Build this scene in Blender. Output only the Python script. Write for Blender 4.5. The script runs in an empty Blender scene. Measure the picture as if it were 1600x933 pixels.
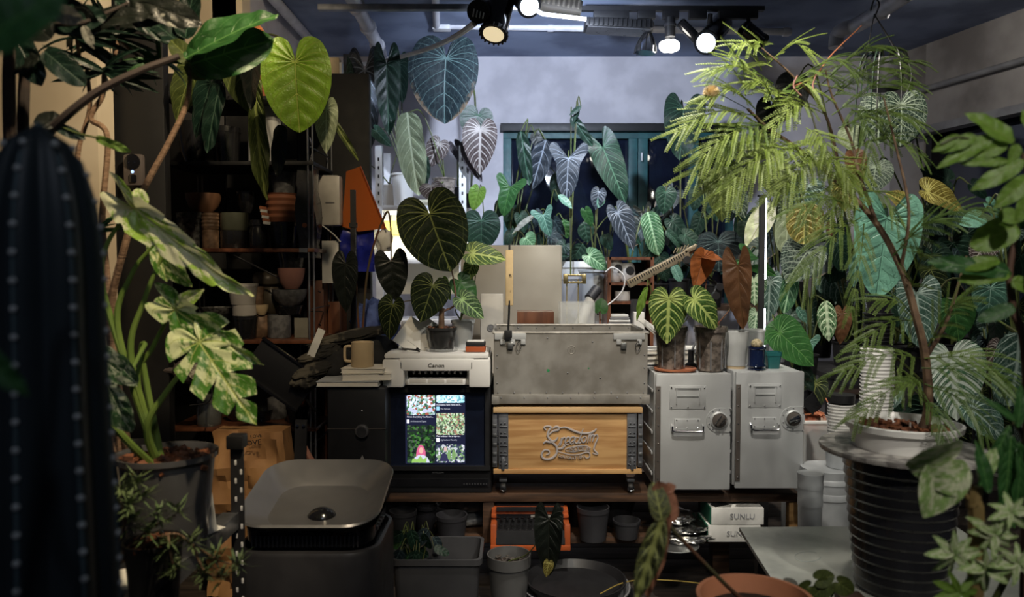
import bpy, bmesh, math, random
from mathutils import Vector, Matrix, Euler
from mathutils import noise as mnoise
random.seed(7)
SC = bpy.context.scene
COL = SC.collection
PI = math.pi
# ------------------------------------------------------------------ camera
PITCH = math.radians(2.4)
CZ = 1.3
F = 1200.0
cam_d = bpy.data.cameras.new('camera'); cam = bpy.data.objects.new('camera', cam_d); COL.objects.link(cam)
cam.location = (0, 0, CZ); cam.rotation_euler = (PI/2 - PITCH, 0, 0)
cam_d.sensor_width = 36; cam_d.lens = 27.0; cam_d.clip_start = 0.02
cam_d.dof.use_dof = True; cam_d.dof.focus_distance = 3.1; cam_d.dof.aperture_fstop = 3.2
SC.camera = cam
# ------------------------------------------------------------------ world, exposure
w = bpy.data.worlds.new('night'); SC.world = w; w.use_nodes = True
w.node_tree.nodes['Background'].inputs[0].default_value = (0.62, 0.7, 1.0, 1)
w.node_tree.nodes['Background'].inputs[1].default_value = 0.016
SC.view_settings.view_transform = 'Standard'; SC.view_settings.look = 'None'
SC.view_settings.gamma = 1; SC.view_settings.exposure = 0.36; SC.view_settings.use_curve_mapping = False

def pt(px, py, Y):
    x = (px - 800)/F; v = (466.5 - py)/F
    dy = math.cos(PITCH) + v*math.sin(PITCH); dz = -math.sin(PITCH) + v*math.cos(PITCH)
    t = Y/dy
    return Vector((x*t, Y, CZ + dz*t))
def lamp(name, kind, loc, target, power, color, size=.1, spot=60, blend=.5):
    d = bpy.data.lights.new(name, kind); d.energy = power; d.color = color
    o = bpy.data.objects.new(name, d); COL.objects.link(o); o.location = loc
    o.rotation_euler = (Vector(target)-Vector(loc)).to_track_quat('-Z', 'Y').to_euler()
    if kind == 'AREA': d.size = size
    else: d.shadow_soft_size = size
    if kind == 'SPOT': d.spot_size = math.radians(spot); d.spot_blend = blend
    return o
# track spots, then unseen spots overhead, added to brighten one area each
COOL = (0.72, 0.82, 1.0); WARM = (1.0, 0.80, 0.52); NEUT = (1.0, 0.93, 0.82)
lamp('track_spot_light', 'SPOT', pt(835, 30, 3.6), (0.25, 5.6, 2.1), 120, COOL, .04, 110, .8)
lamp('track_spot_light', 'SPOT', pt(1045, 90, 4.2), (0.75, 4.6, 0.6), 60, NEUT, .03, 110, .7)
lamp('track_spot_light', 'SPOT', pt(1105, 75, 4.2), (0.2, 4.9, 1.4), 36, COOL, .03, 80, .6)
lamp('track_spot_light', 'SPOT', pt(560, 120, 4.6), (-0.55, 4.8, 1.4), 26, COOL, .03, 90, .6)  # no fixture modelled at this one
lamp('unseen_spot_light', 'SPOT', (-0.1, 1.0, 2.7), (-1.0, 1.75, 1.2), 115, WARM, .03, 46, .5)
lamp('unseen_spot_light', 'SPOT', (2.0, 3.6, 2.72), (2.75, 5.0, 2.3), 18, NEUT, .03, 80, .6)
lamp('unseen_spot_light', 'SPOT', (-0.3, 1.9, 2.7), (-1.75, 2.9, 1.95), 80, WARM, .02, 60, .5)
lamp('unseen_spot_light', 'SPOT', (-0.9, 2.9, 2.7), (-1.7, 3.9, 2.5), 22, WARM, .03, 90, .6)
lamp('unseen_spot_light', 'SPOT', (0.4, 1.9, 2.72), (0.65, 3.0, 0.9), 125, NEUT, .04, 62, .6)
lamp('unseen_spot_light', 'SPOT', (-0.2, 0.9, 2.72), (-0.3, 3.0, 0.9), 42, WARM, .04, 50, .7)
lamp('unseen_spot_light', 'SPOT', (1.0, 0.7, 2.7), (1.0, 2.3, 1.5), 62, (1, .96, .84), .04, 60, .5)
lamp('unseen_spot_light', 'SPOT', (1.3, 2.9, 2.72), (1.9, 4.0, 1.0), 85, NEUT, .04, 84, .6)
lamp('unseen_spot_light', 'SPOT', (-0.3, 1.5, 2.7), (-0.75, 2.6, 2.0), 34, WARM, .04, 50, .6)
lamp('unseen_spot_light', 'SPOT', (-0.2, -0.5, 2.7), (-0.6, 0.9, 0.9), 14, COOL, .05, 60, .6)
lamp('unseen_spot_light', 'SPOT', (0.9, -0.4, 2.7), (1.0, 1.4, 0.9), 85, NEUT, .05, 50, .6)
lamp('unseen_spot_light', 'SPOT', (0.1, 0.3, 2.7), (-0.1, 2.4, 0.4), 12, NEUT, .05, 60, .7)

# ------------------------------------------------------------------ node helpers
class E:
    """tiny expression layer over math nodes"""
    def __init__(s, nt, sock): s.nt = nt; s.s = sock
    def _m(s, op, *a):
        n = s.nt.nodes.new('ShaderNodeMath'); n.operation = op
        for i, v in enumerate((s,)+a):
            if isinstance(v, E): s.nt.links.new(v.s, n.inputs[i])
            else: n.inputs[i].default_value = v
        return E(s.nt, n.outputs[0])
    def __add__(s, o): return s._m('ADD', o)
    def __sub__(s, o): return s._m('SUBTRACT', o)
    def __mul__(s, o): return s._m('MULTIPLY', o)
    def __truediv__(s, o): return s._m('DIVIDE', o)
    def abs(s): return s._m('ABSOLUTE')
    def fract(s): return s._m('FRACT')
    def pow(s, o): return s._m('POWER', o)
    def max(s, o): return s._m('MAXIMUM', o)
    def min(s, o): return s._m('MINIMUM', o)
    def step(s, a, b):
        n = s.nt.nodes.new('ShaderNodeMapRange'); n.interpolation_type = 'SMOOTHSTEP'
        s.nt.links.new(s.s, n.inputs[0])
        for i, v in ((1, a), (2, b)):
            if isinstance(v, E): s.nt.links.new(v.s, n.inputs[i])
            else: n.inputs[i].default_value = v
        return E(s.nt, n.outputs[0])
def nmat(name):
    m = bpy.data.materials.new(name); m.use_nodes = True
    return m, m.node_tree, m.node_tree.nodes['Principled BSDF']
def mixc(nt, fac, a, b):
    n = nt.nodes.new('ShaderNodeMix'); n.data_type = 'RGBA'
    if isinstance(fac, E): nt.links.new(fac.s, n.inputs[0])
    else: n.inputs[0].default_value = fac
    for i, v in ((6, a), (7, b)):
        if isinstance(v, (tuple, list)): n.inputs[i].default_value = (*v[:3], 1)
        else: nt.links.new(v, n.inputs[i])
    return n.outputs[2]
def noise(nt, scale, detail=3, coord='Object', vec=None, stretch=None, rough=.5):
    tc = nt.nodes.new('ShaderNodeTexCoord'); n = nt.nodes.new('ShaderNodeTexNoise')
    n.inputs['Scale'].default_value = scale; n.inputs['Detail'].default_value = detail; n.inputs['Roughness'].default_value = rough
    src = vec or tc.outputs[coord]
    if stretch:
        mp = nt.nodes.new('ShaderNodeMapping'); mp.inputs['Scale'].default_value = stretch
        nt.links.new(src, mp.inputs[0]); src = mp.outputs[0]
    nt.links.new(src, n.inputs['Vector'])
    return E(nt, n.outputs[0])
def bump(nt, p, h, strength=.3, dist=.01):
    b = nt.nodes.new('ShaderNodeBump'); b.inputs['Strength'].default_value = strength; b.inputs['Distance'].default_value = dist
    nt.links.new(h.s, b.inputs['Height']); nt.links.new(b.outputs[0], p.inputs['Normal'])
_MC = {}
def M(name, c=(.5, .5, .5), r=.5, metal=0, c2=None, ns=8, bs=.0, stretch=None, trans=0, emit=None, es=1, coat=0, alpha=1, lo=.35, hi=.65):
    if name in _MC: return _MC[name]
    m, nt, p = nmat(name)
    p.inputs['Roughness'].default_value = r; p.inputs['Metallic'].default_value = metal
    p.inputs['Coat Weight'].default_value = coat
    c2 = c2 or tuple(x*.75 for x in c)
    nz = noise(nt, ns, 4, stretch=stretch)
    nt.links.new(mixc(nt, nz.step(lo, hi), c, c2), p.inputs['Base Color'])
    rr = noise(nt, ns*3, 2)*.2 + (r-.1)
    nt.links.new(rr.max(.03).s, p.inputs['Roughness'])
    if bs: bump(nt, p, nz, bs, .004)
    if trans:
        p.inputs['Transmission Weight'].default_value = trans
    if alpha < 1: p.inputs['Alpha'].default_value = alpha
    if emit:
        p.inputs['Emission Color'].default_value = (*emit, 1); p.inputs['Emission Strength'].default_value = es
    _MC[name] = m
    return m
# ------------------------------------------------------------------ leaf material
def leafmat(name, base, vein, vw=.010, net=0., nc=None, back=None, rough=.45, var=None, varamt=.5, tip=None, trans=.25, bmp=.5, spots=None, coat=0.):
    m, nt, p = nmat(name)
    uv = nt.nodes.new('ShaderNodeUVMap'); uv.uv_map = 'tv'
    xy = nt.nodes.new('ShaderNodeUVMap'); xy.uv_map = 'xy'
    at = nt.nodes.new('ShaderNodeAttribute'); at.attribute_name = 'h'
    s1 = nt.nodes.new('ShaderNodeSeparateXYZ'); nt.links.new(uv.outputs[0], s1.inputs[0])
    s2 = nt.nodes.new('ShaderNodeSeparateXYZ'); nt.links.new(xy.outputs[0], s2.inputs[0])
    T = E(nt, s1.outputs[0]); S = E(nt, s1.outputs[1]); X = E(nt, s2.outputs[0]).abs(); h = E(nt, at.outputs['Fac'])
    wob = noise(nt, 9, 2, vec=xy.outputs[0])
    fr = ((T - S*S*.85 + (wob-.5)*.30).fract()-.5).abs()
    wid = (S*-.45 + .80)*vw
    v1 = (fr*h).step(wid*.5, wid*1.15)
    v2 = ((fr*-1+.5)*h + (S*-1+.45).max(0)).step(wid*.12, wid*.45)*.5+.5
    v3 = ((S-.86).abs()*.35).step(wid*.12, wid*.5)*.5+.5
    v1 = v1.min(v2).min(v3)
    mid = X.step(vw*.5, vw*1.45)
    vmask = v1.min(mid)*-1 + 1
    if net:
        vo = nt.nodes.new('ShaderNodeTexVoronoi'); vo.feature = 'DISTANCE_TO_EDGE'; vo.inputs['Scale'].default_value = 11
        mp = nt.nodes.new('ShaderNodeMapping'); mp.inputs['Scale'].default_value = (1.2, .8, 1)
        nt.links.new(xy.outputs[0], mp.inputs[0]); nt.links.new(mp.outputs[0], vo.inputs['Vector'])
        nn = (E(nt, vo.outputs['Distance']).step(.015, .09)*-1 + 1)*net
        vmask = vmask.max(nn)
    big = noise(nt, 5, 4, vec=xy.outputs[0])
    b2 = tuple(min(1, x*1.55) for x in base)
    col = mixc(nt, big.step(.3, .7), base, b2)
    if spots: col = mixc(nt, noise(nt, 40, 2, vec=xy.outputs[0]).step(.68, .72), col, spots)
    if var:
        vn = noise(nt, 3.2, 6, vec=xy.outputs[0], stretch=(2.2, .8, 1), rough=.7)
        col = mixc(nt, vn.step(1-varamt-.03, 1-varamt+.03), col, var)
    if tip:
        Yc = E(nt, s2.outputs[1]); edge = (S + (wob-.5)*.3).step(.86, .98)*(Yc + (wob-.5)*.8).step(.35, .8)
        col = mixc(nt, edge, col, tip)
    col = mixc(nt, vmask, col, vein)
    geo = nt.nodes.new('ShaderNodeNewGeometry')
    bk = back or tuple(min(1, x*1.3+.02) for x in base)
    colb = mixc(nt, vmask*.6, bk, vein)
    if var: colb = mixc(nt, .35, col, bk)
    col = mixc(nt, E(nt, geo.outputs['Backfacing']), col, colb)
    nt.links.new(col, p.inputs['Base Color'])
    p.inputs['Roughness'].default_value = rough
    if rough >= .55: p.inputs['Specular IOR Level'].default_value = .25
    p.inputs['Coat Weight'].default_value = coat; p.inputs['Coat Roughness'].default_value = .25
    hgt = (v1.min(mid))*.7 + noise(nt, 30, 2, vec=xy.outputs[0])*.3
    bump(nt, p, hgt, bmp, .006)
    tr = nt.nodes.new('ShaderNodeBsdfTranslucent'); nt.links.new(col, tr.inputs[0])
    mx = nt.nodes.new('ShaderNodeMixShader'); mx.inputs[0].default_value = trans
    out = nt.nodes['Material Output']
    nt.links.new(p.outputs[0], mx.inputs[1]); nt.links.new(tr.outputs[0], mx.inputs[2]); nt.links.new(mx.outputs[0], out.inputs[0])
    _MC[name] = m
    return m
# ------------------------------------------------------------------ object helpers
def link(name, me, m, parent=None, mw=None):
    o = bpy.data.objects.new(name, me); COL.objects.link(o)
    if m is not None and not me.materials: me.materials.append(m)
    if parent is not None: o.parent = parent
    if mw is not None: o.matrix_basis = mw
    return o
def wm(o):
    m = o.matrix_basis.copy()
    return wm(o.parent) @ m if o.parent else m
def fin(name, bm, m, parent=None, smooth=False, world=False, ang=35):
    """finish a bmesh as one object; world=True: vertices are in world space"""
    if world and parent is not None:
        bmesh.ops.transform(bm, matrix=wm(parent).inverted(), verts=bm.verts)
    bmesh.ops.recalc_face_normals(bm, faces=bm.faces)
    me = bpy.data.meshes.new(name)
    if smooth:
        for f in bm.faces: f.smooth = True
        for e in bm.edges:
            if len(e.link_faces) == 2 and e.calc_face_angle(0) > math.radians(ang): e.smooth = False
    bm.to_mesh(me); bm.free()
    return link(name, me, m, parent)
def tag(o, label, cat, group=None, kind=None):
    o['label'] = label; o['category'] = cat
    if group: o['group'] = group
    if kind: o['kind'] = kind
    return o
def thing(name, label, cat, loc=(0, 0, 0), rz=0, group=None):
    o = bpy.data.objects.new(name, None); COL.objects.link(o)
    o.empty_display_size = .05; o.location = loc; o.rotation_euler = (0, 0, rz)
    return tag(o, label, cat, group)
def struct(o): o['kind'] = 'structure'; return o
def bx(bm, c, s, rz=0, rx=0, ry=0, bev=0, taper=None):
    """box centred at c with full size s"""
    r = bmesh.ops.create_cube(bm, size=1)
    vs = r['verts']
    for v in vs:
        if taper and v.co.z > 0: v.co.x *= taper; v.co.y *= taper
        v.co = Vector((v.co.x*s[0], v.co.y*s[1], v.co.z*s[2]))
    if bev:
        es = list({e for v in vs for e in v.link_edges})
        r = bmesh.ops.bevel(bm, geom=es, offset=bev, segments=2, affect='EDGES', profile=.6)
        vs = list({v for f in r['faces'] for v in f.verts} | {v for v in vs if v.is_valid})
    mt = Matrix.Translation(c) @ Euler((rx, ry, rz)).to_matrix().to_4x4()
    for v in vs: v.co = mt @ v.co
    return vs
def box(name, c, s, m, parent=None, **k):
    bm = bmesh.new(); bx(bm, (0, 0, 0), s, bev=k.get('bev', 0), taper=k.get('taper'))
    o = fin(name, bm, m, parent, smooth=bool(k.get('bev')))
    o.location = c; o.rotation_euler = (k.get('rx', 0), k.get('ry', 0), k.get('rz', 0))
    return o
def lathe(bm, prof, seg=24, c=(0, 0, 0), mat=None, sq=0):
    """revolve (r,z) profile; sq>0 squares the section"""
    rings = []
    mt = mat or Matrix.Identity(4)
    for r, z in prof:
        ring = []
        for i in range(seg):
            a = 2*PI*i/seg; cs, sn = math.cos(a), math.sin(a)
            k = 1
            if sq: k = 1/((abs(cs)**(2+sq*6)+abs(sn)**(2+sq*6))**(1/(2+sq*6)))
            ring.append(bm.verts.new(mt @ (Vector((r*cs*k, r*sn*k, z))+Vector(c))))
        rings.append(ring)
    for a, b in zip(rings, rings[1:]):
        for i in range(seg):
            j = (i+1) % seg
            try: bm.faces.new((a[i], a[j], b[j], b[i]))
            except ValueError: pass
    if prof[0][0] > 1e-5:
        bm.faces.new(list(reversed(rings[0])))
    if prof[-1][0] > 1e-5:
        bm.faces.new(rings[-1])
    bmesh.ops.remove_doubles(bm, verts=[v for r in (rings[0], rings[-1]) for v in r], dist=1e-6)
def lat(name, prof, m, parent=None, loc=(0, 0, 0), seg=24, rot=(0, 0, 0), sq=0, smooth=True):
    bm = bmesh.new(); lathe(bm, prof, seg, sq=sq)
    o = fin(name, bm, m, parent, smooth=smooth); o.location = loc; o.rotation_euler = rot
    return o
def tube(bm, pts, r, seg=8, cap=True):
    """r: radius, list of radii"""
    pts = [Vector(p) for p in pts]; n = len(pts)
    rs = r if isinstance(r, (list, tuple)) else [r]*n
    prev = None; rings = []
    for i, p in enumerate(pts):
        t = (pts[min(i+1, n-1)]-pts[max(i-1, 0)]).normalized()
        if prev is None:
            a = Vector((0, 0, 1)) if abs(t.z) < .9 else Vector((1, 0, 0))
            u = t.cross(a).normalized()
        else:
            u = (prev - t*prev.dot(t)).normalized()
        prev = u; v = t.cross(u)
        rings.append([bm.verts.new(p + (u*math.cos(2*PI*k/seg)+v*math.sin(2*PI*k/seg))*rs[i]) for k in range(seg)])
    for a, b in zip(rings, rings[1:]):
        for i in range(seg):
            j = (i+1) % seg; bm.faces.new((a[i], a[j], b[j], b[i]))
    if cap: bm.faces.new(list(reversed(rings[0]))); bm.faces.new(rings[-1])
def curve(pts, n=8):
    """catmull-rom through pts"""
    P = [Vector(p) for p in pts]
    if len(P) < 3: return [P[0].lerp(P[-1], i/n) for i in range(n+1)]
    P = [P[0]*2-P[1]] + P + [P[-1]*2-P[-2]]; out = []
    for k in range(1, len(P)-2):
        a, b, c, d = P[k-1:k+3]
        for i in range(n):
            t = i/n
            out.append(.5*((2*b)+(c-a)*t+(2*a-5*b+4*c-d)*t*t+(3*b-a-3*c+d)*t**3))
    out.append(P[-2]); return out
def tub(name, pts, r, m, parent=None, seg=8, n=8, raw=False):
    """world-space smooth tube as a part"""
    q = pts if raw else curve(pts, n)
    if isinstance(r, (tuple, list)) and len(r) == 2: r = [r[0]+(r[1]-r[0])*i/(len(q)-1) for i in range(len(q))]
    bm = bmesh.new(); tube(bm, q, r, seg)
    return fin(name, bm, m, parent, smooth=True, world=True)
def cyl(name, a, b, r, m, parent=None, seg=12): return tub(name, [a, b], r, m, parent, seg, raw=True)
def text(name, s, size, m, parent, loc, rot=(PI/2, 0, 0), ext=.0006, align='CENTER', shear=0, sx=1):
    cu = bpy.data.curves.new(name, 'FONT'); cu.body = s; cu.size = size; cu.extrude = ext; cu.align_x = align; cu.align_y = 'CENTER'; cu.shear = shear
    cu.resolution_u = 2
    tmp = bpy.data.objects.new(name, cu); COL.objects.link(tmp)
    dg = bpy.context.evaluated_depsgraph_get()
    me = bpy.data.meshes.new_from_object(tmp.evaluated_get(dg)); me.name = name
    bpy.data.objects.remove(tmp); bpy.data.curves.remove(cu)
    me.materials.clear()
    o = link(name, me, m, parent); o.location = loc; o.rotation_euler = rot; o.scale = (sx, 1, 1)
    return o
# ------------------------------------------------------------------ leaves
OUT = {
 'heart': ([(0, 0), (.06, -.12), (.24, -.24), (.58, -.25), (.90, -.10), (1., .08), (.97, .28), (.82, .50), (.56, .72), (.27, .88), (.08, .96), (0, 1)], .36),
 'round': ([(0, 0), (.05, -.16), (.20, -.31), (.46, -.36), (.76, -.28), (.95, -.08), (1.02, .14), (.98, .36), (.84, .58), (.60, .78), (.30, .92), (.08, .98), (0, 1)], .36),
 'arrow': ([(0, 0), (.22, -.12), (.38, -.26), (.66, -.30), (.93, -.18), (1., .0), (.98, .2), (.90, .42), (.68, .66), (.38, .86), (.12, .96), (0, 1)], .36),
 'lobed': ([(0, 0), (.22, -.04), (.40, -.20), (.72, -.36), (1.0, -.34), (1.08, -.20), (.86, -.02), (.66, .16), (.62, .42), (.52, .64), (.28, .87), (0, 1)], .42),
 'lance': ([(0, 0), (.3, .02), (.62, .10), (.88, .22), (1., .38), (.95, .55), (.74, .72), (.42, .87), (.14, .96), (0, 1)], .05),
 'oval': ([(0, 0), (.35, .0), (.72, .08), (.95, .24), (1., .45), (.92, .66), (.68, .84), (.34, .95), (.1, .99), (0, 1)], .05),
 'strap': ([(0, 0), (.5, .03), (.9, .12), (1., .3), (1., .5), (.92, .7), (.66, .86), (.3, .95), (0, 1)], .03),
}
def leafmesh(kind, L, wr, droop=.12, fold=.1, ripple=.02, N=5, slits=0, seed=0, cup=0, twist=0, relief=.012, nt_=None, sag=0):
    rnd = random.Random(seed)
    ctrl, t0 = OUT[kind]
    nt = nt_ or (34 if L > .1 else 22); ns = 7 if L > .1 else 5
    if slits: nt = 64
    C = curve([(x, y, 0) for x, y in ctrl], 8)
    acc = [0]
    for a, b in zip(C, C[1:]): acc.append(acc[-1] + ((b.x-a.x)**2*.25 + (b.y-a.y)**2)**.5)
    tot = acc[-1]
    def P(t):
        d = t*tot
        for i in range(len(acc)-1):
            if acc[i+1] >= d:
                f = (d-acc[i])/max(1e-9, acc[i+1]-acc[i]); return C[i].lerp(C[i+1], f)
        return C[-1]
    hw = wr/2
    thr = {'heart': .26, 'round': .30, 'arrow': .22, 'lobed': .22}.get(kind, .12)
    for i in range(200, 0, -1):
        q = P(i/200)
        if q.y < thr and q.x > .3: t0 = i/200; break
    NN = max(5, int(N/(1-t0)*.95))
    bm = bmesh.new(); uvl = bm.loops.layers.uv.new('tv'); xyl = bm.loops.layers.uv.new('xy'); hl = bm.verts.layers.float.new('h')
    ph = [rnd.uniform(0, 6.28) for _ in range(4)]
    info = {}
    for side in (-1, 1):
        asym = 1 + rnd.uniform(-.06, .06)
        grid = []
        for i in range(nt+1):
            t = i/nt; p = P(t)
            m = 0 if t <= t0 else ((t-t0)/(1-t0))**1.05
            row = []
            k = 1
            if slits and t > t0*.6 and t < .93:
                fr = (t*NN+.5) % 1.0
                k = 1 - slits*max(0, 1-abs(fr-.5+(.0))*6.5 if True else 0)
                k = max(.18, k)
            for j in range(ns+1):
                s = j/ns
                se = s*k
                x = p.x*hw*se*asym; y = m + (p.y-m)*se
                y -= .10*math.sin(PI*s)*(1-abs(2*m-1))*.5*se     # veins arch toward the tip
                z = -droop*max(0, y)**2 + fold*x*1.0*(1.6 if x else 0)
                z += cup*(x/hw)**2*hw*.5
                z -= sag*(.5 - abs(y-.5))*x/hw*.2
                z += relief*math.cos(2*PI*(t*NN+.5)+0)*-1*math.sin(PI*min(1, s*1.05))*(1 if t > .12 else 0)
                z += ripple*s*s*math.sin(t*15+ph[0 if side < 0 else 1]) + ripple*.5*s*math.sin(t*31+ph[2])
                X = x*side; a = twist*y
                X, z = X*math.cos(a)-z*math.sin(a), X*math.sin(a)+z*math.cos(a)
                hstep = ((1-s)*(0 if t < t0 else 1.0/((1-t0)*NN)) + s*.95*tot/NN*.8)
                if j == 0 and side == 1 and (0, i) in info: vtx = info[(0, i)]
                else:
                    vtx = bm.verts.new((X*L, y*L, z*L)); vtx[hl] = hstep
                    if j == 0: info[(0, i)] = vtx
                row.append((vtx, (t*NN, s), (x*side, y)))
            grid.append(row)
        for i in range(nt):
            for j in range(ns):
                q = [grid[i][j], grid[i+1][j], grid[i+1][j+1], grid[i][j+1]]
                if side > 0: q.reverse()
                if len({id(a[0]) for a in q}) < 4: continue
                try: f = bm.faces.new([a[0] for a in q])
                except ValueError: continue
                f.smooth = True
                for lp, a in zip(f.loops, q): lp[uvl].uv = a[1]; lp[xyl].uv = a[2]
    bmesh.ops.remove_doubles(bm, verts=bm.verts, dist=1e-5)
    me = bpy.data.meshes.new('leaf'); bm.to_mesh(me); bm.free()
    return me
LEAFN = [0]
def leafw(parent, b, tp, m, kind='heart', w=.7, roll=0, up=.25, name='leaf', **k):
    """leaf from world point b (petiole attachment) to world point tp (tip), face turned to the viewer side, roll in degrees"""
    b, tp = Vector(b), Vector(tp); T = (tp-b); L = T.length; T.normalize()
    LEAFN[0] += 1
    me = leafmesh(kind, L, w, seed=LEAFN[0]*13+1, **k)
    n0 = Vector((0, -1, up)); n0 = (n0 - T*n0.dot(T)).normalized()
    n0 = Matrix.Rotation(math.radians(roll), 3, T) @ n0
    S = T.cross(n0).normalized()
    mt = Matrix((S, T, n0)).transposed().to_4x4(); mt.translation = b
    if isinstance(m, str): m = _MC[m]
    o = link(name, me, m, parent, (wm(parent).inverted() @ mt) if parent else mt)
    return o
def leaf(parent, b, tp, Y, m, kind='heart', w=.7, roll=0, Yt=None, pet=None, pr=.0025, pm=None, **k):
    B = pt(*b, Y); Tp = pt(*tp, Y if Yt is None else Yt)
    # w is given as picture width over picture length: keep it true in space
    d2 = ((tp[0]-b[0])**2+(tp[1]-b[1])**2)**.5/F*Y
    wr = w*d2/max(1e-6, (Tp-B).length)
    o = leafw(parent, B, Tp, m, kind, wr/max(.35, math.cos(math.radians(roll))), roll, **k)
    if pet:
        pts = [B+Vector((0, .003, 0))] + [Vector(q) if isinstance(q, Vector) else pt(*q) for q in pet]
        tub('petiole', pts, (pr*.8, pr*1.3), pm or _MC['petiole'], parent, 6, 6)
    return o
def pot(name, label, cat, px, py, Y, w, h, m, soil='soil', top=1.0, bot=.78, rim=.06, sq=0, group=None, fill=.9, seg=28, label2=None, saucer=None):
    """pot whose base centre shows at (px,py) at depth Y, w and h in picture pixels; returns empty, top z, radius"""
    c = pt(px, py, Y); R = w/2/F*Y; H = h/F*Y
    t = thing(name, label, cat, c, 0, group)
    potpart(t, R, H, m, soil, bot, rim, sq, fill, seg)
    return t, c + Vector((0, 0, H*fill)), R
def potpart(t, R, H, m, soil='soil', bot=.78, rim=.06, sq=0, fill=.9, seg=28, z=0):
    th = max(.0015, R*.05)
    rh = H*rim
    prof = [(0, 0), (R*bot, 0), (R*(bot+(1-bot)*.9)*.96, H-rh), (R, H-rh), (R, H), (R-th, H), (R-th-R*.03, H-rh), (R*bot-th, th*2), (0, th*2)]
    if not rim: prof = [(0, 0), (R*bot, 0), (R, H), (R-th, H), (R*bot-th, th*2), (0, th*2)]
    o = lat('pot', prof, m, t, (0, 0, z), seg, sq=sq)
    if soil:
        rs = R*(bot+(1-bot)*fill)*.93 - th
        bm = bmesh.new(); bmesh.ops.create_circle(bm, cap_ends=False, segments=seg, radius=rs)
        bm.free()
        soilpart(t, rs*(1.0 if not sq else 1), H*fill+z, soil)
    return o
def soilpart(t, rs, z, soil, n=None):
    bm = bmesh.new(); rings = 6; seg = 20; pv = None
    cvt = bm.verts.new((0, 0, z+rs*.04)); prev = None
    for k in range(1, rings+1):
        ring = [bm.verts.new((rs*k/rings*math.cos(2*PI*i/seg), rs*k/rings*math.sin(2*PI*i/seg), z+random.uniform(-.05, .06)*rs*(k < rings))) for i in range(seg)]
        for i in range(seg):
            j = (i+1) % seg
            if prev: bm.faces.new((prev[i], ring[i], ring[j], prev[j]))
            else: bm.faces.new((cvt, ring[i], ring[j]))
        prev = ring
    o = fin('soil', bm, _MC[soil], t, smooth=False)
    return o
def bark(parent, rs, z, n, m, size=.008):
    """loose bark chips lying on the potting mix: one part, kind stuff"""
    bm = bmesh.new()
    for _ in range(n):
        a = random.uniform(0, 2*PI); r = rs*math.sqrt(random.random()); s = size*random.uniform(.6, 1.5)
        bx(bm, (r*math.cos(a), r*math.sin(a), z+random.uniform(0, s*.7)), (s*1.5, s, s*.5), rz=random.uniform(0, 6), rx=random.uniform(-.6, .6), ry=random.uniform(-.6, .6))
    o = fin('bark_chips', bm, m, parent); o['kind'] = 'stuff'
    return o
# ------------------------------------------------------------------ materials
M('soil', (.035, .018, .01), .95, c2=(.012, .007, .005), ns=60, bs=.6)
M('soil_grey', (.10, .085, .075), .95, c2=(.03, .025, .022), ns=70, bs=.6)
M('bark', (.22, .075, .03), .8, c2=(.07, .025, .012), ns=25)
M('petiole', (.07, .10, .02), .5, c2=(.05, .05, .02))
M('petiole_red', (.13, .05, .03), .5, c2=(.07, .07, .03))
M('plaster', (.60, .58, .63), .9, c2=(.47, .455, .50), ns=3.2, bs=.4, lo=.4, hi=.62)
M('ceiling_paint', (.22, .27, .40), .95, c2=(.13, .16, .25), ns=2.5, bs=.6, lo=.4, hi=.65)
M('concrete', (.36, .34, .33), .95, c2=(.18, .165, .16), ns=2.0, bs=.6, lo=.4, hi=.66)
M('cream_wall', (.72, .62, .48), .85, c2=(.56, .46, .33), ns=2, bs=.1)
M('teal', (.03, .12, .13), .5, c2=(.02, .08, .09), ns=12)
M('pane', (.01, .014, .03), .06, c2=(.008, .01, .02), coat=.5)
M('black', (.012, .012, .014), .5)
M('black_gloss', (.01, .01, .012), .16, coat=.4)
M('panel_black', (.004, .004, .005), .6, c2=(.006, .006, .007))
M('dark_steel', (.10, .10, .11), .38, .8)
M('chrome', (.75, .75, .77), .16, 1)
M('steel', (.55, .56, .56), .36, 1, c2=(.42, .43, .43), ns=5, stretch=(1, 1, 12))
M('alu', (.54, .555, .56), .42, .35, c2=(.49, .50, .505), ns=4)
M('alu_old', (.36, .345, .32), .5, .45, c2=(.25, .235, .21), ns=9, bs=.15)
M('alu_dark', (.10, .085, .075), .5, .1)
M('zinc', (.30, .31, .34), .42, .8, c2=(.2, .21, .23), ns=14)
M('white_pipe', (.62, .62, .66), .4, c2=(.5, .5, .55), ns=10)
M('white_steel', (.80, .80, .82), .4)
M('wood_dark', (.085, .042, .022), .6, c2=(.035, .018, .01), ns=5, stretch=(1, 10, 10), bs=.25)
M('floor_wood', (.055, .042, .034), .6, c2=(.025, .02, .017), ns=4, stretch=(1, 9, 1), bs=.25)
M('pine', (.52, .31, .13), .5, c2=(.38, .20, .075), ns=3.5, stretch=(1, 9, 14), bs=.08, lo=.4, hi=.62)
M('pine_light', (.62, .42, .22), .55, c2=(.52, .33, .15), ns=4, stretch=(1, 9, 12))
M('wood_red', (.17, .065, .032), .35, c2=(.10, .035, .018), ns=4, stretch=(8, 8, 1), coat=.3)
M('cream_plastic', (.62, .59, .54), .38)
M('white_plastic', (.75, .74, .72), .35, c2=(.7, .69, .67))
M('milky', (.70, .71, .70), .35, c2=(.62, .63, .63), alpha=.55)
M('milky_solid', (.50, .52, .54), .4, c2=(.42, .44, .46), ns=10)
M('clear', (.80, .82, .82), .12, alpha=.28)
M('clear_pot', (.24, .20, .17), .25, c2=(.09, .075, .065), ns=40, coat=.5, bs=.15)
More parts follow.
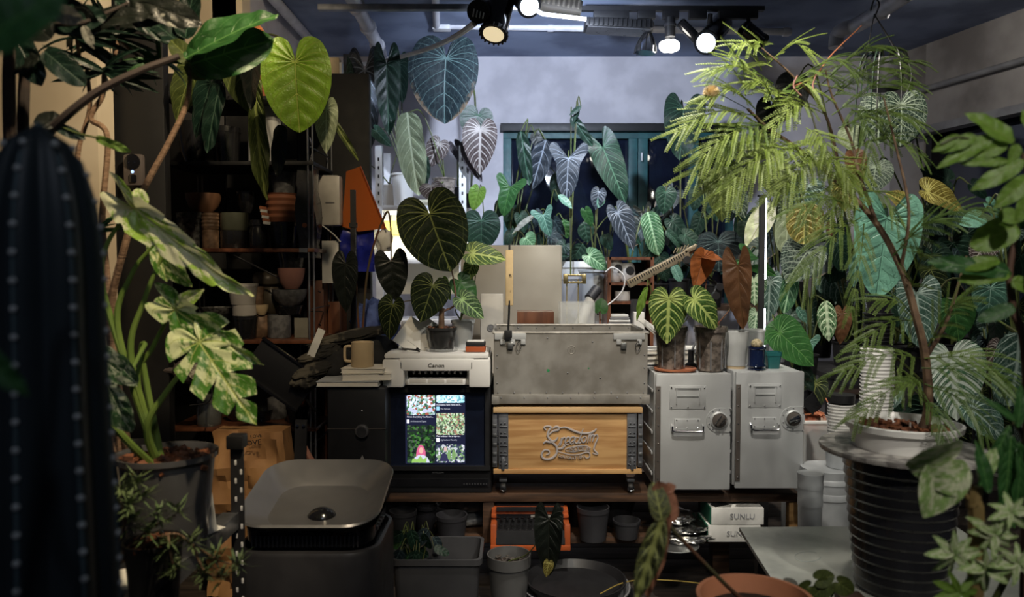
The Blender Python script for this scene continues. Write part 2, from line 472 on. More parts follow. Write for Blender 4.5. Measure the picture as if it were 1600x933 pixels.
M('smoke_pot', (.11, .11, .115), .22, c2=(.07, .07, .075), ns=5, alpha=.88, coat=.5)
M('grey_plastic', (.22, .22, .23), .5)
M('grey_pot', (.34, .35, .38), .5, c2=(.28, .29, .32))
M('charcoal', (.026, .026, .030), .42, c2=(.035, .035, .04))
M('charcoal_gloss', (.13, .13, .14), .3, .4)
M('terracotta', (.45, .16, .075), .8, c2=(.34, .11, .05), ns=10)
M('terra_pink', (.42, .20, .16), .8)
M('navy_glaze', (.008, .015, .05), .08, coat=1)
M('teal_plastic', (.02, .14, .14), .4)
M('beige_ceramic', (.55, .42, .26), .45, c2=(.5, .38, .23))
M('paper', (.78, .74, .66), .8, c2=(.72, .68, .6))
M('paper_white', (.85, .84, .80), .75)
M('kraft', (.34, .18, .07), .75, c2=(.26, .13, .05), ns=9, bs=.3)
M('orange_sheet', (.72, .22, .05), .5, emit=(.8, .22, .04), es=0.0)
M('blue_bag', (.02, .03, .35), .3, c2=(.01, .015, .18), ns=14)
M('blue_cloth', (.10, .16, .45), .8, c2=(.05, .08, .25), ns=16, bs=.5)
M('orange_plastic', (.42, .085, .02), .45)
M('camo', (.085, .075, .056), .9, c2=(.014, .013, .011), ns=14, bs=.5, lo=.46, hi=.54)
M('black_cloth', (.012, .012, .013), .9)
M('foil', (.75, .74, .72), .22, 1, c2=(.5, .5, .5), ns=20, bs=1)
M('marble', (.36, .34, .32), .4, c2=(.14, .13, .125), ns=28, lo=.42, hi=.6)
M('green_card', (.02, .17, .10), .6)
M('plastic_film', (.35, .34, .33), .15, c2=(.12, .12, .12), ns=16, bs=1, alpha=.8)
M('ribbed_black', (.011, .011, .013), .28, coat=.3)
M('steel_table', (.56, .57, .52), .36, .45, c2=(.36, .37, .34), ns=7, lo=.4, hi=.7)
M('trunk', (.16, .10, .055), .8, c2=(.09, .05, .03), ns=30, bs=.4)
M('cane', (.30, .19, .12), .75, c2=(.17, .10, .06), ns=70, stretch=(1, 1, 3), bs=.5)
M('cane_dark', (.035, .022, .016), .85, c2=(.018, .012, .01), ns=40, bs=.5)
M('lamp_white', (1, 1, 1), .5, emit=(1, .95, .85), es=14)
M('lamp_cool', (1, 1, 1), .5, emit=(.72, .82, 1), es=14)
M('lamp_strip', (1, 1, 1), .5, emit=(.8, .85, 1), es=5)
M('cream_lens', (.75, .65, .45), .4, emit=(1, .82, .5), es=.6)
M('tag_yellow', (.58, .43, .23), .75)
M('fluff', (.85, .66, .36), .9)
M('lead', (.32, .32, .33), .5, .3)
leafmat('lf_velvet', (.006, .013, .005), (.17, .20, .06), .013, .07, rough=.6, trans=.15)
leafmat('lf_velvet2', (.014, .045, .014), (.36, .55, .22), .024, .15, rough=.5)
leafmat('lf_lime', (0.12, 0.216, 0.016), (0.324, 0.414, 0.072), .009, .0, rough=.4, back=(.2, .3, .05), trans=.3, bmp=.9)
leafmat('lf_olive', (0.042, 0.06, 0.012), (.20, .24, .06), .012, .1, rough=.5)
leafmat('lf_dusk', (0.0053, 0.0119, 0.0158), (0.096, 0.16, 0.16), .009, .15, rough=.5, trans=.12, tip=(.20, .14, .09))
leafmat('lf_slate', (0.0135, 0.0186, 0.0255), (0.208, 0.24, 0.288), .012, 0, rough=.42, trans=.12)
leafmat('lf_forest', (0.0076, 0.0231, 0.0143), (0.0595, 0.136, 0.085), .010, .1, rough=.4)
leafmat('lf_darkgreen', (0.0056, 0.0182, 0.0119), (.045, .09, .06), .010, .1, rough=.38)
leafmat('lf_mid', (0.0224, 0.08, 0.02), (.09, .22, .06), .010, 0, rough=.4)
leafmat('lf_mint', (0.05, 0.13, 0.095), (.30, .50, .40), .012, .12, rough=.35, trans=.2)
leafmat('lf_glossmint', (.15, .34, .25), (.22, .50, .36), .011, 0, rough=.28, coat=.4, bmp=1)
leafmat('lf_silver', (0.042, 0.091, 0.07), (.40, .52, .46), .022, .3, rough=.45)
leafmat('lf_clari', (0.042, 0.119, 0.042), (.55, .68, .45), .036, .6, rough=.42)
leafmat('lf_whitecen', (.05, .12, .06), (.62, .70, .62), .048, .22, rough=.4)
leafmat('lf_crystal', (.028, .075, .012), (.45, .55, .16), .036, .12, rough=.5, tip=(.012, .02, .008))
leafmat('lf_greenvein', (0.03, 0.108, 0.042), (.45, .70, .42), .020, .1, rough=.4)
leafmat('lf_whitevein', (.014, .03, .02), (.38, .46, .34), .017, .5, rough=.5)
leafmat('lf_pale', (0.21, 0.252, 0.154), (.55, .62, .42), .012, .15, rough=.5)
leafmat('lf_plum', (0.045, 0.0288, 0.027), (.42, .38, .36), .028, .1, rough=.5)
leafmat('lf_plumdark', (.028, .022, .026), (.13, .12, .13), .012, .1, rough=.4)
leafmat('lf_rust', (0.294, 0.091, 0.0245), (.26, .09, .03), .012, 0, rough=.5, back=(.42, .14, .04), trans=.3)
leafmat('lf_brown', (.10, .045, .02), (.14, .07, .03), .010, 0, rough=.45, back=(.13, .055, .025))
leafmat('lf_black', (.006, .008, .006), (.012, .014, .01), .012, 0, rough=.35, trans=.05)
leafmat('lf_varieg', (.06, .17, .02), (.42, .50, .14), .010, 0, rough=.35, var=(.66, .72, .40), varamt=.50, trans=.3)
leafmat('lf_varlight', (.26, .42, .06), (.60, .66, .32), .009, 0, rough=.35, var=(.78, .80, .55), varamt=.52, trans=.3)
leafmat('lf_white_dk', (.03, .075, .03), (.28, .34, .22), .012, 0, rough=.35, var=(.42, .48, .36), varamt=.48, trans=.2)
leafmat('lf_cream', (.50, .55, .33), (.40, .44, .22), .009, 0, rough=.45, var=(.70, .70, .58), varamt=.5)
leafmat('lf_gold', (0.11, 0.085, 0.015), (.52, .48, .15), .018, .35, rough=.4)
leafmat('lf_fresh', (.12, .22, .03), (.22, .32, .08), .010, 0, rough=.4, trans=.35)
leafmat('lf_dots', (.015, .03, .02), (.03, .05, .03), .008, 0, spots=(.7, .72, .68))
leafmat('lf_greyback', (.22, .22, .19), (.35, .34, .28), .010, 0, rough=.5)

# ------------------------------------------------------------------ the room
CEIL = 2.81; YB = 5.6; XR = 2.74; XL = -1.38
fl = struct(box('floor', (.5, 2.4, -.03), (7, 7.4, .04), _MC['black']))
me = None
for i in range(22):      # planks run across the view
    y = 3.0 + i*.145 - .6
    bm = None
    p = box('plank', (.4, y, .0), (6.4, .139, .022), _MC['floor_wood'], None, bev=.002) if i == 0 else None
    if p: base_plank = p; p.parent = fl; p.location = (-.1, y-2.4, .026)
    else:
        p = base_plank.copy(); COL.objects.link(p); p.location = (-.1 + (.02 if i % 2 else 0), y-2.4, .026 + (.001 if i % 3 == 0 else 0))
struct(box('ceiling', (.6, 2.4, CEIL+.05), (7.4, 7.4, .1), _MC['ceiling_paint']))
# back wall with a window opening
WX0, WX1, WZ0, WZ1 = pt(786, 0, YB).x, pt(1150, 0, YB).x, 1.02, pt(0, 200, YB).z
bm = bmesh.new()
for x0, x1, z0, z1 in ((XL-.1, WX0, 0, CEIL), (WX1, XR+.2, 0, CEIL), (WX0, WX1, 0, WZ0), (WX0, WX1, WZ1, CEIL)):
    bx(bm, ((x0+x1)/2, YB+.1, (z0+z1)/2), (x1-x0, .2, z1-z0))
struct(fin('wall_back', bm, _MC['plaster']))
struct(box('wall_left', (XL-.06, 4.75, CEIL/2), (.12, 1.7, CEIL), _MC['plaster']))
struct(box('wall_rear_left', (-2.6, 3.96, CEIL/2), (2.5, .12, CEIL), _MC['cream_wall']))
x148 = pt(148, 0, 2.9).x
struct(box('wall_near_left', (x148-.65, 2.96, CEIL/2), (1.3, .12, CEIL), _MC['cream_wall']))
# right wall, splayed, with a window opening
rw = thing('wall_right', 'x', 'x', (XR, YB, 0), math.atan2(-1, .25)); del rw['label']; del rw['category']
struct(rw)   # local x runs toward the viewer along the wall
L0 = .32
for nm, x0, x1, z0, z1 in (('wall_panel', -.1, L0, 0, CEIL), ('wall_panel', L0, 3.6, 2.24, CEIL), ('wall_panel', L0, 3.6, 0, .95)):
    box(nm, ((x0+x1)/2, .1, (z0+z1)/2), (x1-x0, .2, z1-z0), _MC['concrete'], rw)
wr = thing('window_right', 'x', 'x', (XR, YB, 0), math.atan2(-1, .25)); del wr['label']; del wr['category']; struct(wr)
box('window_lintel', ((L0+3.5)/2, -.03, 2.215), (3.5-L0, .10, .05), _MC['lead'], wr)
box('window_frame', (L0+.03, .05, 1.6), (.05, .08, 1.24), _MC['black'], wr)
box('window_frame', (L0+1.3, .05, 1.6), (.05, .08, 1.24), _MC['black'], wr)
box('pane', (1.95, .09, 1.6), (3.4, .01, 1.3), _MC['pane'], wr)
# back window: teal frame, panes, black lintel rail
wb = thing('window_back', 'x', 'x', ((WX0+WX1)/2, YB, 0)); del wb['label']; del wb['category']; struct(wb)
cx = (WX0+WX1)/2
def wbx(name, px0, px1, z0, z1, m, y=0., d=.06):
    a, b = pt(px0, 0, YB).x-cx, pt(px1, 0, YB).x-cx
    return box(name, ((a+b)/2, y, (z0+z1)/2), (b-a, d, z1-z0), m, wb, bev=.003)
wbx('window_lintel', 782, 1152, WZ1-.03, WZ1+.025, _MC['black'], -.01, .09)
zt = WZ1-.03
wbx('window_frame', 786, 1150, zt-.045, zt, _MC['teal'], .03)
for a, b in ((786, 799), (984, 998), (999, 1014), (1080, 1094), (1140, 1150)):
    wbx('window_frame', a, b, WZ0, zt-.045, _MC['teal'], .03)
for a, b in ((799, 984), (1014, 1080), (1094, 1140)):
    wbx('pane', a, b, WZ0+.05, zt-.045, _MC['pane'], .05, .008)
box('latch', (pt(1004, 0, YB).x-cx, -.015, pt(0, 246, YB).z), (.012, .02, .06), _MC['white_steel'], wb, bev=.002)
# dark door at left; black panels put in to keep the rack's background dark
d1 = thing('panel_black', 'x', 'x', (-1.55, 3.6, 0)); del d1['label']; del d1['category']; struct(d1)
ztop = pt(0, 118, 3.72).z
for i in range(4):
    a = -2.05 + i*.345
    box('dark_panel', (a+.17+1.55, .1, ztop/2), (.338, .05, ztop), _MC['panel_black'], d1, bev=.004)
box('door_frame', (pt(190, 0, 3).x+1.55, -.52, 1.2), (.26, .05, 2.35), _MC['panel_black'], d1, bev=.004)
# ceiling pipes and conduits
def trim(name, pts, r, m, fit=()):
    t = thing(name, 'x', 'x', pts[0]); del t['label']; del t['category']; struct(t)
    tub('pipe', pts, r, m, t, 12, 6, raw=len(pts) == 2)
    for q, d in fit:
        q = Vector(q); d = Vector(d).normalized()
        tub('pipe_collar', [q-d*.018, q+d*.018], r*1.3, m, t, 12, raw=True)
    return t
A = pt(545, -30, 4.0); B = pt(590, 70, 4.9)
P1 = [Vector((A.x, A.y-.3, 2.71)), Vector((A.x, A.y, 2.71)), Vector((B.x, B.y, 2.71))]
P1 = [pt(535, -30, 3.9), pt(575, 42, 4.6), pt(590, 72, 4.95), pt(596, 88, 5.2), pt(594, 130, 5.25)]
trim('trim_1', P1, .038, _MC['white_pipe'], [(pt(575, 42, 4.6), P1[1]-P1[0]), (pt(590, 72, 4.95), P1[2]-P1[1]), (pt(557, 10, 4.28), P1[1]-P1[0])])
trim('trim_2', [pt(680, 40, 4.9), pt(1236, 50, 4.9)], .022, _MC['white_pipe'], [(pt(1228, 50, 4.9), (1, 0, 0)), (pt(860, 43, 4.9), (1, 0, 0))])
trim('trim_3', [pt(682, 42, 4.9), pt(680, -20, 4.1)], .022, _MC['white_pipe'])
jb = struct(box('trim_4', pt(690, 40, 4.9), (.11, .07, .06), _MC['white_steel'], bev=.006))
trim('trim_5', [pt(420, -10, 4.2), pt(484, 62, 5.1)], .03, _MC['white_pipe'])
trim('trim_6', [pt(1420, -12, 3.8), pt(1345, 36, 4.35), pt(1318, 46, 4.45), pt(1308, 56, 4.5), pt(1306, 75, 4.5)], .042, _MC['white_pipe'], [(pt(1380, 14, 4.1), (1, -1, 0))])
# surface conduit on the right wall, just above its window
e = Vector((.2425, -.970, 0))
n = Vector((-.970, -.2425, 0))
c0 = Vector((XR, YB, 0))+n*.03
trim('trim_7', [c0+e*.02+Vector((0, 0, 2.50)), c0+e*3.2+Vector((0, 0, 2.50))], .02, _MC['lead'])
# silver lighting rail and thin rods
struct(box('trim_8', (pt(680, 0, 4.0).x, 4.0, pt(680, 12, 4.0).z), (1.2, .035, .03), _MC['zinc'], bev=.003))
# ------------------------------------------------------------------ ceiling lights
def can(t, a, b, r, lens=None, m='black_gloss'):
    a, b = Vector(a), Vector(b); d = (b-a).normalized()
    tub('lamp_body', [a, a+d*.008, b-d*.012, b], [r*.7, r, r, r*.97], _MC[m], t, 20, raw=True)
    tub('lamp_ring', [b-d*.004, b+d*.012], [r*1.08, r*1.08], _MC['black'], t, 20, raw=True)
    if lens: tub('lens', [b+d*.008, b+d*.0145], [r*.82, r*.82], _MC[lens], t, 20, raw=True)
    return d
t = thing('light_track', 'black ceiling track rail carrying the row of small spotlights', 'track', pt(1050, 14, 4.4))
a, b = pt(905, 14, 4.4), pt(1192, 14, 4.4)
box('rail', (0, 0, .0), (b.x-a.x, .035, .025), _MC['black'], t)
for px, wd in ((955, .2), (1010, .1), (1048, .09), (1090, .1), (1153, .22)):
    box('adapter', (pt(px, 14, 4.4).x-t.location.x, 0, -.035), (wd, .04, .045), _MC['black'], t, bev=.004)
t = thing('flood_light', 'flat black rectangular floodlight hanging level under the track', 'light', pt(965, 42, 4.4))
box('lamp_housing', (0, 0, 0), (.375, .16, .045), _MC['black'], t, bev=.006, ry=.05)
box('lamp_face', (0, 0, -.026), (.35, .14, .006), _MC['charcoal_gloss'], t, ry=.05)
box('stem', (-.0, 0, .06), (.015, .02, .09), _MC['black'], t)
for i in range(14): box('cooling_fin', (-.17+i*.026, -.083, 0.0-(i-7)*.0012), (.006, .008, .04), _MC['black'], t)
t = thing('bulb_lamp', 'unlit reflector bulb with chrome slotted fins left of the glowing bulb', 'light', pt(1010, 58, 4.4))
cyl('stem', pt(1016, 18, 4.4), pt(1016, 42, 4.4), .012, _MC['black'], t)
tub('socket', [pt(1016, 36, 4.4), pt(1012, 55, 4.38)], [.022, .022], _MC['black'], t, 14, raw=True)
tub('reflector', [pt(1012, 52, 4.38), pt(1010, 62, 4.37), pt(1009, 74, 4.36), pt(1008, 83, 4.36)], [.016, .038, .055, .058], _MC['chrome'], t, 20, raw=True)
for i in range(11):
    an = 2*PI*i/11; rr = [.02, .042, .058, .061]
    tub('cooling_fin', [pt(x, y, Y)+Vector((math.cos(an)*r, math.sin(an)*r, 0)) for (x, y, Y), r in zip(((1012, 52, 4.38), (1010, 62, 4.37), (1009, 74, 4.36), (1008, 83, 4.36)), rr)], .004, _MC['black'], t, 5, raw=True)
t = thing('bulb_lamp', 'glowing bulb lamp with the round bright petals under the track', 'light', pt(1045, 72, 4.4))
cyl('socket', pt(1047, 28, 4.4), pt(1047, 58, 4.4), .03, _MC['black'], t)
cyl('socket_ring', pt(1047, 38, 4.4), pt(1047, 42, 4.4), .036, _MC['charcoal'], t)
for i in range(6):
    an = i*PI/3; c = pt(1046, 72, 4.38)
    bm = bmesh.new(); bmesh.ops.create_uvsphere(bm, u_segments=12, v_segments=8, radius=.03)
    o = fin('bulb', bm, _MC['lamp_white'], t, True); o.location = c+Vector((math.cos(an)*.03, math.sin(an)*.03, 0))-t.location
t = thing('spot_light', 'black can spotlight tilted forward with a bright cool disc', 'light', pt(1100, 60, 4.4))
cyl('stem', pt(1110, 22, 4.4), pt(1108, 46, 4.4), .014, _MC['black'], t)
can(t, pt(1128, 36, 4.55), pt(1104, 66, 4.25), .062, 'lamp_cool')
t = thing('driver_tube', 'slim black cylinder leaning beside the tilted spotlight', 'light', pt(1075, 44, 4.4))
can(t, pt(1062, 34, 4.42), pt(1090, 62, 4.42), .03)
t = thing('spot_light', 'dark unlit can spotlight at the right end of the track', 'light', pt(1172, 46, 4.4))
cyl('stem', pt(1168, 22, 4.4), pt(1170, 38, 4.4), .012, _MC['black'], t)
can(t, pt(1160, 42, 4.38), pt(1188, 66, 4.42), .05)
# the larger near group at the top
t = thing('spot_light', 'large black can spotlight with a cream lens pointing down at the top', 'light', pt(785, 5, 3.2))
can(t, pt(790, -22, 3.2), pt(772, 50, 3.1), .052, 'cream_lens')
d = (pt(772, 50, 3.1)-pt(790, -22, 3.2)).normalized()
for i in range(18):
    an = 2*PI*i/18; u = d.orthogonal().normalized(); v = d.cross(u); q = pt(772, 50, 3.1)+(u*math.cos(an)+v*math.sin(an))*.056
    tub('grip_rib', [q, q+d*.018], .004, _MC['black'], t, 5, raw=True)
t = thing('spot_light', 'black spotlight turned away showing its slotted round back', 'light', pt(748, 18, 3.15))
can(t, pt(762, 12, 3.25), pt(748, 18, 3.08), .042)
for i in range(4):
    tub('vent_slot', [pt(741+i*5, 14+i*2, 3.06), pt(739+i*5, 26+i*1, 3.06)], .003, _MC['white_steel'], t, 5, raw=True)
t = thing('spot_light', 'black spotlight with glaring cool lens beside the beige floodlight', 'light', pt(822, 5, 3.2))
can(t, pt(808, -14, 3.25), pt(826, 8, 3.1), .045, 'lamp_cool')
t = thing('flood_light', 'beige ribbed floodlight with a glowing white lower edge', 'light', pt(875, 12, 3.2))
q = pt(876, 12, 3.2)-t.location
box('lamp_housing', q, (.17, .12, .05), _MC['cream_plastic'], t, bev=.008, ry=.17)
for i in range(8): box('cooling_fin', q+Vector((-.07+i*.02, -.063, .004-(i-4)*.0034)), (.010, .008, .04), _MC['paper'], t, bev=.002, ry=.17)
tub('light_strip', [pt(834, 14, 3.12), pt(848, 22, 3.1), pt(916, 30, 3.1)], .008, _MC['lamp_strip'], t, 8, raw=True)
t = tag(tub('power_cable', [pt(742, 36, 3.15), pt(715, 55, 3.5), pt(680, 72, 4.0), pt(640, 85, 4.5), pt(590, 97, 4.8), pt(545, 103, 5.0)], .013, _MC['white_plastic']), 'thick white power cable drooping from the slotted spotlight to the wall', 'cable')
t = thing('wall_bracket', 'small black wall bracket where the white cable ends', 'bracket', pt(543, 100, 5.05))
box('plate', (0, 0, 0), (.05, .03, .12), _MC['black'], t, bev=.003); box('arm', (.03, 0, -.02), (.06, .02, .015), _MC['black'], t)

# ------------------------------------------------------------------ bench
BY = 3.0; BZ = pt(0, 770, BY).z
t = thing('work_bench', 'low dark wooden bench that carries the television, crates and cabinets', 'bench', (pt(900, 0, BY).x, BY+.3, 0))
L = t.location
x0, x1 = pt(505, 0, BY).x, pt(1263, 0, BY).x
for i in range(4):
    box('top_plank', ((x0+x1)/2-L.x, -.225+i*.152, BZ-.02), (x1-x0, .148, .034), _MC['wood_dark'], t, bev=.003)
for px, m in ((762, 'wood_dark'), (1256, 'pine')):
    for y in (-.27, .25):
        box('upright', (pt(px, 0, BY).x-L.x, y, (BZ-.04+.2)/2+.0), (.045, .04, BZ-.04-.2), _MC[m], t, bev=.003)
sz = pt(0, 852, 2.93).z-.0145
for i in range(3):
    box('lower_board', ((x0+x1)/2-L.x-.04, -.2+i*.16, sz), (x1-x0-.1, .15, .028), _MC['wood_dark'], t, bev=.003)
for px in (530, 780, 1150):
    for y in (-.15, .2): box('leg', (pt(px, 0, BY).x-L.x, y, (sz)/2+.015), (.07, .07, sz-.045), _MC['wood_dark'], t, bev=.003)
box('end_panel', (x0+.02-L.x, 0, (BZ-.02)/2+.12), (.03, .5, BZ-.06-.26), _MC['wood_dark'], t)
ZT = BZ - .003
# ------------------------------------------------------------------ television
t = thing('television', 'small black box television showing a page of plant pictures under the printer', 'television', (pt(682, 0, 3.0).x, 3.18, ZT))
W = 170/F*2.98; H = pt(0, 603, 2.98).z - ZT
bm = bmesh.new(); bx(bm, (0, 0, H/2), (W, .36, H), bev=.012); fin('cabinet', bm, _MC['black'], t, True)
bm = bmesh.new()
sw, sh = W*.88, H*.68; zc = H*.60
for c, s in (((0, -.188, zc+sh/2+.008), (W*.97, .02, .016)), ((0, -.188, zc-sh/2-.008), (W*.97, .02, .016)), ((-sw/2-.008, -.188, zc), (.016, .02, sh)), ((sw/2+.008, -.188, zc), (.016, .02, sh))): bx(bm, c, s)
fin('bezel', bm, _MC['black'], t)
scr = box('screen', (0, -.183, zc), (sw, .006, sh), _MC['pane'], t)
def screenmat(name, cols, scale, es=1.6):
    m, nt, p = nmat(name)
    tc = nt.nodes.new('ShaderNodeTexCoord'); vo = nt.nodes.new('ShaderNodeTexVoronoi'); vo.inputs['Scale'].default_value = scale
    nt.links.new(tc.outputs['Object'], vo.inputs['Vector'])
    cr = nt.nodes.new('ShaderNodeValToRGB'); cr.color_ramp.interpolation = 'CONSTANT'
    el = cr.color_ramp.elements
    while len(el) < len(cols): el.new(.5)
    for i, c in enumerate(cols): el[i].position = i/len(cols); el[i].color = (*c, 1)
    sp = nt.nodes.new('ShaderNodeSeparateColor'); nt.links.new(vo.outputs['Color'], sp.inputs[0]); nt.links.new(sp.outputs[0], cr.inputs[0])
    p.inputs['Base Color'].default_value = (0, 0, 0, 1)
    nt.links.new(cr.outputs[0], p.inputs['Emission Color']); p.inputs['Emission Strength'].default_value = es
    return m
def rrect(name, px0, py0, px1, py1, m, y, rad=.006, flat=False):
    a, b = pt(px0, py1, 3.0-.0), pt(px1, py0, 3.0)
    k = (2.995-0)/3.0
    w_, h_ = b.x-a.x, b.z-a.z
    bm = bmesh.new(); vs = []
    for cx_, cz_, a0 in ((w_/2-rad, h_/2-rad, 0), (-w_/2+rad, h_/2-rad, 90), (-w_/2+rad, -h_/2+rad, 180), (w_/2-rad, -h_/2+rad, 270)):
        for q in range(5):
            an = math.radians(a0+q*22.5); vs.append(bm.verts.new((cx_+rad*math.cos(an), 0, cz_+rad*math.sin(an))))
    f = bm.faces.new(vs); bmesh.ops.extrude_face_region(bm, geom=[f])
    o = fin(name, bm, m, scr); 
    o.location = Vector(((a.x+b.x)/2, y, (a.z+b.z)/2)) - t.location - scr.location
    return o
SY = 2.9935
rrect('page', 634, 617, 727, 724, M('page', (0, 0, 0), .5, emit=(.012, .014, .035), es=1), SY, .002)
G1 = screenmat('pic_a', [(.5, .55, .7), (.03, .08, .05), (.2, .3, .3), (.22, .06, .04), (.4, .45, .6), (.1, .2, .08)], 130)
G2 = screenmat('pic_b', [(.2, .32, .15), (.03, .05, .03), (.35, .42, .3), (.2, .11, .08), (.07, .1, .06), (.28, .34, .25)], 170)
G3 = screenmat('pic_c', [(.01, .03, .01), (.005, .01, .006), (.03, .10, .02), (.01, .015, .015), (.04, .06, .04), (.01, .02, .01)], 120)
G4 = screenmat('pic_d', [(.03, .05, .06), (.15, .22, .12), (.3, .32, .36), (.02, .02, .05), (.06, .12, .05), (.4, .4, .45)], 140)
G5 = screenmat('pic_e', [(.25, .5, .6), (.5, .65, .75), (.1, .25, .3), (.4, .55, .6)], 150)
rrect('picture', 636, 617, 680, 648, G1, SY-.001); rrect('picture', 682, 617, 726, 629, G5, SY-.001)
rrect('picture', 682, 645, 726, 679, G2, SY-.001); rrect('picture', 637, 664, 680, 723, G3, SY-.001); rrect('picture', 682, 694, 726, 722, G4, SY-.001)
TX = M('screen_text', (0, 0, 0), .5, emit=(.65, .65, .75), es=1.3); TX2 = M('screen_text_dim', (0, 0, 0), .5, emit=(.4, .42, .5), es=1.0)
rrect('badge', 636, 655, 640, 661, TX, SY-.0012, .001); rrect('badge', 682, 635, 687, 641, M('badge_blue', (0, 0, 0), .5, emit=(.3, .6, .8), es=1), SY-.0012, .001); rrect('badge', 682, 684, 687, 690, TX, SY-.0012, .001)
def stext(s, px, py, size, m, sx=1.0):
    q = pt(px, py, SY-.0015); o = text('screen_lettering', s, size, m, scr, q - t.location - scr.location, align='LEFT', ext=.0001, sx=sx)
stext("Here's Everything You Need t...", 636, 651.5, .0095, TX, .84); stext('Architectural Digest', 641.5, 658.5, .0092, TX2, .82)
stext('8 Gorgeous Rare Plants and If...', 682, 632.5, .0095, TX, .80); stext('The Spruce', 688, 639, .0092, TX2, .9)
stext('Plant collector shares tips on...', 682, 681.8, .0095, TX, .80); stext('Agriculture Monthly', 688.5, 687.5, .0092, TX2, .86)
def sshape(name, pts, rgb, y=.0016, es=1):
    bm = bmesh.new(); vs = [bm.verts.new(pt(x, yy, SY-y)) for x, yy in pts]; bm.faces.new(vs)
    m = M('scr_%d_%d_%d' % tuple(int(c*99) for c in rgb), (0, 0, 0), .5, emit=rgb, es=es)
    fin(name, bm, m, scr, world=True)
def ell(cx_, cy_, a, b, n=14): return [(cx_+a*math.cos(2*PI*i/n), cy_+b*math.sin(2*PI*i/n)) for i in range(n)]
sshape('pictured_hair', [(650, 714), (651, 704), (654, 697), (658, 695), (662, 698), (665, 706), (665, 714)], (.62, .12, .25), .0014)
sshape('pictured_coat', [(644, 723), (648, 715), (654, 711), (662, 711), (668, 715), (672, 723)], (.6, .62, .75), .0016)
sshape('pictured_face', ell(658, 704, 3.4, 5), (.75, .42, .36), .0018)
sshape('pictured_leaves', [(643, 722.8), (645, 716), (652, 718), (657, 712), (661, 718), (667, 714), (666, 722.8)], (.28, .5, .12), .002)
sshape('pictured_person', [(686, 721), (690, 710), (694, 707), (699, 711), (702, 721)], (.03, .03, .08), .0014)
sshape('pictured_face', ell(696, 702, 2.5, 4), (.6, .42, .4), .0018)
for x in (702, 709): sshape('pictured_leaf', ell(x, 711, 3, 8), (.18, .32, .12), .0018)
for x, yy in ((641, 640), (648, 643), (664, 642), (672, 641)): sshape('pictured_pot', ell(x, yy, 4, 3.5), (.55, .58, .8), .0018)
text('maker_lettering', 'ATICOM', .0085, M('dim_letters', (.16, .16, .17), .4, .5), t, (0, -.199, H*.205), sx=1.4)
for i in range(9): box('button', (W*.24+i*.011, -.183, H*.09), (.006, .008, .006), _MC['charcoal'], t)
box('control_strip', (0, -.181, H*.10), (W*.94, .006, .03), _MC['black_gloss'], t)
# ------------------------------------------------------------------ printer
PZ = pt(0, 603, 2.96).z
t = thing('printer', 'cream white inkjet printer lying on top of the black television', 'printer', (pt(679, 0, 2.93).x, 3.085, ZT+H))
W2 = 170/F*2.93; H2 = 46/F*2.93
bm = bmesh.new()
# body with a wide paper mouth in front
bx(bm, (0, .03, H2/2), (W2, .26, H2*.99), bev=.012)
for s in (-1, 1): bx(bm, (s*W2*.40, -.115, H2*.48), (W2*.20, .07, H2*.96), bev=.01)
bx(bm, (0, -.115, H2*.78), (W2*.7, .07, H2*.42), bev=.008)
fin('printer_body', bm, _MC['white_plastic'], t, True)
bm = bmesh.new(); bx(bm, (0, .0, H2+.008), (W2*.97, .28, .018), bev=.007); fin('scanner_lid', bm, _MC['white_plastic'], t, True)
box('paper_tray', (0, -.10, H2*.18), (W2*.54, .1, .02), _MC['white_plastic'], t, bev=.004)
box('mouth', (0, -.09, H2*.42), (W2*.56, .02, H2*.26), _MC['black'], t)
for i in range(9): box('roller', (-W2*.22+i*W2*.055, -.105, H2*.46), (.008, .012, .010), _MC['grey_plastic'], t)
for i in range(3): box('tray_slat', (-W2*.17+i*W2*.17, -.148, H2*.22), (W2*.15, .006, .012), _MC['cream_plastic'], t)
text('maker_lettering', 'Canon', .021, _MC['black'], t, (0, -.1515, H2*.76), sx=1.15)
PT = ZT+H+H2+.017
# cards standing on the printer
for i, (px, lab) in enumerate(((640, 'white card leaning at the printer rear, nearer the cup'), (662, 'white envelope leaning at the printer rear, nearer the plant pot'))):
    o = tag(box('card', (pt(px, 0, 3.08).x, 3.08+i*.01, PT+.062), (.095, .004, .125), _MC['paper_white'], rx=-.35, ry=.62), lab, 'card')
# card reader and its twin
t = thing('card_reader', 'small orange device with a white square top on the printer', 'device', (pt(742, 0, 3.0).x, 3.02, PT), .0)
box('case', (0, 0, .013), (.078, .06, .022), _MC['orange_plastic'], t, bev=.004)
box('case_top', (0, 0, .032), (.076, .058, .018), _MC['black'], t, bev=.004)
box('top_plate', (0, .0, .043), (.066, .05, .006), _MC['white_plastic'], t, bev=.002)
o = tag(tub('cable_stub', [pt(630, 545, 3.0)*1, pt(650, 547, 3.0), pt(655, 549, 2.98)], .004, _MC['black']), 'short black plug lying on the printer lid', 'cable')
o.location.z += 0
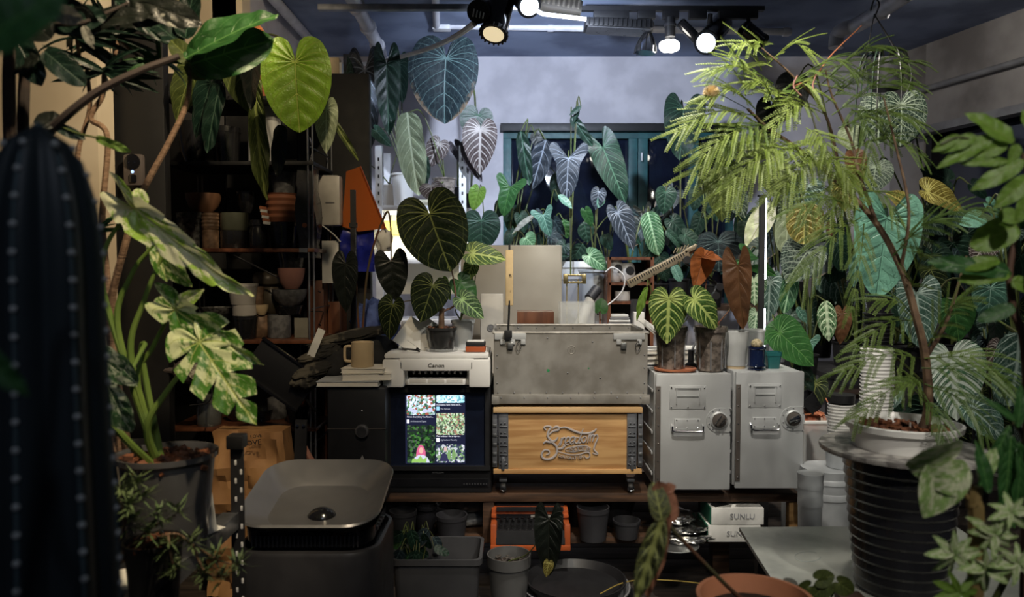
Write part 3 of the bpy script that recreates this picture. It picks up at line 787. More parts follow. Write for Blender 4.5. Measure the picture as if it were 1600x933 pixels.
# ------------------------------------------------------------------ aluminium crate
def crate_open():
    t = thing('metal_crate', 'large worn aluminium crate without lid, standing on the wooden crate', 'crate', (pt(893.5, 0, 2.97).x, 3.17, 0))
    z0 = pt(0, 632, 2.95).z; z1 = pt(0, 520, 2.97).z; W = 243/F*2.97; D = .40
    t.location.z = z0; H = z1-z0; y0 = -.20
    m = _MC['alu_old']
    box('front_wall', (0, y0, H/2+.01), (W*.985, .005, H-.02), m, t)
    box('back_wall', (0, y0+D, H/2+.01), (W*.985, .005, H-.02), m, t)
    for s in (-1, 1): box('side_wall', (s*W*.492, y0+D/2, H/2+.01), (.005, D, H-.02), m, t)
    box('crate_bottom', (0, y0+D/2, .012), (W*.98, D, .005), m, t)
    for y in (y0, y0+D): tub('rim', [Vector((-W/2, y, H))+t.location, Vector((W/2, y, H))+t.location], .0055, m, t, 8, raw=True)
    for s in (-1, 1): tub('rim', [Vector((s*W/2, y0, H))+t.location, Vector((s*W/2, y0+D, H))+t.location], .0055, m, t, 8, raw=True)
    box('base_band', (0, y0-.005, .018), (W+.012, .008, .036), m, t, bev=.002)
    box('base_band', (0, y0+D+.005, .018), (W+.012, .008, .036), m, t, bev=.002)
    for s in (-1, 1): box('corner_cap', (s*(W/2-.008), y0-.009, .014), (.028, .006, .032), m, t, bev=.002)
    for s, xx in ((-1, -W*.39), (1, W*.375)):
        box('latch_plate', (xx, y0-.005, H-.014), (.122, .008, .024), _MC['alu'], t, bev=.002)
        for k in (-1, 0, 1) if s < 0 else (-1, 1):
            box('latch_tab', (xx+k*.04+(.01 if s < 0 else -.0), y0-.006, H-.035), (.018, .006, .02), _MC['alu'], t, bev=.002)
        box('padlock' if s > 0 else 'latch_hook', (xx+(-.022 if s > 0 else 0), y0-.01, H-.05), (.022, .01, .026), _MC['steel'], t, bev=.003)
        tub('latch_wire', [t.location+Vector((xx+q, y0-.011, H-zz)) for q, zz in ((.034, .03), (.042, .055), (.03, .07), (.024, .05), (.034, .03))], .0012, _MC['dark_steel'], t, 6, 4)
    bm = bmesh.new(); bmesh.ops.create_uvsphere(bm, u_segments=8, v_segments=6, radius=.0028)
    r0 = fin('rivet', bm, _MC['zinc'], t, True)
    spots = [(-W*.47+i*W*.94/9, .043) for i in range(10)] + [(-W*.45+i*W*.9/6, .024) for i in range(7)] + [(s*W*.475, z) for s in (-1, 1) for z in (.08, .14, .19)] + [(-W*.15, H-.02), (W*.14, H-.035), (W*.19, .1), (-W*.02, .12)]
    for i, (x, z) in enumerate(spots):
        r = r0 if i == 0 else r0.copy()
        if i: COL.objects.link(r)
        r.location = (x, y0-.0035-(.006 if z < .036 else 0), z)
    for i in range(8):
        r = r0.copy(); COL.objects.link(r); r.location = (-W*.47+i*W*.94/7, y0+D-.004, H-.012)
    # stamped ring emblem
    ring = [t.location+Vector((W*.005+.0155*math.cos(a*PI/10), y0-.0025, H*.76+.0155*math.sin(a*PI/10))) for a in range(21)]
    tub('stamped_emblem', ring, .0014, m, t, 6, raw=True)
    tub('stamped_letter', [t.location+Vector((W*.005+x, y0-.0025, H*.76+z)) for x, z in ((-.004, -.009), (-.004, .009))], .0012, m, t, 6, raw=True)
    tub('stamped_letter', [t.location+Vector((W*.005+x, y0-.0025, H*.76+z)) for x, z in ((.004, -.009), (.004, .009), (-.004, .0), (.006, 0))], .0012, m, t, 6, raw=True)
    GS = M('green_paint', (.03, .30, .10), .6)
    for x, z, r in ((-W*.145, H*.47, .0055), (W*.115, H*.5, .003)):
        bm = bmesh.new(); vs = [bm.verts.new((x+r*(1+.4*math.sin(k*2.3))*math.cos(k*PI/5), y0-.0030, z+r*(1+.3*math.cos(k*1.7))*math.sin(k*PI/5))) for k in range(10)]; bm.faces.new(vs)
        fin('paint_spot', bm, GS, t)
crate_open()
# ------------------------------------------------------------------ wooden crate with lettering
zc0 = pt(0, 740, 2.97).z; zc1 = pt(0, 636, 2.97).z
t = thing('wooden_crate', 'pine crate on castors with raised grey lettering and steel corner strips', 'crate', (pt(889, 0, 2.97).x, 3.17, BZ))
W = 234/F*2.97; D = .38; y0 = -.19; zb = zc0-BZ; zt_ = zc1-BZ
box('front_board', (0, y0, (zb+zt_)/2-.008), (W*.86, .016, zt_-zb-.034), _MC['pine'], t, bev=.002)
box('back_board', (0, y0+D, (zb+zt_)/2-.008), (W*.86, .016, zt_-zb-.034), _MC['pine'], t)
for s in (-1, 1): box('side_board', (s*W*.44, 0, (zb+zt_)/2-.008), (.016, D, zt_-zb-.034), _MC['pine'], t)
box('lid_board', (0, 0, zt_-.010), (W, D+.05, .020), _MC['pine_light'], t, bev=.002)
box('base_board', (0, 0, zb+.009), (W, D+.03, .018), _MC['pine'], t, bev=.002)
for s in (-1, 1):
    x = s*W*.435
    box('corner_strip', (x-s*.002, y0-.011, (zb+zt_)/2-.004), (.038, .004, zt_-zb-.04), _MC['zinc'], t, bev=.001)
    box('side_strip', (x+s*.032, y0+.005, (zb+zt_)/2), (.018, .03, zt_-zb-.052), _MC['zinc'], t, bev=.001)
    for k in range(5):
        z = zb+.035+k*.037
        box('strip_slot', (x-s*.002, y0-.0135, z), (.03, .004, .005), _MC['chrome'], t, bev=.001)
        for q in (-.008, .008): box('rivet', (x+q, y0-.014, z+.014), (.006, .004, .006), _MC['chrome'], t, bev=.0015)
        box('side_rib', (x+s*.032, y0-.011, z+.004), (.014, .004, .012), _MC['steel'], t, bev=.001)
    box('clasp', (x, y0-.016, zb+.04), (.012, .008, .05), _MC['zinc'], t, bev=.002)
    for y in (y0+.03, y0+D-.03):
        c = Vector((x, y, .022))
        bm = bmesh.new(); lathe(bm, [(0, -.011), (.019, -.011), (.021, -.006), (.021, .006), (.019, .011), (0, .011)], 20, mat=Matrix.Rotation(PI/2, 4, 'Y'))
        o = fin('castor', bm, _MC['black'], t, True); o.location = c+Vector((0, 0, 0))
        bm = bmesh.new(); tube(bm, [Vector((.0, -.016 if y < 0 else .016, 0))+Vector((.013*math.cos(a*PI/8), 0, .013*math.sin(a*PI/8))) for a in range(9, 18)], .0022, 6)
        o2 = fin('castor_rim', bm, _MC['chrome'], o, True)
        box('castor_fork', c+Vector((0, 0, .028)), (.03, .03, .012), _MC['zinc'], t, bev=.002)
    box('axle_cap', (x, y0+.008, .022), (.008, .004, .008), _MC['chrome'], t, bev=.002)
# lettering: raised grey strokes
def strokes(name, S, r, m, t, y, depth=.5):
    """script strokes given in picture pixels, raised from the board"""
    for pts_ in S:
        q = curve([pt(x, yy, y) for x, yy in pts_], 7)
        bm = bmesh.new(); n = len(q)
        rr = [r*(.55+.45*math.sin(PI*(i+.6)/(n+.2))) for i in range(n)]
        tube(bm, q, rr, 8); 
        for v in bm.verts: v.co.y = y + (v.co.y-y)*.6
        fin(name, bm, m, t, True, world=True)
LM = M('letter_grey', (.42, .38, .37), .55)
yy = 3.17+y0-.012
F_ = [[(853, 672), (850, 668), (856, 666), (861, 668), (857, 674), (856, 682), (863, 691), (870, 699), (869, 710), (860, 717), (850, 717), (846, 711), (850, 704), (857, 704), (858, 709), (853, 711)],
      [(857, 680), (864, 674), (872, 672), (873, 668), (868, 667), (864, 670)],
      [(849, 693), (853, 690), (860, 691), (868, 688), (872, 683)], [(874, 669), (884, 668), (896, 673), (908, 677), (920, 677), (928, 674), (932, 670)],
      [(869, 701), (877, 701), (882, 697), (880, 695)]]
strokes('letter_stroke', F_, .0046, LM, t, yy)
r_ = [[(872, 697), (876, 690), (878, 684), (877, 692), (875, 697)], [(877, 688), (881, 684), (884, 685)],
      [(884, 692), (889, 689), (890, 684), (886, 684), (883, 690), (885, 695), (889, 694)],
      [(891, 692), (897, 688), (898, 683), (893, 684), (890, 690), (893, 694), (897, 692)],
      [(905, 684), (900, 684), (898, 690), (901, 693), (905, 688), (909, 676), (911, 670)], [(906, 684), (904, 692), (908, 692)],
      [(913, 682), (909, 686), (910, 691), (914, 690), (916, 684), (913, 682)],
      [(918, 692), (920, 682), (923, 680), (922, 690)], [(922, 684), (927, 679), (928, 682), (926, 690)], [(927, 684), (932, 679), (934, 684), (930, 694), (928, 702), (931, 706), (934, 709), (931, 710), (926, 708)],
      [(923, 678), (928, 674), (930, 672)]]
strokes('letter_stroke', r_, .0034, LM, t, yy)
strokes('ribbon_stroke', [[(886, 706), (884, 702), (893, 699), (905, 697), (916, 697), (923, 700)], [(870, 705), (880, 708), (893, 711), (906, 710), (915, 707), (921, 708), (921, 714), (916, 716), (913, 712)], [(886, 705), (896, 706), (908, 704), (922, 705)]], .0028, LM, t, yy)
def ctext(s, px0, py0, px1, py1, size, curve_=2.0):
    n = len(s)
    for i, ch in enumerate(s):
        if ch == ' ': continue
        f = i/(n-1); x = px0+(px1-px0)*f; y = py0+(py1-py0)*f+curve_*math.sin(PI*f)
        text('letter', ch, size, LM, t, pt(x, y, yy-.002)-t.location, ext=.002)
ctext('INDUSTRIES', 890, 703, 921, 702, .0155, -1.5); ctext('CORPORATION', 874, 712.5, 910, 714, .0145, 2.5)
# ------------------------------------------------------------------ aluminium cabinets
def cabinet(px0, px1, ytop, ybot, lab, knobrot, bright):
    Yf = 2.94
    a = pt(px0, ybot, Yf); b = pt(px1, ytop, Yf); W = b.x-a.x; H = b.z-a.z; D = .40
    t = thing('metal_cabinet', lab, 'cabinet', (a.x+W/2, Yf+.2, a.z))
    y0 = -.2
    box('cabinet_body', (.0, .015, H/2), (W*.985, D-.03, H*.985), _MC['alu'], t, bev=.006)
    box('door', (0, y0, H/2), (W-.004, .016, H), _MC['alu'], t, bev=.0075)
    box('hinge_strip', (-W/2+.012, y0-.0095, H*.48), (.018, .004, H*.82), _MC['alu_dark'], t, bev=.001)
    bm = bmesh.new(); bmesh.ops.create_uvsphere(bm, u_segments=8, v_segments=6, radius=.0032)
    r0 = fin('rivet', bm, _MC['chrome'], t, True)
    R = [(-W/2+.012, H*.1+i*H*.152) for i in range(6)]
    X0, X1, Z0, Z1 = -W*.29, W*.14, H*.71, H*.88
    R += [(X0, Z1), (X1, Z1), (X0, Z0), (X1, Z0), ((X0+X1)/2, Z0)]
    R += [(-W*.22+i*W*.14, H*.60) for i in range(3)] + [(-W*.22+i*W*.14, H*.535) for i in range(3)]
    kx, kz = W*.335, H*.60
    R += [(kx+.041*math.cos(q), kz+.041*math.sin(q)) for q in (2.2, 2.8, 3.5, 4.1, 1.57, 4.71)] + [(W*.475, kz+.045), (W*.475, kz+.02), (W*.475, kz-.045)]
    for i, (x, z) in enumerate(R):
        r = r0 if i == 0 else r0.copy()
        if i: COL.objects.link(r)
        r.location = (x, y0-.0115, z)
    m = _MC['alu']
    box('label_plate', ((X0+X1)/2, y0-.0085, (Z0+Z1)/2), (X1-X0+.014, .003, Z1-Z0+.014), m, t, bev=.001)
    fr = box('label_frame', ((X0+X1)/2, y0-.012, (Z0+Z1)/2+.006), (W*.30, .003, .004), m, t)
    for dx, dz, sx_, sz_ in ((0, .062, W*.34, .006), (-W*.15, .03, .004, .062), (W*.15, .03, .004, .062)):
        box('label_frame', ((X0+X1)/2+dx, y0-.012, (Z0+Z1)/2-.025+dz-.0), (sx_, .005, sz_), m, t, bev=.001)
    box('handle_plate', (-W*.08, y0-.0095, H*.565), (W*.34, .005, .042), m, t, bev=.002)
    q = t.location; hx = W*.20
    tub('handle', [q+Vector((-W*.08+a_, y0-b_, H*c_)) for a_, b_, c_ in ((-hx, .010, .56), (-hx, .020, .55), (-hx, .022, .515), (-hx+.012, .022, .507), (hx-.012, .022, .507), (hx, .022, .515), (hx, .020, .55), (hx, .010, .56))], .0042, _MC['chrome'], t, 8, raw=True)
    lat('lock_plate', [(0, 0), (.047, 0), (.047, .003), (0, .003)], m, t, (kx-.002, y0-.008, kz), 28, (PI/2, 0, 0))
    box('lock_plate_tail', ((kx+W*.5-.008)/2, y0-.0095, kz), (W*.5-kx-.010, .0024, .094), m, t)
    lat('lock_ring', [(0, 0), (.034, 0), (.034, .005), (.029, .008), (.029, .003), (0, .003)], _MC['alu'], t, (kx, y0-.011, kz), 28, (PI/2, 0, 0))
    lat('lock_dial', [(0, 0), (.027, 0), (.027, .004), (.024, .005), (0, .005)], _MC['alu_dark'], t, (kx, y0-.014, kz), 28, (PI/2, 0, 0))
    k = box('lock_handle', (kx, y0-.024, kz), (.044, .010, .013), _MC['chrome' if bright else 'alu_dark'], t, bev=.003, ry=knobrot)
    box('grip_edge', (0, -.005, .009), (.040, .006, .004), _MC['chrome'], k, bev=.001)
    box('grip_edge', (.006, -.005, -.010), (.026, .006, .004), _MC['chrome'], k, bev=.001)
    for i in range(5): box('side_rib', (-W/2-.004, .0, H*.12+i*H*.18), (.006, D*.85, .012), m, t, bev=.002, rx=.0)
    return q.z+H
ct = cabinet(1022, 1143, 583, 765, 'left aluminium cabinet, the one beside the open crate', -.95, False)
cabinet(1146, 1257, 580, 763, 'right aluminium cabinet, the one with the bright lock handle', -.45, True)
CT = pt(0, 583, 2.94).z
# ------------------------------------------------------------------ iMac-like computer, desk and desk things
DY = 3.9; DZ = .74
t = thing('desk', 'plain dark desk behind the bench that carries the computer', 'desk', (.25, 3.92, 0))
box('desk_top', (0, 0, DZ-.015), (2.0, .62, .03), _MC['wood_dark'], t, bev=.003)
for x in (-.95, .95):
    for y in (-.27, .27): box('leg', (x, y, (DZ-.04)/2+.025), (.05, .05, DZ-.055-.03), _MC['black'], t)
t = thing('desktop_computer', 'large silver desktop computer seen from behind, above the metal crate', 'computer', (pt(799, 0, DY).x, DY, DZ))
W = 158/F*DY; z1 = pt(0, 383, DY).z-DZ
sc = box('computer_case', (0, 0, z1-.25), (W, .03, .50), M('silver_case', (.55, .52, .47), .42, .35, c2=(.52, .49, .44)), t, bev=.011)
bm = bmesh.new(); bx(bm, (0, 0, .12), (.19, .012, .24), rx=-.25); bx(bm, (0, .03, .006), (.19, .17, .01)); fin('stand', bm, _MC['silver_case'], t)
t.rotation_euler = (0, 0, .0)
t = thing('speaker', 'cream flat speaker with a round grey eye between computer and printer', 'speaker', pt(768, 560, 3.55) )
t.location = (pt(768, 0, 3.6).x, 3.62, DZ)
zz = pt(0, 459, 3.6).z-DZ
box('speaker_case', (0, 0, zz/2), (36/F*3.6, .05, zz), _MC['cream_plastic'], t, bev=.008)
lat('speaker_eye', [(0, 0), (.017, 0), (.017, .004), (.009, .002), (.008, .005), (0, .005)], _MC['grey_plastic'], t, (-.005, -.026, zz-.16), 20, (PI/2, 0, 0))
o = tag(box('wooden_box', (pt(837, 0, 3.62).x, 3.62, (pt(0, 486, 3.62).z+DZ)/2), (57/F*3.62, .12, pt(0, 486, 3.62).z-DZ), _MC['wood_red'], bev=.003), 'small reddish wooden box just behind the crate rim', 'box')
# acrylic lamp / brass gauge with tank
t = thing('glass_tank', 'small clear glass tank with cuttings behind the crate', 'tank', (pt(902, 0, 3.7).x, 3.7, DZ))
tz = pt(0, 472, 3.7).z-DZ; tw = 52/F*3.7
for x, y, sx_, sy_ in ((0, -.08, tw, .003), (0, .08, tw, .003), (-tw/2, 0, .003, .16), (tw/2, 0, .003, .16)):
    box('pane', (x, y, tz/2), (sx_, sy_, tz), _MC['clear'], t)
box('tank_bottom', (0, 0, .004), (tw, .16, .006), _MC['milky_solid'], t)
box('water_moss', (0, 0, tz*.55), (tw*.93, .145, .05), _MC['lf_mid'], t, bev=.012)
t = thing('brass_gauge', 'little brass frame on two thin rods over the glass tank', 'gauge', (pt(900, 0, 3.85).x, 3.87, DZ))
gz = pt(0, 436, 3.85).z-DZ; BR = M('brass', (.75, .62, .33), .28, 1)
for px in (887, 905): box('rod', (pt(px, 0, 3.87).x-t.location.x, 0, gz/2), (.006, .006, gz), BR, t)
for dz in (-.018, .018): box('gauge_bar', (0, 0, gz+dz), (.105, .03, .01), BR, t, bev=.002)
for s in (-1, 1): box('gauge_block', (s*.046, 0, gz), (.022, .034, .05), BR, t, bev=.003)
t = thing('paper_tube', 'rolled white paper tube leaning behind the glass tank', 'paper roll', pt(893, 500, 3.95)); t.location.z = DZ
tub('roll', [Vector((pt(880,0,4.0).x, 4.0, DZ+.032)), pt(925, 462, 4.15)], .028, _MC['paper_white'], t, 16, raw=True)
tub('roll_end', [pt(921, 467, 4.13), pt(933, 452, 4.17)], .030, _MC['charcoal'], t, 16, raw=True)
# pen standing tall and clipped on crate: yellow tag on black rod
t = thing('marker_rod', 'black rod clipped to the crate rim with a tall tan paper tag on top', 'rod', pt(794, 522, 2.955))
tub('rod', [pt(794, 526, 2.955), pt(796, 470, 2.96)], .0042, _MC['black'], t, 8, raw=True)
box('paper_tag', pt(796, 434, 2.962)-t.location, (.030, .010, .215), _MC['tag_yellow'], t, bev=.004)
box('rod_tip', pt(796, 386, 2.962)-t.location, (.008, .008, .02), _MC['black'], t)
box('clip', pt(794, 522, 2.95)-t.location, (.030, .016, .028), _MC['black'], t, bev=.002)
text('tag_lettering', 'K:', .014, _MC['black'], t, pt(798, 430, 2.9535)-t.location, rot=(PI/2, 0, 0)); text('tag_lettering', '-', .014, _MC['black'], t, pt(798, 454, 2.9535)-t.location)
# desk lamp: a ribbed bar head on a jointed arm
t = thing('desk_lamp', 'gold-grey slotted bar lamp on a jointed dark arm above the cabinets', 'lamp', (pt(1085, 0, 3.12).x, 3.12, CT-.0))
a, b = pt(983, 444, 3.25), pt(1072, 396, 3.3)
LMt = M('lamp_gold', (.42, .35, .25), .4, .6)
d = (b-a); ang = math.atan2(d.z, d.x)
c = (a+b)/2
hd = box('lamp_head', c-t.location, (d.length, .05, .035), LMt, t, bev=.004, ry=-ang)
for i in range(24): box('slot', (-d.length*.46+i*d.length*.038, -.0255, .006), (.004, .003, .014), _MC['black'], hd)
for i in range(4): box('screw', (-d.length*.3+i*d.length*.2, -.026, -.011), (.006, .003, .006), _MC['chrome'], hd, bev=.001)
bm = bmesh.new(); bx(bm, (d.length*.53, -.01, .012), (.05, .03, .02), bev=.004); bx(bm, (d.length*.6, .012, .004), (.05, .02, .014), bev=.003, ry=-.5); fin('hinge', bm, LMt, hd, True)
for k in range(5): tub('spring', [pt(1052+k*5, 396-k*1.5, 3.26), pt(1056+k*5, 388-k*1.5, 3.26)], .0025, LMt, t, 6, raw=True)
for off in (0, 7):
    tub('arm_bar', [pt(1073-off*.3, 404+off, 3.25), pt(1124, 446+off*.6, 3.22)], .005, _MC['dark_steel'], t, 6, raw=True)
    tub('arm_bar', [pt(1124-off*.6, 446, 3.22), pt(1108-off*.8, 500, 3.2), pt(1086-off, 552, 3.15)], .005, _MC['dark_steel'], t, 6, raw=True)
for q in ((1073, 406), (1124, 448), (1118, 462)): 
    o = lat('joint', [(0, -.014), (.016, -.014), (.016, .014), (0, .014)], _MC['dark_steel'], t, pt(*q, 3.21)-t.location, 14, (PI/2, 0, 0))
bm = bmesh.new(); lathe(bm, [(0, 0), (.022, 0), (.022, .012), (.012, .02), (.012, .07), (0, .07)], 14); fin('lamp_clamp', bm, _MC['black'], t, True)
box('clamp_foot', (0, 0, .003), (.06, .05, .008), _MC['black'], t)

# ------------------------------------------------------------------ pots on the cabinets
Z = CT+.001
def onpot(name, label, px, Y, w, py_top, m, soil, z=Z, **k):
    base = Vector((pt(px, 0, Y).x, Y, z)); R = w/2/F*Y; H = pt(0, py_top, Y).z-z
    t = thing(name, label, k.pop('cat', 'pot'), base, 0, k.pop('group', None))
    potpart(t, R, H, m, soil, **k)
    return t, R, H
t = thing('cork_saucer', 'round cork plate under the leftmost pot on the cabinets', 'saucer', (pt(1060, 0, 3.02).x, 3.02, Z))
lat('saucer', [(0, 0), (.078, 0), (.083, .004), (.083, .010), (.074, .010), (.07, .007), (0, .007)], _MC['terracotta'], t)
pcr, R1, H1 = onpot('potted_anthurium', 'potted plant with the big heart leaf of bright yellow-green veins on the left cabinet', 1053, 3.02, 52, 510, _MC['clear_pot'], 'soil_grey', z=Z+.008, cat='plant', bot=.74, rim=.1, fill=.9)
for i in range(6):
    an = -2.4+i*.9
    box('pot_rib', (R1*.86*math.cos(an), R1*.86*math.sin(an), H1*.4), (.004, .004, H1*.7), _MC['grey_plastic'], pcr)
leaf(pcr, (1045, 467), (1043, 539), 2.91, 'lf_crystal', 'heart', 61/70, 4, pet=[(1040, 500, 3.05), Vector((pcr.location.x, pcr.location.y, Z+H1))], N=6, fold=-.04, cup=-.12, relief=.02)
leaf(pcr, (1085, 468), (1128, 513), 2.93, 'lf_crystal', 'heart', .86, -15, pet=[(1072, 500, 3.1), Vector((pcr.location.x+.01, pcr.location.y, Z+H1))], N=5, droop=.2)
leaf(pcr, (1011, 448), (992, 500), 3.0, 'lf_fresh', 'lance', .2, 30, pet=[(1014, 440, 3.05), (1030, 500, 3.05), Vector((pcr.location.x-.01, pcr.location.y, Z+H1))], N=4)
pdk, R2, H2_ = onpot('potted_anthurium', 'clear pot of dark mix with an upright brown narrow leaf, front row of the cabinets', 1116, 3.02, 53, 510, _MC['clear_pot'], 'soil_grey', cat='plant', bot=.74, rim=.12, fill=.9)
for i in range(6):
    an = -2.6+i*.8
    box('pot_rib', (R2*.86*math.cos(an), R2*.86*math.sin(an), H2_*.4), (.005, .004, H2_*.7), _MC['grey_plastic'], pdk)
leaf(pdk, (1153, 415), (1158, 516), 3.05, 'lf_brown', 'arrow', .36, 35, pet=[(1158, 412, 3.07), (1148, 470, 3.1), Vector((pdk.location.x+.02, pdk.location.y, Z+H2_))], fold=.25, pm=_MC['petiole_red'])
o_t, _, _ = onpot('potted_anthurium', 'white rimmed pot with three-cornered rust orange leaf behind the front pots', 1140, 3.2, 50, 516, _MC['milky_solid'], 'soil_grey', cat='plant', bot=.8)
leaf(o_t, (1100, 402), (1083, 451), 3.2, 'lf_rust', 'heart', .75, -20, pet=[(1104, 430, 3.22), (1104, 470, 3.22), (1130, 520, 3.2)], pm=_MC['petiole_red'], droop=-.1)
leaf(o_t, (1100, 402), (1128, 408), 3.2, 'lf_rust', 'heart', 1.15, -60, pm=_MC['petiole_red'], droop=-.1)
t = thing('clear_cup', 'frosted clear cup with crumpled bag inside, on the wooden disc', 'cup', (pt(1156, 0, 3.06).x, 3.06, Z))
lat('wooden_disc', [(0, 0), (.037, 0), (.038, .003), (.038, .011), (.036, .013), (0, .013)], _MC['beige_ceramic'], t)
lat('cup', [(0, .014), (.040, .014), (.050, .15), (.048, .15), (.038, .017), (0, .017)], _MC['milky'], t)
o = lat('crumpled_bag', [(0, .02), (.028, .02), (.036, .06), (.030, .10), (.012, .11), (0, .11)], _MC['foil'], t, seg=9, smooth=False)
t = thing('clear_cup', 'empty frosted clear cup between the wooden disc and the cactus pot', 'cup', (pt(1186, 0, 3.2).x, 3.22, Z))
lat('cup', [(0, 0), (.040, 0), (.048, .135), (.051, .137), (.051, .145), (.046, .145), (.038, .004), (0, .004)], _MC['milky'], t)
t = thing('potted_cactus', 'small round pale cactus in a glossy navy pot on the right cabinet', 'cactus', (pt(1187, 0, 3.02).x, 3.0, Z))
lat('saucer', [(0, 0), (.028, 0), (.034, .008), (.032, .010), (.0, .006)], _MC['navy_glaze'], t)
lat('pot', [(0, .008), (.029, .008), (.036, .02), (.031, .028), (.033, .085), (.036, .088), (.036, .096), (.031, .096), (.029, .085), (0, .085)], _MC['navy_glaze'], t)
soilpart(t, .03, .089, 'soil_grey')
bm = bmesh.new()
lathe(bm, [(.022*math.sin(a*PI/10), .106-.020*math.cos(a*PI/10)) for a in range(11)], 26)
for i, v in enumerate(bm.verts): v.co.x *= 1+.05*math.sin(i*2.1); v.co.y *= 1+.05*math.sin(i*2.1)
fin('cactus_body', bm, M('cactus_pale', (.55, .46, .30), .8, c2=(.30, .26, .14), ns=120, bs=1), t, True)
t = thing('square_pot', 'small empty teal plastic pot at the right end of the cabinets', 'pot', (pt(1215, 0, 3.05).x, 3.05, Z))
potpart(t, .030, .070, _MC['teal_plastic'], None, bot=.72, rim=.22, sq=1)
bm = bmesh.new()
# books lying behind the pots
for i, (px, wd, hh, lab, mm) in enumerate(((1040, .30, .022, 'lowest grey book of the stack behind the cabinet pots', 'milky_solid'), (1042, .28, .018, 'cream book in the middle of the stack behind the pots', 'paper'), (1046, .30, .016, 'white notebook topmost behind the leftmost cabinet pot', 'paper_white'))):
    t = thing('book', lab, 'book', (pt(px, 0, 3.25).x+.03, 3.25, Z+.001+i*.023), .05*i)
    box('pages', (0, 0, hh/2), (wd-.01, .16, hh-.005), _MC['paper'], t)
    box('cover', (0, 0, hh), (wd, .165, .002), _MC[mm], t); box('cover', (0, 0, .001), (wd, .165, .002), _MC[mm], t)
for i in range(2):
    tag(box('envelope', pt(1012+i*6, 507+i*7, 3.16), (.10, .07, .003), _MC['paper_white'], ry=.6+.1*i, rx=.3), ['white paper sheet sticking out above the crate corner', 'second cream sheet tucked below at the crate corner'][i], 'paper')

# ------------------------------------------------------------------ pots on the printer
t = thing('potted_anthurium', 'dark velvet-leaved plant in a smoky plastic pot on the white printer', 'plant', (pt(688, 0, 3.05).x, 3.05, PT))
lat('saucer', [(0, 0), (.062, 0), (.069, .012), (.066, .013), (.06, .004), (0, .004)], _MC['clear'], t)
PR = 24/F*3.05*1.02; PH = pt(0, 511, 3.05).z-PT
potpart(t, PR, PH-.004, M('smoke_solid', (.035, .035, .035), .25, c2=(.02, .02, .02), coat=.4, ns=6), 'soil', bot=.76, rim=.12, z=.004)
bark(t, PR*.85, PH*.92, 40, _MC['bark'], .007)
top = t.location+Vector((0, 0, PH))
tub('stem', [top-Vector((0, 0, .03)), top+Vector((.0, 0, .04)), top+Vector((.004, 0, .075))], (.014, .009), _MC['trunk'], t)
vp = t; rt = top+Vector((.004, 0, .06)); pmr = _MC['petiole_red']
leaf(vp, (671, 334), (703, 425), 2.98, 'lf_velvet', 'round', 1.05, 8, pet=[(700, 400, 3.1), (712, 470, 3.08), rt], pm=pmr, pr=.0035, N=5, relief=.022, cup=-.1, ripple=.01)
leaf(vp, (676, 446), (656, 505), 3.0, 'lf_velvet', 'heart', 66/78*1.15, -8, pet=[(680, 480, 3.03), rt], pm=pmr, N=5, fold=-.05, cup=-.1)
leaf(vp, (614, 476), (600, 531), 2.97, 'lf_velvet', 'heart', .78, 18, pet=[(650, 470, 3.02), rt], pm=pmr, N=5, droop=.3)
wp, R3, H3 = None, 0, 0
t = thing('potted_anthurium', 'small anthurium with pale yellow veins in a white pot behind the smoky pot', 'plant', (pt(722, 0, 3.16).x, 3.16, PT))
potpart(t, .050, pt(0, 500, 3.16).z-PT, _MC['milky_solid'], 'soil', bot=.7, rim=.1)
rt = t.location+Vector((-.01, 0, pt(0, 500, 3.16).z-PT))
leaf(t, (738, 396), (792, 403), 3.1, 'lf_crystal', 'heart', .72, -15, pet=[(742, 440, 3.15), rt], N=5)
leaf(t, (738, 414), (727, 440), 3.14, 'lf_crystal', 'heart', .95, 20, pet=[(735, 440, 3.15), rt], N=5)
leaf(t, (718, 440), (745, 472), 3.12, 'lf_mid', 'heart', .95, -20, pet=[(725, 455, 3.15), rt], N=5)
leaf(t, (722, 468), (757, 497), 3.05, 'lf_velvet2', 'heart', .82, -10, pet=[(712, 485, 3.12), rt], N=5)
leaf(t, (693, 440), (702, 470), 3.16, 'lf_fresh', 'heart', .6, 30, N=5)
t = thing('glass_jar', 'round glass jar of moss behind the leaning cards on the printer', 'jar', (pt(645, 0, 3.2).x, 3.16, PT))
lat('jar', [(0, 0), (.05, 0), (.062, .03), (.060, .075), (.05, .095), (.05, .11), (.048, .11), (.048, .095), (.057, .07), (0, .006)], _MC['clear'], t)
lat('moss', [(0, .008), (.045, .008), (.054, .03), (.05, .06), (.03, .066), (0, .068)], _MC['kraft'], t, seg=14)

# ------------------------------------------------------------------ black upright cabinet, books, mug, gloves
HZ = pt(0, 600, 2.95).z
t = thing('burner_cabinet', 'tall matt black appliance with one round knob left of the television', 'appliance', (pt(550, 0, 2.9).x+.005, 3.02, BZ-.003))
W = 92/F*2.9; H = HZ-BZ
box('housing', (0, 0, H/2), (W, .26, H), _MC['black'], t, bev=.010)
box('panel_seam', (0, -.131, H*.64), (W, .003, .003), _MC['alu_dark'], t)
lat('knob', [(0, 0), (.026, 0), (.026, .014), (.022, .018), (0, .018)], _MC['charcoal_gloss'], t, (.022, -.130, H*.62), 24, (PI/2, 0, 0))
lat('knob_face', [(0, 0), (.019, 0), (.018, .003), (0, .003)], _MC['charcoal'], t, (.022, -.147, H*.62), 24, (PI/2, 0, 0))
bm = bmesh.new(); vs = [bm.verts.new((.022+x, -.1325, H*.38+z)) for x, z in ((-.013, -.011), (.013, -.011), (0, .014))]; bm.faces.new(vs); fin('triangle_mark', bm, M('mark_grey', (.30, .29, .28), .4), t)
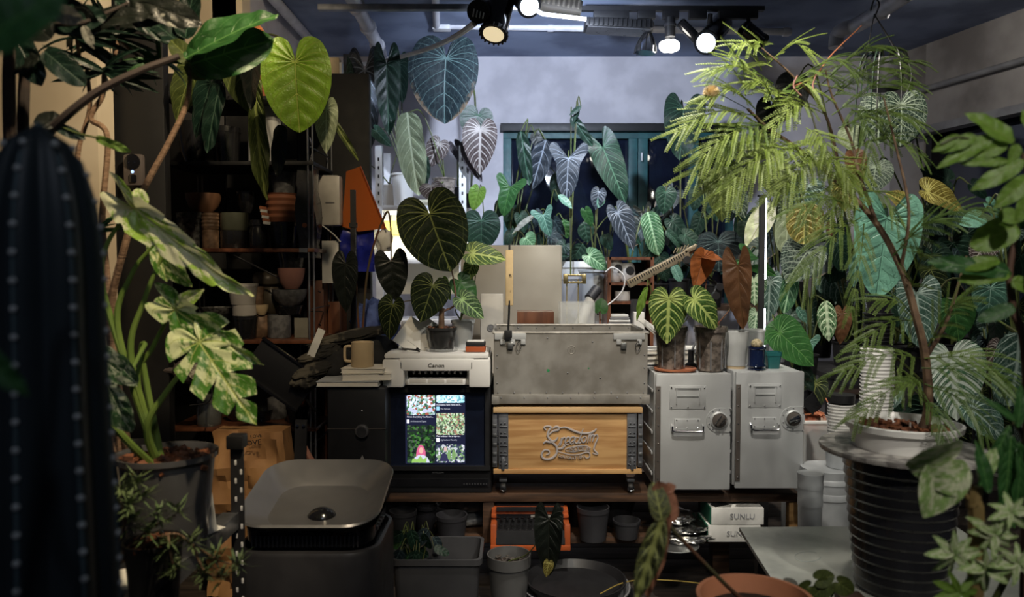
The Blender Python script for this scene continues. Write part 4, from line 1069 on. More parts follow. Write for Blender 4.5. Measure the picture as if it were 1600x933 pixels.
bm = bmesh.new(); vs = [bm.verts.new((.022+x, -.1325, H*.80+z)) for x, z in ((-.003, -.003), (.003, -.003), (0, .003))]; bm.faces.new(vs); fin('indicator_mark', bm, _MC['white_steel'], t)
stk = (('wide grey magazine at the bottom of the stack under the mug', .235, .19, .020, 'milky_solid', -.02, 0), ('thick paperback in the middle of the stack under the mug', .185, .15, .026, 'paper', .04, .12), ('upper paperback directly under the beige mug', .165, .14, .018, 'paper', .035, -.06))
z = HZ
for i, (lab, wd, dp, th, mm, dx, rz) in enumerate(stk):
    t = thing('book', lab, 'book', (pt(552, 0, 2.95).x+dx, 2.97, z), rz)
    box('pages', (0, 0, th/2), (wd-.006, dp-.006, th-.004), _MC['paper'], t)
    box('cover', (0, 0, th-.001), (wd, dp, .0025), _MC[mm], t, bev=.001); box('cover', (0, 0, .0013), (wd, dp, .0025), _MC[mm], t, bev=.001)
    z += th+.001
t = thing('mug', 'plain beige ceramic mug on the books beside the gloves', 'mug', (pt(561, 0, 2.95).x, 2.96, z))
r = 17/F*2.95*1.03
lat('mug_body', [(0, 0), (r*.97, 0), (r, .004), (r, .095), (r-.003, .096), (r-.005, .09), (r-.006, .006), (0, .006)], _MC['beige_ceramic'], t, seg=32)
q = t.location
tub('handle', [q+Vector((-r+.003, 0, .078)), q+Vector((-r-.018, -.004, .078)), q+Vector((-r-.024, -.004, .07)), q+Vector((-r-.024, -.004, .03)), q+Vector((-r-.018, -.004, .022)), q+Vector((-r+.003, 0, .02))], .0055, _MC['beige_ceramic'], t, 10, 5)
def blob(name, c, s, m, parent=None, seed=0, amp=.25, fr=2.5, rz=0, sub=4, fold=0):
    bm = bmesh.new(); bmesh.ops.create_icosphere(bm, subdivisions=sub, radius=1)
    for v in bm.verts:
        n = mnoise.noise(v.co*fr+Vector((seed*7.3, 0, 0))); n2 = mnoise.noise(v.co*fr*2.7+Vector((0, seed*3.1, 0)))
        k = 1+amp*n+amp*.45*n2
        if fold: k += fold*abs(math.sin(v.co.x*6+n*4+v.co.z*3))
        v.co *= k
        v.co = Vector((v.co.x*s[0], v.co.y*s[1], max(v.co.z, -.75)*s[2]))
    o = fin(name, bm, m, parent, True, ang=80); o.location = c; o.rotation_euler = (0, 0, rz); return o
t = thing('jacket', 'crumpled camouflage jacket heaped at the left of the mug', 'jacket', (pt(540, 0, 3.12).x, 3.12, HZ))
blob('folded_cloth', (.03, .05, .075), (.16, .09, .105), _MC['black_cloth'], t, 1, .2, 1.6, fold=.06)
blob('folded_cloth', (-.08, -.02, .06), (.10, .08, .075), _MC['black_cloth'], t, 9, .25, 1.6, fold=.1)
for i, (c_, s_, rz_, ry_) in enumerate((((.0, -.01, .165), (.15, .045, .026), .1, -.22), ((-.10, -.07, .105), (.085, .04, .026), .5, -.35), ((-.115, -.10, .045), (.085, .045, .028), .7, -.25), ((-.14, -.12, .0), (.06, .045, .03), .6, 0))):
    blob('sleeve' if i < 3 else 'cuff', c_, s_, _MC['camo'], t, 2+i, .22, 1.7, fold=.12, sub=5).rotation_euler = (0, ry_, rz_)
tag(box('paper_sheet', pt(494, 536, 3.0), (.03, .002, .12), _MC['paper_white'], ry=.42, rx=.1), 'narrow white paper strip standing left of the jacket', 'paper')
# blue cloth and the things hanging between rack and back shelf
t = thing('side_stand', 'slim dark stand behind the jacket that carries the blue cloth', 'stand', (pt(580, 0, 3.7).x-.07, 3.42, 0))
box('stand_top', (0, 0, .86), (.36, .3, .02), _MC['wood_dark'], t)
for s in (-1, 1): box('leg', (s*.16, 0, .44), (.03, .2, .81), _MC['black'], t)
t2 = thing('blue_cloth', 'rumpled blue cloth lying above the jacket', 'cloth', (pt(580, 0, 3.5).x, 3.48, .871))
blob('cloth', (0, 0, .11), (.10, .07, .15), _MC['blue_cloth'], t2, 8, .35, fold=.15)
t = thing('folder', 'translucent orange plastic folder hanging above the blue bag', 'folder', pt(570, 300, 3.5))
bm = bmesh.new()
for dy in (0, .004):
    vs = [bm.verts.new(pt(x, y, 3.5+dy)) for x, y in ((541, 268), (563, 260), (602, 357), (560, 362), (534, 354))]; bm.faces.new(vs)
fin('folder_sheet', bm, leafmat('orange_pl', (.62, .17, .03), (.62, .17, .03), 0, trans=.5, rough=.3, bmp=0), t, world=True)
tub('folder_edge', [pt(563, 260, 3.49), pt(603, 358, 3.49)], .004, _MC['orange_plastic'], t, 6, raw=True)
bm = bmesh.new(); bx(bm, pt(558, 338, 3.56), (.10, .02, .13), ry=.15, bev=.004); fin('inner_tray', bm, _MC['grey_plastic'], t, True, world=True)
t = thing('plastic_bag', 'deep blue translucent bag hanging under the orange folder', 'bag', pt(562, 425, 3.52))
bm = bmesh.new(); c = pt(560, 392, 3.55); bx(bm, (0, 0, 0), (54/F*3.5, .05, 66/F*3.5))
bmesh.ops.subdivide_edges(bm, edges=bm.edges, cuts=7, use_grid_fill=True)
for v in bm.verts: v.co.y += .018*mnoise.noise(v.co*22); v.co += c
fin('bag_body', bm, _MC['blue_bag'], t, True, world=True)
blob('white_wrapping', pt(600, 378, 3.52)-t.location, (.035, .02, .06), _MC['paper_white'], t, 12, .5, sub=3)
t = thing('tall_pole', 'black square pole standing left of the blue bag', 'pole', (pt(549, 0, 3.3).x, 3.3, 0)); z1 = pt(0, 297, 3.3).z
box('pole', (0, 0, z1/2), (.021, .021, z1), _MC['black'], t); box('pole_sleeve', (0, 0, z1-.15), (.03, .03, .02), _MC['black'], t); box('pole_foot', (0, 0, .035), (.12, .12, .012), _MC['black'], t)
t = thing('black_pole', 'black square grow-light pole between the rust leaf and the fern tree', 'pole', (pt(1216, 0, 3.25).x, 3.3, CT-.45)); z1 = pt(0, 302, 3.3).z-t.location.z
t.location.z = BZ
z1 = pt(0, 302, 3.3).z-BZ
t.location.y = 3.42
box('pole', (0, 0, z1/2), (.022, .022, z1), _MC['black'], t); 
box('pole_light', (.016, 0, z1-.19), (.006, .016, .36), _MC['lamp_strip'], t)
box('pole_light', (.016, 0, z1-.62), (.006, .016, .24), _MC['lamp_strip'], t)
box('pole_cap', (0, 0, z1), (.034, .03, .008), _MC['black'], t)

# ------------------------------------------------------------------ pot rack (left)
RY = 3.22; rx0, rx1 = pt(256, 0, RY).x, pt(482, 0, RY).x
t = thing('pot_rack', 'tall black metal rack crowded with pots in the dark corner', 'rack', ((rx0+rx1)/2, RY+.17, 0))
L = t.location; RK = t
shelfpx = [(150, 's'), (252, 's'), (388, 's'), (531, 's'), (668, 's')]
SZ = [pt(0, p, RY).z for p, _ in shelfpx]
for x in (rx0, rx1):
    for y in (-.17, .17):
        for dx in (-.010, .010): box('post', (x-L.x+dx, y, 1.0+.028), (.006, .006, 2.0), _MC['zinc'], t)
for z in SZ:
    box('shelf_board', (0, 0, z-.008), (rx1-rx0+.03, .35, .016), _MC['wood_red' if z < 1.5 else 'panel_black'], t, bev=.002)
for z in (SZ[1]+.06, SZ[2]+.14, SZ[3]+.13, .55): box('side_rod', (rx1-L.x, 0, z), (.005, .34, .005), _MC['dark_steel'], t)
box('label_bracket', (rx1-L.x-.03, -.178, SZ[2]-.008), (.035, .004, .018), _MC['zinc'], t)
tub('brace', [Vector((L.x-.05, RY+.02, SZ[2]-.02)), Vector((L.x+.15, RY+.01, SZ[2]-.12))], .004, _MC['dark_steel'], t, 6, raw=True)
PRO = {
 'pot': lambda r, h: [(0, 0), (r*.8, 0), (r*.97, h*.86), (r, h*.86), (r, h), (r*.93, h), (r*.75, .006), (0, .006)],
 'bowl': lambda r, h: [(0, 0), (r*.5, 0), (r*.8, h*.3), (r*.97, h*.75), (r, h), (r*.94, h), (r*.75, h*.35), (0, .008)],
 'jar': lambda r, h: [(0, 0), (r*.9, 0), (r, h*.08), (r, h*.6), (r*.85, h*.7), (r*.85, h*.78), (r*.97, h*.8), (r*.97, h*.9), (r*.85, h*.92), (r*.85, h), (r*.78, h), (r*.78, h*.7), (r*.9, h*.1), (0, h*.06)],
 'round': lambda r, h: [(0, 0), (r*.6, 0), (r*.92, h*.2), (r, h*.5), (r*.9, h*.82), (r*.72, h), (r*.66, h), (r*.8, h*.5), (0, h*.08)],
 'cyl': lambda r, h: [(0, 0), (r*.95, 0), (r, h*.06), (r, h), (r*.92, h), (r*.9, h*.1), (0, h*.08)],
 'band': lambda r, h: [(0, 0), (r*.9, 0)] + [(r*(1 if i % 2 else .93), h*(i+.5)/9) for i in range(9)] + [(r, h), (r*.9, h), (r*.85, h*.2), (0, h*.1)],
 'dish': lambda r, h: [(0, 0), (r*.7, 0), (r*.98, h*.7), (r, h), (r*.95, h), (r*.68, h*.3), (0, h*.3)],
}
M('rk_brown', (.18, .09, .05), .5); M('rk_olive', (.08, .085, .06), .35, coat=.4); M('rk_tan', (.26, .16, .10), .6, c2=(.12, .07, .04), ns=30); M('rk_black', (.015, .015, .017), .25, coat=.6)
M('rk_grey', (.16, .16, .165), .6, c2=(.08, .08, .085), ns=40, bs=.6); M('rk_white', (.55, .52, .49), .5); M('rk_matcha', (.13, .105, .075), .35, coat=.3); M('rk_stripe', (.32, .12, .06), .7, c2=(.2, .07, .035), stretch=(.1, .1, 10), ns=5)
M('rk_woven', (.12, .12, .12), .7, c2=(.02, .02, .02), ns=60, bs=1); M('rk_paper', (.22, .21, .17), .8); M('rk_glass', (.25, .26, .25), .08, .3, coat=1, alpha=.6)
RI = [ # px, bottom y, top y, width, shape, material, dy, label
 (398, 250, 172, 26, 'cyl', 'milky', 0, 'tall clear cup, left one on the upper shelf of the pot rack'),
 (424, 250, 166, 28, 'cyl', 'milky', 0, 'tall clear cup, right one on the upper shelf of the pot rack'),
 (350, 252, 200, 44, 'pot', 'rk_black', 0, 'black pot left of the clear cups on the rack'),
 (300, 252, 192, 50, 'bowl', 'rk_black', 0, 'wide black bowl at the left of the upper rack shelf'),
 (296, 385, 333, 50, 'pot', 'rk_woven', 0, 'woven-textured dark pot at the left of the third rack shelf'),
 (313, 333, 303, 54, 'bowl', 'rk_brown', 0, 'warm brown bowl on top of the woven pot'),
 (323, 386, 358, 26, 'band', 'rk_tan', -.08, 'lower tan carved pot of the pair, third rack shelf'),
 (323, 358, 332, 27, 'band', 'rk_tan', -.08, 'upper tan carved pot of the pair, third rack shelf'),
 (361, 386, 361, 42, 'cyl', 'rk_black', -.06, 'low glossy black pot under the olive pot'),
 (361, 361, 333, 42, 'cyl', 'rk_olive', -.06, 'olive glazed pot with a pale rim on the black one'),
 (397, 386, 344, 26, 'jar', 'rk_black', -.08, 'slim shiny black jar right of the olive pot'),
 (380, 333, 300, 30, 'bowl', 'rk_black', .06, 'small dark bowl balanced behind the olive pot'),
 (437, 386, 348, 50, 'pot', 'rk_black', 0, 'black pot beneath the striped terracotta bowl'),
 (437, 348, 303, 50, 'band', 'rk_stripe', 0, 'striped terracotta bowl stacked on a black pot'),
 (440, 303, 270, 40, 'pot', 'rk_grey', 0, 'grey pot topmost above the striped bowl'),
 (283, 529, 493, 40, 'band', 'rk_woven', 0, 'ribbed dark woven pot at the left of the fourth rack shelf'),
 (334, 529, 492, 40, 'pot', 'rk_black', 0, 'black pot under the wide toothed dish'),
 (334, 492, 480, 56, 'dish', 'rk_woven', 0, 'wide black dish with a toothed rim on the fourth shelf'),
 (377, 529, 494, 38, 'pot', 'rk_black', -.10, 'dark pot carrying the two white pots'),
 (375, 494, 476, 36, 'cyl', 'rk_white', -.10, 'low white pot right below the tall white pot'),
 (373, 476, 443, 46, 'pot', 'rk_white', -.10, 'tapered white pot in the middle of the rack'),
 (401, 529, 492, 34, 'round', 'rk_tan', -.04, 'tan rounded pot between the black pot and the grey barrel'),
 (402, 492, 476, 22, 'bowl', 'beige_ceramic', -.07, 'small beige cup below the tan pot'),
 (398, 476, 448, 17, 'pot', 'rk_tan', -.07, 'slender tan pot beside the tapered white pot'),
 (412, 448, 425, 46, 'round', 'rk_matcha', .04, 'brown glazed round pot, upper one of the stacked pair'),
 (418, 476, 448, 40, 'round', 'rk_matcha', .04, 'brown glazed round pot, lower one of the stacked pair'),
 (430, 529, 492, 36, 'cyl', 'rk_grey', -.05, 'grey barrel pot on the fourth rack shelf'),
 (447, 492, 477, 40, 'pot', 'rk_black', -.02, 'black square-shouldered pot under the flecked planter'),
 (447, 477, 452, 54, 'bowl', 'rk_grey', -.04, 'flecked dark grey planter with a lit rim'),
 (450, 452, 419, 42, 'bowl', 'terra_pink', -.04, 'pinkish terracotta bowl on the flecked planter'),
 (450, 419, 392, 46, 'pot', 'rk_black', -.04, 'black pot stacked on the pinkish bowl'),
 (316, 666, 618, 38, 'jar', 'rk_glass', -.1, 'shiny glass jar with embossed sides on the lowest rack shelf'),
 (362, 666, 636, 42, 'bowl', 'rk_black', 0, 'dark bowl right of the glass jar'),
 (400, 666, 640, 34, 'pot', 'rk_black', 0, 'dark small pot in the middle of the lowest rack shelf'),
 (425, 666, 622, 30, 'cyl', 'rk_grey', .05, 'grey wrapped pot behind the dark small pot'),
 (459, 666, 634, 40, 'pot', 'rk_black', -.04, 'black pot under the orange-brown one'),
 (460, 634, 600, 36, 'pot', 'rk_stripe', -.04, 'orange-brown pot at the right of the lowest rack shelf'),
]
def shelf_z(by): return min(SZ, key=lambda z: abs(z-pt(0, by, RY).z))
stack = {}
tops = []
for px, by, ty, wd, sh, mm, dy, lab in RI:
    Y = RY+.15+dy; x = pt(px, 0, Y).x
    s = shelf_z(by); zc = pt(0, by, Y).z
    z = s+.001 if abs(pt(0, by, RY).z-s) < .03 else None
    if z is None:
        c = [q for q in tops if abs(q[0]-x) < .05 and abs(q[1]-Y) < .09 and abs(q[2]-zc) < .05]
        z = (min(c, key=lambda q: abs(q[2]-zc))[2]+.001) if c else zc
    H = max(.02, pt(0, ty, Y).z-z)
    t = thing('plant_pot' if sh not in ('bowl', 'dish', 'jar') else {'bowl': 'bowl', 'dish': 'dish', 'jar': 'jar'}[sh], lab, 'pot' if sh not in ('bowl', 'dish', 'jar') else sh if sh != 'dish' else 'bowl', (x, Y, z))
    lat('pot_body' if sh != 'jar' else 'jar_body', PRO[sh](wd/2/F*Y, H), _MC[mm], t, seg=20)
    tops.append((x, Y, z+H))
tag(box('card', (pt(460, 0, 3.25).x, 3.30, SZ[3]+.044), (.06, .004, .085), _MC['rk_paper']), 'small pale printed card standing on the fourth rack shelf', 'card')
t = thing('cloth_strip', 'little red and white striped cloth tag hanging by the striped bowl', 'cloth', pt(411, 322, 3.24))
for i in range(6):
    box('stripe', Vector((i*.003, 0, -.008-i*.0125)), (.030, .003, .0128), _MC['paper_white' if i % 2 else 'terracotta'], t, ry=.15)
t = thing('work_light', 'grey rounded work lamp with a round speckled lens low on the rack', 'lamp', (pt(285, 0, 3.0).x, 3.05, pt(0, 582, 3.0).z))
bm = bmesh.new(); bmesh.ops.create_uvsphere(bm, u_segments=24, v_segments=12, radius=1)
for v in bm.verts: v.co = Vector((v.co.x*.085, v.co.y*.05, v.co.z*.055)) 
M('taupe', (.115, .095, .09), .5)
fin('lamp_shell', bm, _MC['taupe'], t, True)
lat('lamp_lens', [(0, 0), (.030, 0), (.030, .006), (0, .009)], M('lens_speckle', (.45, .42, .33), .4, c2=(.18, .16, .12), ns=90, lo=.48, hi=.52), t, (.028, -.044, .0), 20, (PI/2, 0, .3))
tub('cable', [t.location+Vector((.07, 0, -.02)), t.location+Vector((.06, 0, -.12)), t.location+Vector((-.02, .0, -.14))], .003, _MC['black'], t)
tub('lamp_arm', [t.location+Vector((-.08, 0, 0)), t.location+Vector((-.16, .03, 0))], .012, _MC['taupe'], t)
tub('lamp_arm', [t.location+Vector((-.16, .03, 0)), Vector((rx0, RY+.02, t.location.z))], .012, _MC['taupe'], t)
# paper bag with lettering, below the rack's last shelf
t = thing('paper_bag', 'large crumpled brown paper bag with black lettering under the pot rack', 'bag', (pt(388, 0, 3.0).x, 2.98, 0.03))
zt1 = pt(0, 672, 2.95).z-.03; Wb = 128/F*2.95
bm = bmesh.new(); bx(bm, (0, 0, zt1/2), (Wb, .2, zt1)); bmesh.ops.subdivide_edges(bm, edges=bm.edges, cuts=22, use_grid_fill=True)
for v in bm.verts:
    f = v.co.z/zt1
    n = mnoise.noise(v.co*9)*.05 + abs(mnoise.noise(v.co*17))*.04 + abs(mnoise.noise(v.co*31))*.015
    v.co.y += n*(1 if v.co.y < 0 else -1); v.co.y *= 1-.45*f; v.co.x *= 1-.12*f; v.co.x += mnoise.noise(v.co*7+Vector((3, 3, 3)))*.02
fin('bag_body', bm, _MC['kraft'], t, True, ang=25)
text('bag_lettering', 'LOVE', .030, _MC['black'], t, (.03, -.100, zt1-.035), rot=(PI/2+.1, -.12, 0))
text('bag_lettering', 'LOVE', .018, _MC['black'], t, (.045, -.096, zt1-.010), rot=(PI/2+.1, -.12, 0))
# dark tray slanting at the rack, twin-bolt black bracket, straw broom
t = thing('baking_tray', 'large slanted black tray leaning out of the rack above the paper bag', 'tray', pt(438, 585, 3.0))
box('tray_plate', (0, 0, 0), (.27, .012, .16), _MC['black'], t, ry=.62, bev=.004)
for s in (-1, 1): box('tray_edge', (s*.0+ s*.045*1, -.006, s*.066), (.27, .02, .008), _MC['black_gloss'], t, ry=.62)
tub('tray_handle', [pt(470, 610, 3.0), pt(490, 640, 3.05), Vector((rx1+.01, RY, pt(0, 640, RY).z))], .006, _MC['black'], t)
t = thing('support_bar', 'flat black upright bar with two bright bolts behind the bowl-topped bin', 'bar', (pt(457, 0, 2.75).x, 2.75, .03))
z1 = pt(0, 656, 2.75).z-.03
box('bar', (0, 0, z1/2), (.042, .012, z1), _MC['black'], t, ry=.04)
for dx in (-.008, .015): lat('bolt', [(0, 0), (.006, 0), (.006, .004), (0, .005)], _MC['chrome'], t, (dx+.01, -.008, z1-.02), 10, (PI/2, 0, 0))
t = thing('straw_broom', 'bundle of straw and a pale tube behind the black support bar', 'broom', (pt(485, 0, 3.0).x, 3.02, .03))
bm = bmesh.new()
for i in range(60):
    a0 = Vector((random.uniform(-.03, .03), random.uniform(-.02, .02), 0)); tube(bm, [a0, a0*1.4+Vector((random.uniform(-.02, .02), 0, .2)), a0*2+Vector((random.uniform(-.05, .02), random.uniform(-.02, .02), .40+random.uniform(-.03, .04)))], .0016, 4)
o = fin('straw', bm, M('straw', (.32, .22, .12), .8), t); o['kind'] = 'stuff'
tub('pale_tube', [pt(472, 692, 2.98), pt(484, 715, 2.98), pt(497, 735, 3.0), pt(500, 790, 3.0)], .012, _MC['terra_pink'], t)
# things between rack and pole: brown wooden case, grey and cream devices
t = thing('wooden_case', 'glossy reddish wooden case standing right of the pot rack', 'case', (pt(499, 0, 3.6).x, 3.62, .0))
z0, z1 = .03, pt(0, 438, 3.5).z
box('case_body', (0, 0, (z0+z1)/2), (.075, .30, z1-z0), _MC['wood_red'], t, bev=.003)
box('case_body', (.07, .04, (z0+z1)/2-.05), (.055, .26, z1-z0-.1), _MC['wood_red'], t, bev=.003)
box('drawer_seam', (0, -.151, z1-.14), (.07, .002, .003), _MC['black'], t)
for z in (z1-.05, z1-.2): box('metal_clip', (.02, -.153, z), (.014, .004, .004), _MC['chrome'], t, ry=.5)
t = thing('hanging_bag', 'dark grey glossy bag hanging on the right side of the pot rack', 'bag', pt(480, 250, 3.25))
bm = bmesh.new(); c = pt(482, 330, 3.3); bx(bm, (0, 0, 0), (.075, .10, .40)); bmesh.ops.subdivide_edges(bm, edges=bm.edges, cuts=6, use_grid_fill=True)
for v in bm.verts: v.co += Vector((mnoise.noise(v.co*12)*.02, mnoise.noise(v.co*11+Vector((5, 0, 0)))*.02, 0)); v.co += c
fin('bag_body', bm, M('grey_gloss', (.07, .07, .075), .25, coat=.3, ns=6), t, True, world=True)
tub('hook', [pt(484, 215, 3.27), pt(488, 235, 3.27), pt(482, 262, 3.28)], .003, _MC['chrome'], t)
lat('orange_tab', [(0, 0), (.010, 0), (.010, .003), (0, .003)], _MC['terracotta'], t, pt(476, 352, 3.2)-t.location+Vector((0, 0, 0)), 12, (PI/2, 0, 0))
t = thing('wall_device', 'rounded cream box device hanging left of the orange folder', 'device', pt(515, 352, 3.45))
c = pt(515, 314, 3.45)
box('device_case', c-t.location, (38/F*3.45, .07, 78/F*3.45), _MC['cream_plastic'], t, bev=.016)
box('device_band', c-t.location+Vector((.01, -.037, -.01)), (.04, .004, .004), _MC['grey_plastic'], t)
tub('device_wire', [pt(503, 352, 3.42), pt(520, 365, 3.40), pt(532, 378, 3.40)], .003, _MC['white_plastic'], t)
t = thing('note_card', 'blank white card hanging on a string under the cream device', 'card', pt(516, 376, 3.42))
box('card_sheet', (0, 0, -.095), (26/F*3.42, .003, 66/F*3.42), _MC['paper_white'], t)
tub('string', [pt(516, 376, 3.42), pt(518, 364, 3.42)], .0015, _MC['trunk'], t)
t = thing('tall_board', 'tall cream board standing behind the lime leaf', 'board', (pt(517, 0, 3.95).x, 3.95, 0.03)); z1 = pt(0, 92, 3.95).z-.03
box('board_panel', (0, 0, z1/2), (27/F*3.95, .05, z1), M('cream_board', (.62, .48, .30), .6), t, bev=.003)
box('board_edge', (.05, .0, z1/2), (.012, .04, z1*.98), _MC['white_steel'], t)
t = thing('smart_camera', 'grey rounded door camera with a black eye and a blue light ring', 'camera', pt(210, 290, 2.75))
q = pt(210, 266, 2.93)-t.location
q = pt(210, 266, 3.02); t.location = q
box('camera_case', (0, 0, 0), (.078, .03, .125), _MC['taupe'], t, bev=.014)
lat('camera_lens', [(0, 0), (.031, 0), (.030, .004), (0, .005)], _MC['black_gloss'], t, (0, -.015, .03), 24, (PI/2, 0, 0))
lat('indicator_ring', [(0, 0), (.006, 0), (.006, .002), (0, .002)], M('blue_led', (.4, .6, 1), .4, emit=(.35, .55, 1), es=1.2), t, (0, -.015, -.008), 16, (PI/2, 0, 0))
box('button', (0, -.016, -.035), (.03, .006, .03), _MC['black_gloss'], t, bev=.005)
for s in (-1, 1): lat('camera_eye', [(0, 0), (.003, 0), (.003, .002), (0, .002)], _MC['chrome'], t, (s*.011, -.0195, .028), 8, (PI/2, 0, 0))
# ------------------------------------------------------------------ back shelving
SYB = 4.75
def rackA():
    t = thing('steel_shelf', 'white steel shelf unit with punched posts behind the big velvet leaf', 'shelf', (pt(655, 0, SYB).x, SYB+.15, 0))
    L = t.location; x0, x1 = pt(590, 0, SYB).x, pt(722, 0, SYB).x
    za, zb_ = pt(0, 322, SYB).z, pt(0, 405, SYB).z
    ztop = pt(0, 228, SYB).z
    for z in (za, zb_, pt(0, 500, SYB).z):
        box('shelf_board', (0, 0, z-.012), (x1-x0, .32, .03), _MC['white_steel'], t, bev=.003)
    for x in (x0, x1):
        for y in (-.16, .16): post(t, x-L.x, y, ztop)
    box('light_bar', (-.0, .0, za-.035), (x1-x0-.1, .03, .012), _MC['lamp_strip'], t)
    box('back_panel', (0, .165, (za+zb_)/2-.08), (x1-x0-.06, .006, .62), _MC['cream_panel'], t)
    return t, za
def post(t, x, y, h, m='white_steel'):
    """punched angle post: two flanges and a row of dark slots"""
    box('post', (x, y, h/2), (.042, .003, h), _MC[m], t)
    box('post_flange', (x+.020, y+.02, h/2), (.003, .04, h), _MC[m], t)
M('cream_panel', (.80, .72, .42), .7, c2=(.78, .74, .60), ns=3)
ra, zA = rackA()
n0 = ra.children[3]
bm = bmesh.new(); bx(bm, (0, 0, 0), (.010, .004, .020), bev=.002)
slot = fin('slot', bm, _MC['black'], ra)
k = 0
for sx_ in (-1, 1):
    for i in range(14):
        s = slot if k == 0 else slot.copy()
        if k: COL.objects.link(s)
        k += 1
        s.location = ((pt(722, 0, SYB).x if sx_ > 0 else pt(590, 0, SYB).x)-ra.location.x, -.1625, 1.28+i*.052)
lamp('shelf_grow_light', 'AREA', (ra.location.x, SYB+.12, zA-.05), (ra.location.x, SYB+.2, zA-.4), 7, (1, .95, .78), .4)
tag(box('note_card', pt(606, 352, SYB+.02), (.13, .004, .09), M('yellow_note', (.85, .75, .15), .6)), 'yellow note on the white shelf beside the orange folder', 'note')
bpy.context.scene.objects['note_card.001'].location.y = SYB+.29
# pots on the upper shelf
PA = {}
def shelfpot(px, wd, hpx, m, lab, Y=SYB+.05, z=None, **k):
    z = zA+.004 if z is None else z
    t = thing('potted_anthurium', lab, 'plant', (pt(px, 0, Y).x, Y, z))
    potpart(t, wd/2/F*Y, hpx/F*Y, _MC[m], 'soil_grey', **k)
    t['_top'] = 0; del t['_top']
    return t, Vector((t.location.x, Y, z+hpx/F*Y*.9))
zB = pt(0, 474, 4.72).z
t = thing('steel_shelf', 'grey steel shelf unit with holes, right of the computer, carrying pots', 'shelf', (pt(880, 0, 4.7).x, 4.86, 0))
L = t.location; x0, x1 = pt(745, 0, 4.7).x, pt(938, 0, 4.7).x; sB = t
for z in (zB, zB-.42): box('shelf_board', ((x0+x1)/2-L.x, 0, z-.018), (x1-x0, .34, .036), _MC['white_steel'], t, bev=.004)
for x in (x0, x1):
    for y in (-.17, .17): post(t, x-L.x, y, zB+.02)
bm = bmesh.new(); bx(bm, (0, 0, 0), (.012, .004, .012), bev=.002)
slot = fin('slot', bm, _MC['black'], t)
for i in range(16):
    s = slot if i == 0 else slot.copy()
    if i: COL.objects.link(s)
    s.location = (x1-L.x+(-.008 if i % 2 else .009), -.1725, zB-.03-i*.035)
# long dark shelf that the window plants stand on
t = thing('window_shelf', 'long dark shelf under the window that the hanging-leaf plants stand on', 'shelf', (pt(1140, 0, 4.9).x, 4.95, 0))
L = t.location; x0, x1 = pt(955, 0, 4.8).x, pt(1420, 0, 4.8).x; wsx = t
for z in (zB-.02, .5): box('shelf_board', ((x0+x1)/2-L.x, 0, z-.015), (x1-x0, .34, .03), _MC['wood_dark'], t)
for x in (x0+.03, (x0+x1)/2, x1-.03):
    for y in (-.15, .15): box('post', (x-L.x, y, zB/2), (.03, .03, zB-.03+.03), _MC['black'], t)
# plant stand of the right corner, two tiers
t = thing('plant_stand', 'black two-tier stand buried in foliage in the right corner', 'stand', (pt(1440, 0, 3.9).x, 3.95, 0))
zR = .78; x0, x1 = pt(1290, 0, 3.8).x, pt(1640, 0, 3.8).x; L = t.location; RS = t
for z in (zR, .35): box('stand_tier', ((x0+x1)/2-L.x, 0, z-.012), (x1-x0, .5, .024), _MC['black'], t)
for x in (x0+.02, x1-.02):
    for y in (-.23, .23): box('post', (x-L.x, y, zR/2), (.03, .03, zR), _MC['black'], t)

def plant(px, Y, z, wd, hpx, potm, lab, leaves, name='potted_anthurium', cat='plant', pr=.0035, pm=None, soil='soil_grey', potk=None, group=None, mid=None):
    """leaves: (base, tip, Y, material, kind, w/l, roll[, extra dict])"""
    t = thing(name, lab, cat, (pt(px, 0, Y).x, Y, z), 0, group)
    if wd:
        potpart(t, wd/2/F*Y, hpx/F*Y, _MC[potm], soil, **(potk or {}))
        top = Vector((t.location.x, Y, z+hpx/F*Y*.9))
    else: top = Vector(t.location)
    for l in leaves:
        b, tp, Yl, mt, kd, wl, ro = l[:7]; k = dict(l[7]) if len(l) > 7 else {}
        B = pt(*b, Yl)
        via = k.pop('via', None)
        if via: pet = [pt(*v) for v in via]+[top]
        else:
            m1 = B.lerp(top, .35); m1.z = max(m1.z, B.z)+.03*min(1, abs(B.x-top.x)*4+.2); m1.y = (B.y*.4+top.y*.6)+.02
            m2 = B.lerp(top, .75); m2.x = top.x*.8+m2.x*.2
            pet = [m1, m2, top]
        k.setdefault('droop', random.uniform(.05, .22)); k.setdefault('fold', random.uniform(.02, .14)); k.setdefault('ripple', random.uniform(.006, .02))
        leaf(t, b, tp, Yl, mt, kd, wl, ro, pet=pet, pr=pr, pm=pm, **k)
    return t
# ---- group around the upper left shelf
z = zA+.004
plant(628, SYB+.05, z, 36, 50, 'white_plastic', 'dark blue-green anthurium in the white pot on the upper shelf',
 [((570, 110), (573, 231), 4.6, 'lf_slate', 'arrow', .44, 12), ((604, 100), (608, 212), 4.5, 'lf_darkgreen', 'arrow', .36, -14),
  ((624, 100), (627, 160), 4.75, 'lf_mint', 'arrow', .5, 10), ((541, 118), (560, 208), 4.55, 'lf_forest', 'arrow', .34, 20), ((588, 205), (612, 230), 4.6, 'lf_mint', 'heart', .5, 30)], pr=.004)
plant(693, SYB+.0, z, 38, 42, 'clear_pot', 'silvery long-leaved anthurium in the clear pot on the upper shelf',
 [((637, 175), (648, 304), 4.45, 'lf_pale', 'strap', .33, 10, dict(N=9)), ((686, 225), (668, 262), 4.7, 'lf_plum', 'heart', .85, -10),
  ((673, 291), (678, 315), 4.4, 'lf_plum', 'heart', 1.5, 10), ((667, 245), (662, 298), 4.7, 'lf_forest', 'lance', .3, 20)], pr=.004)
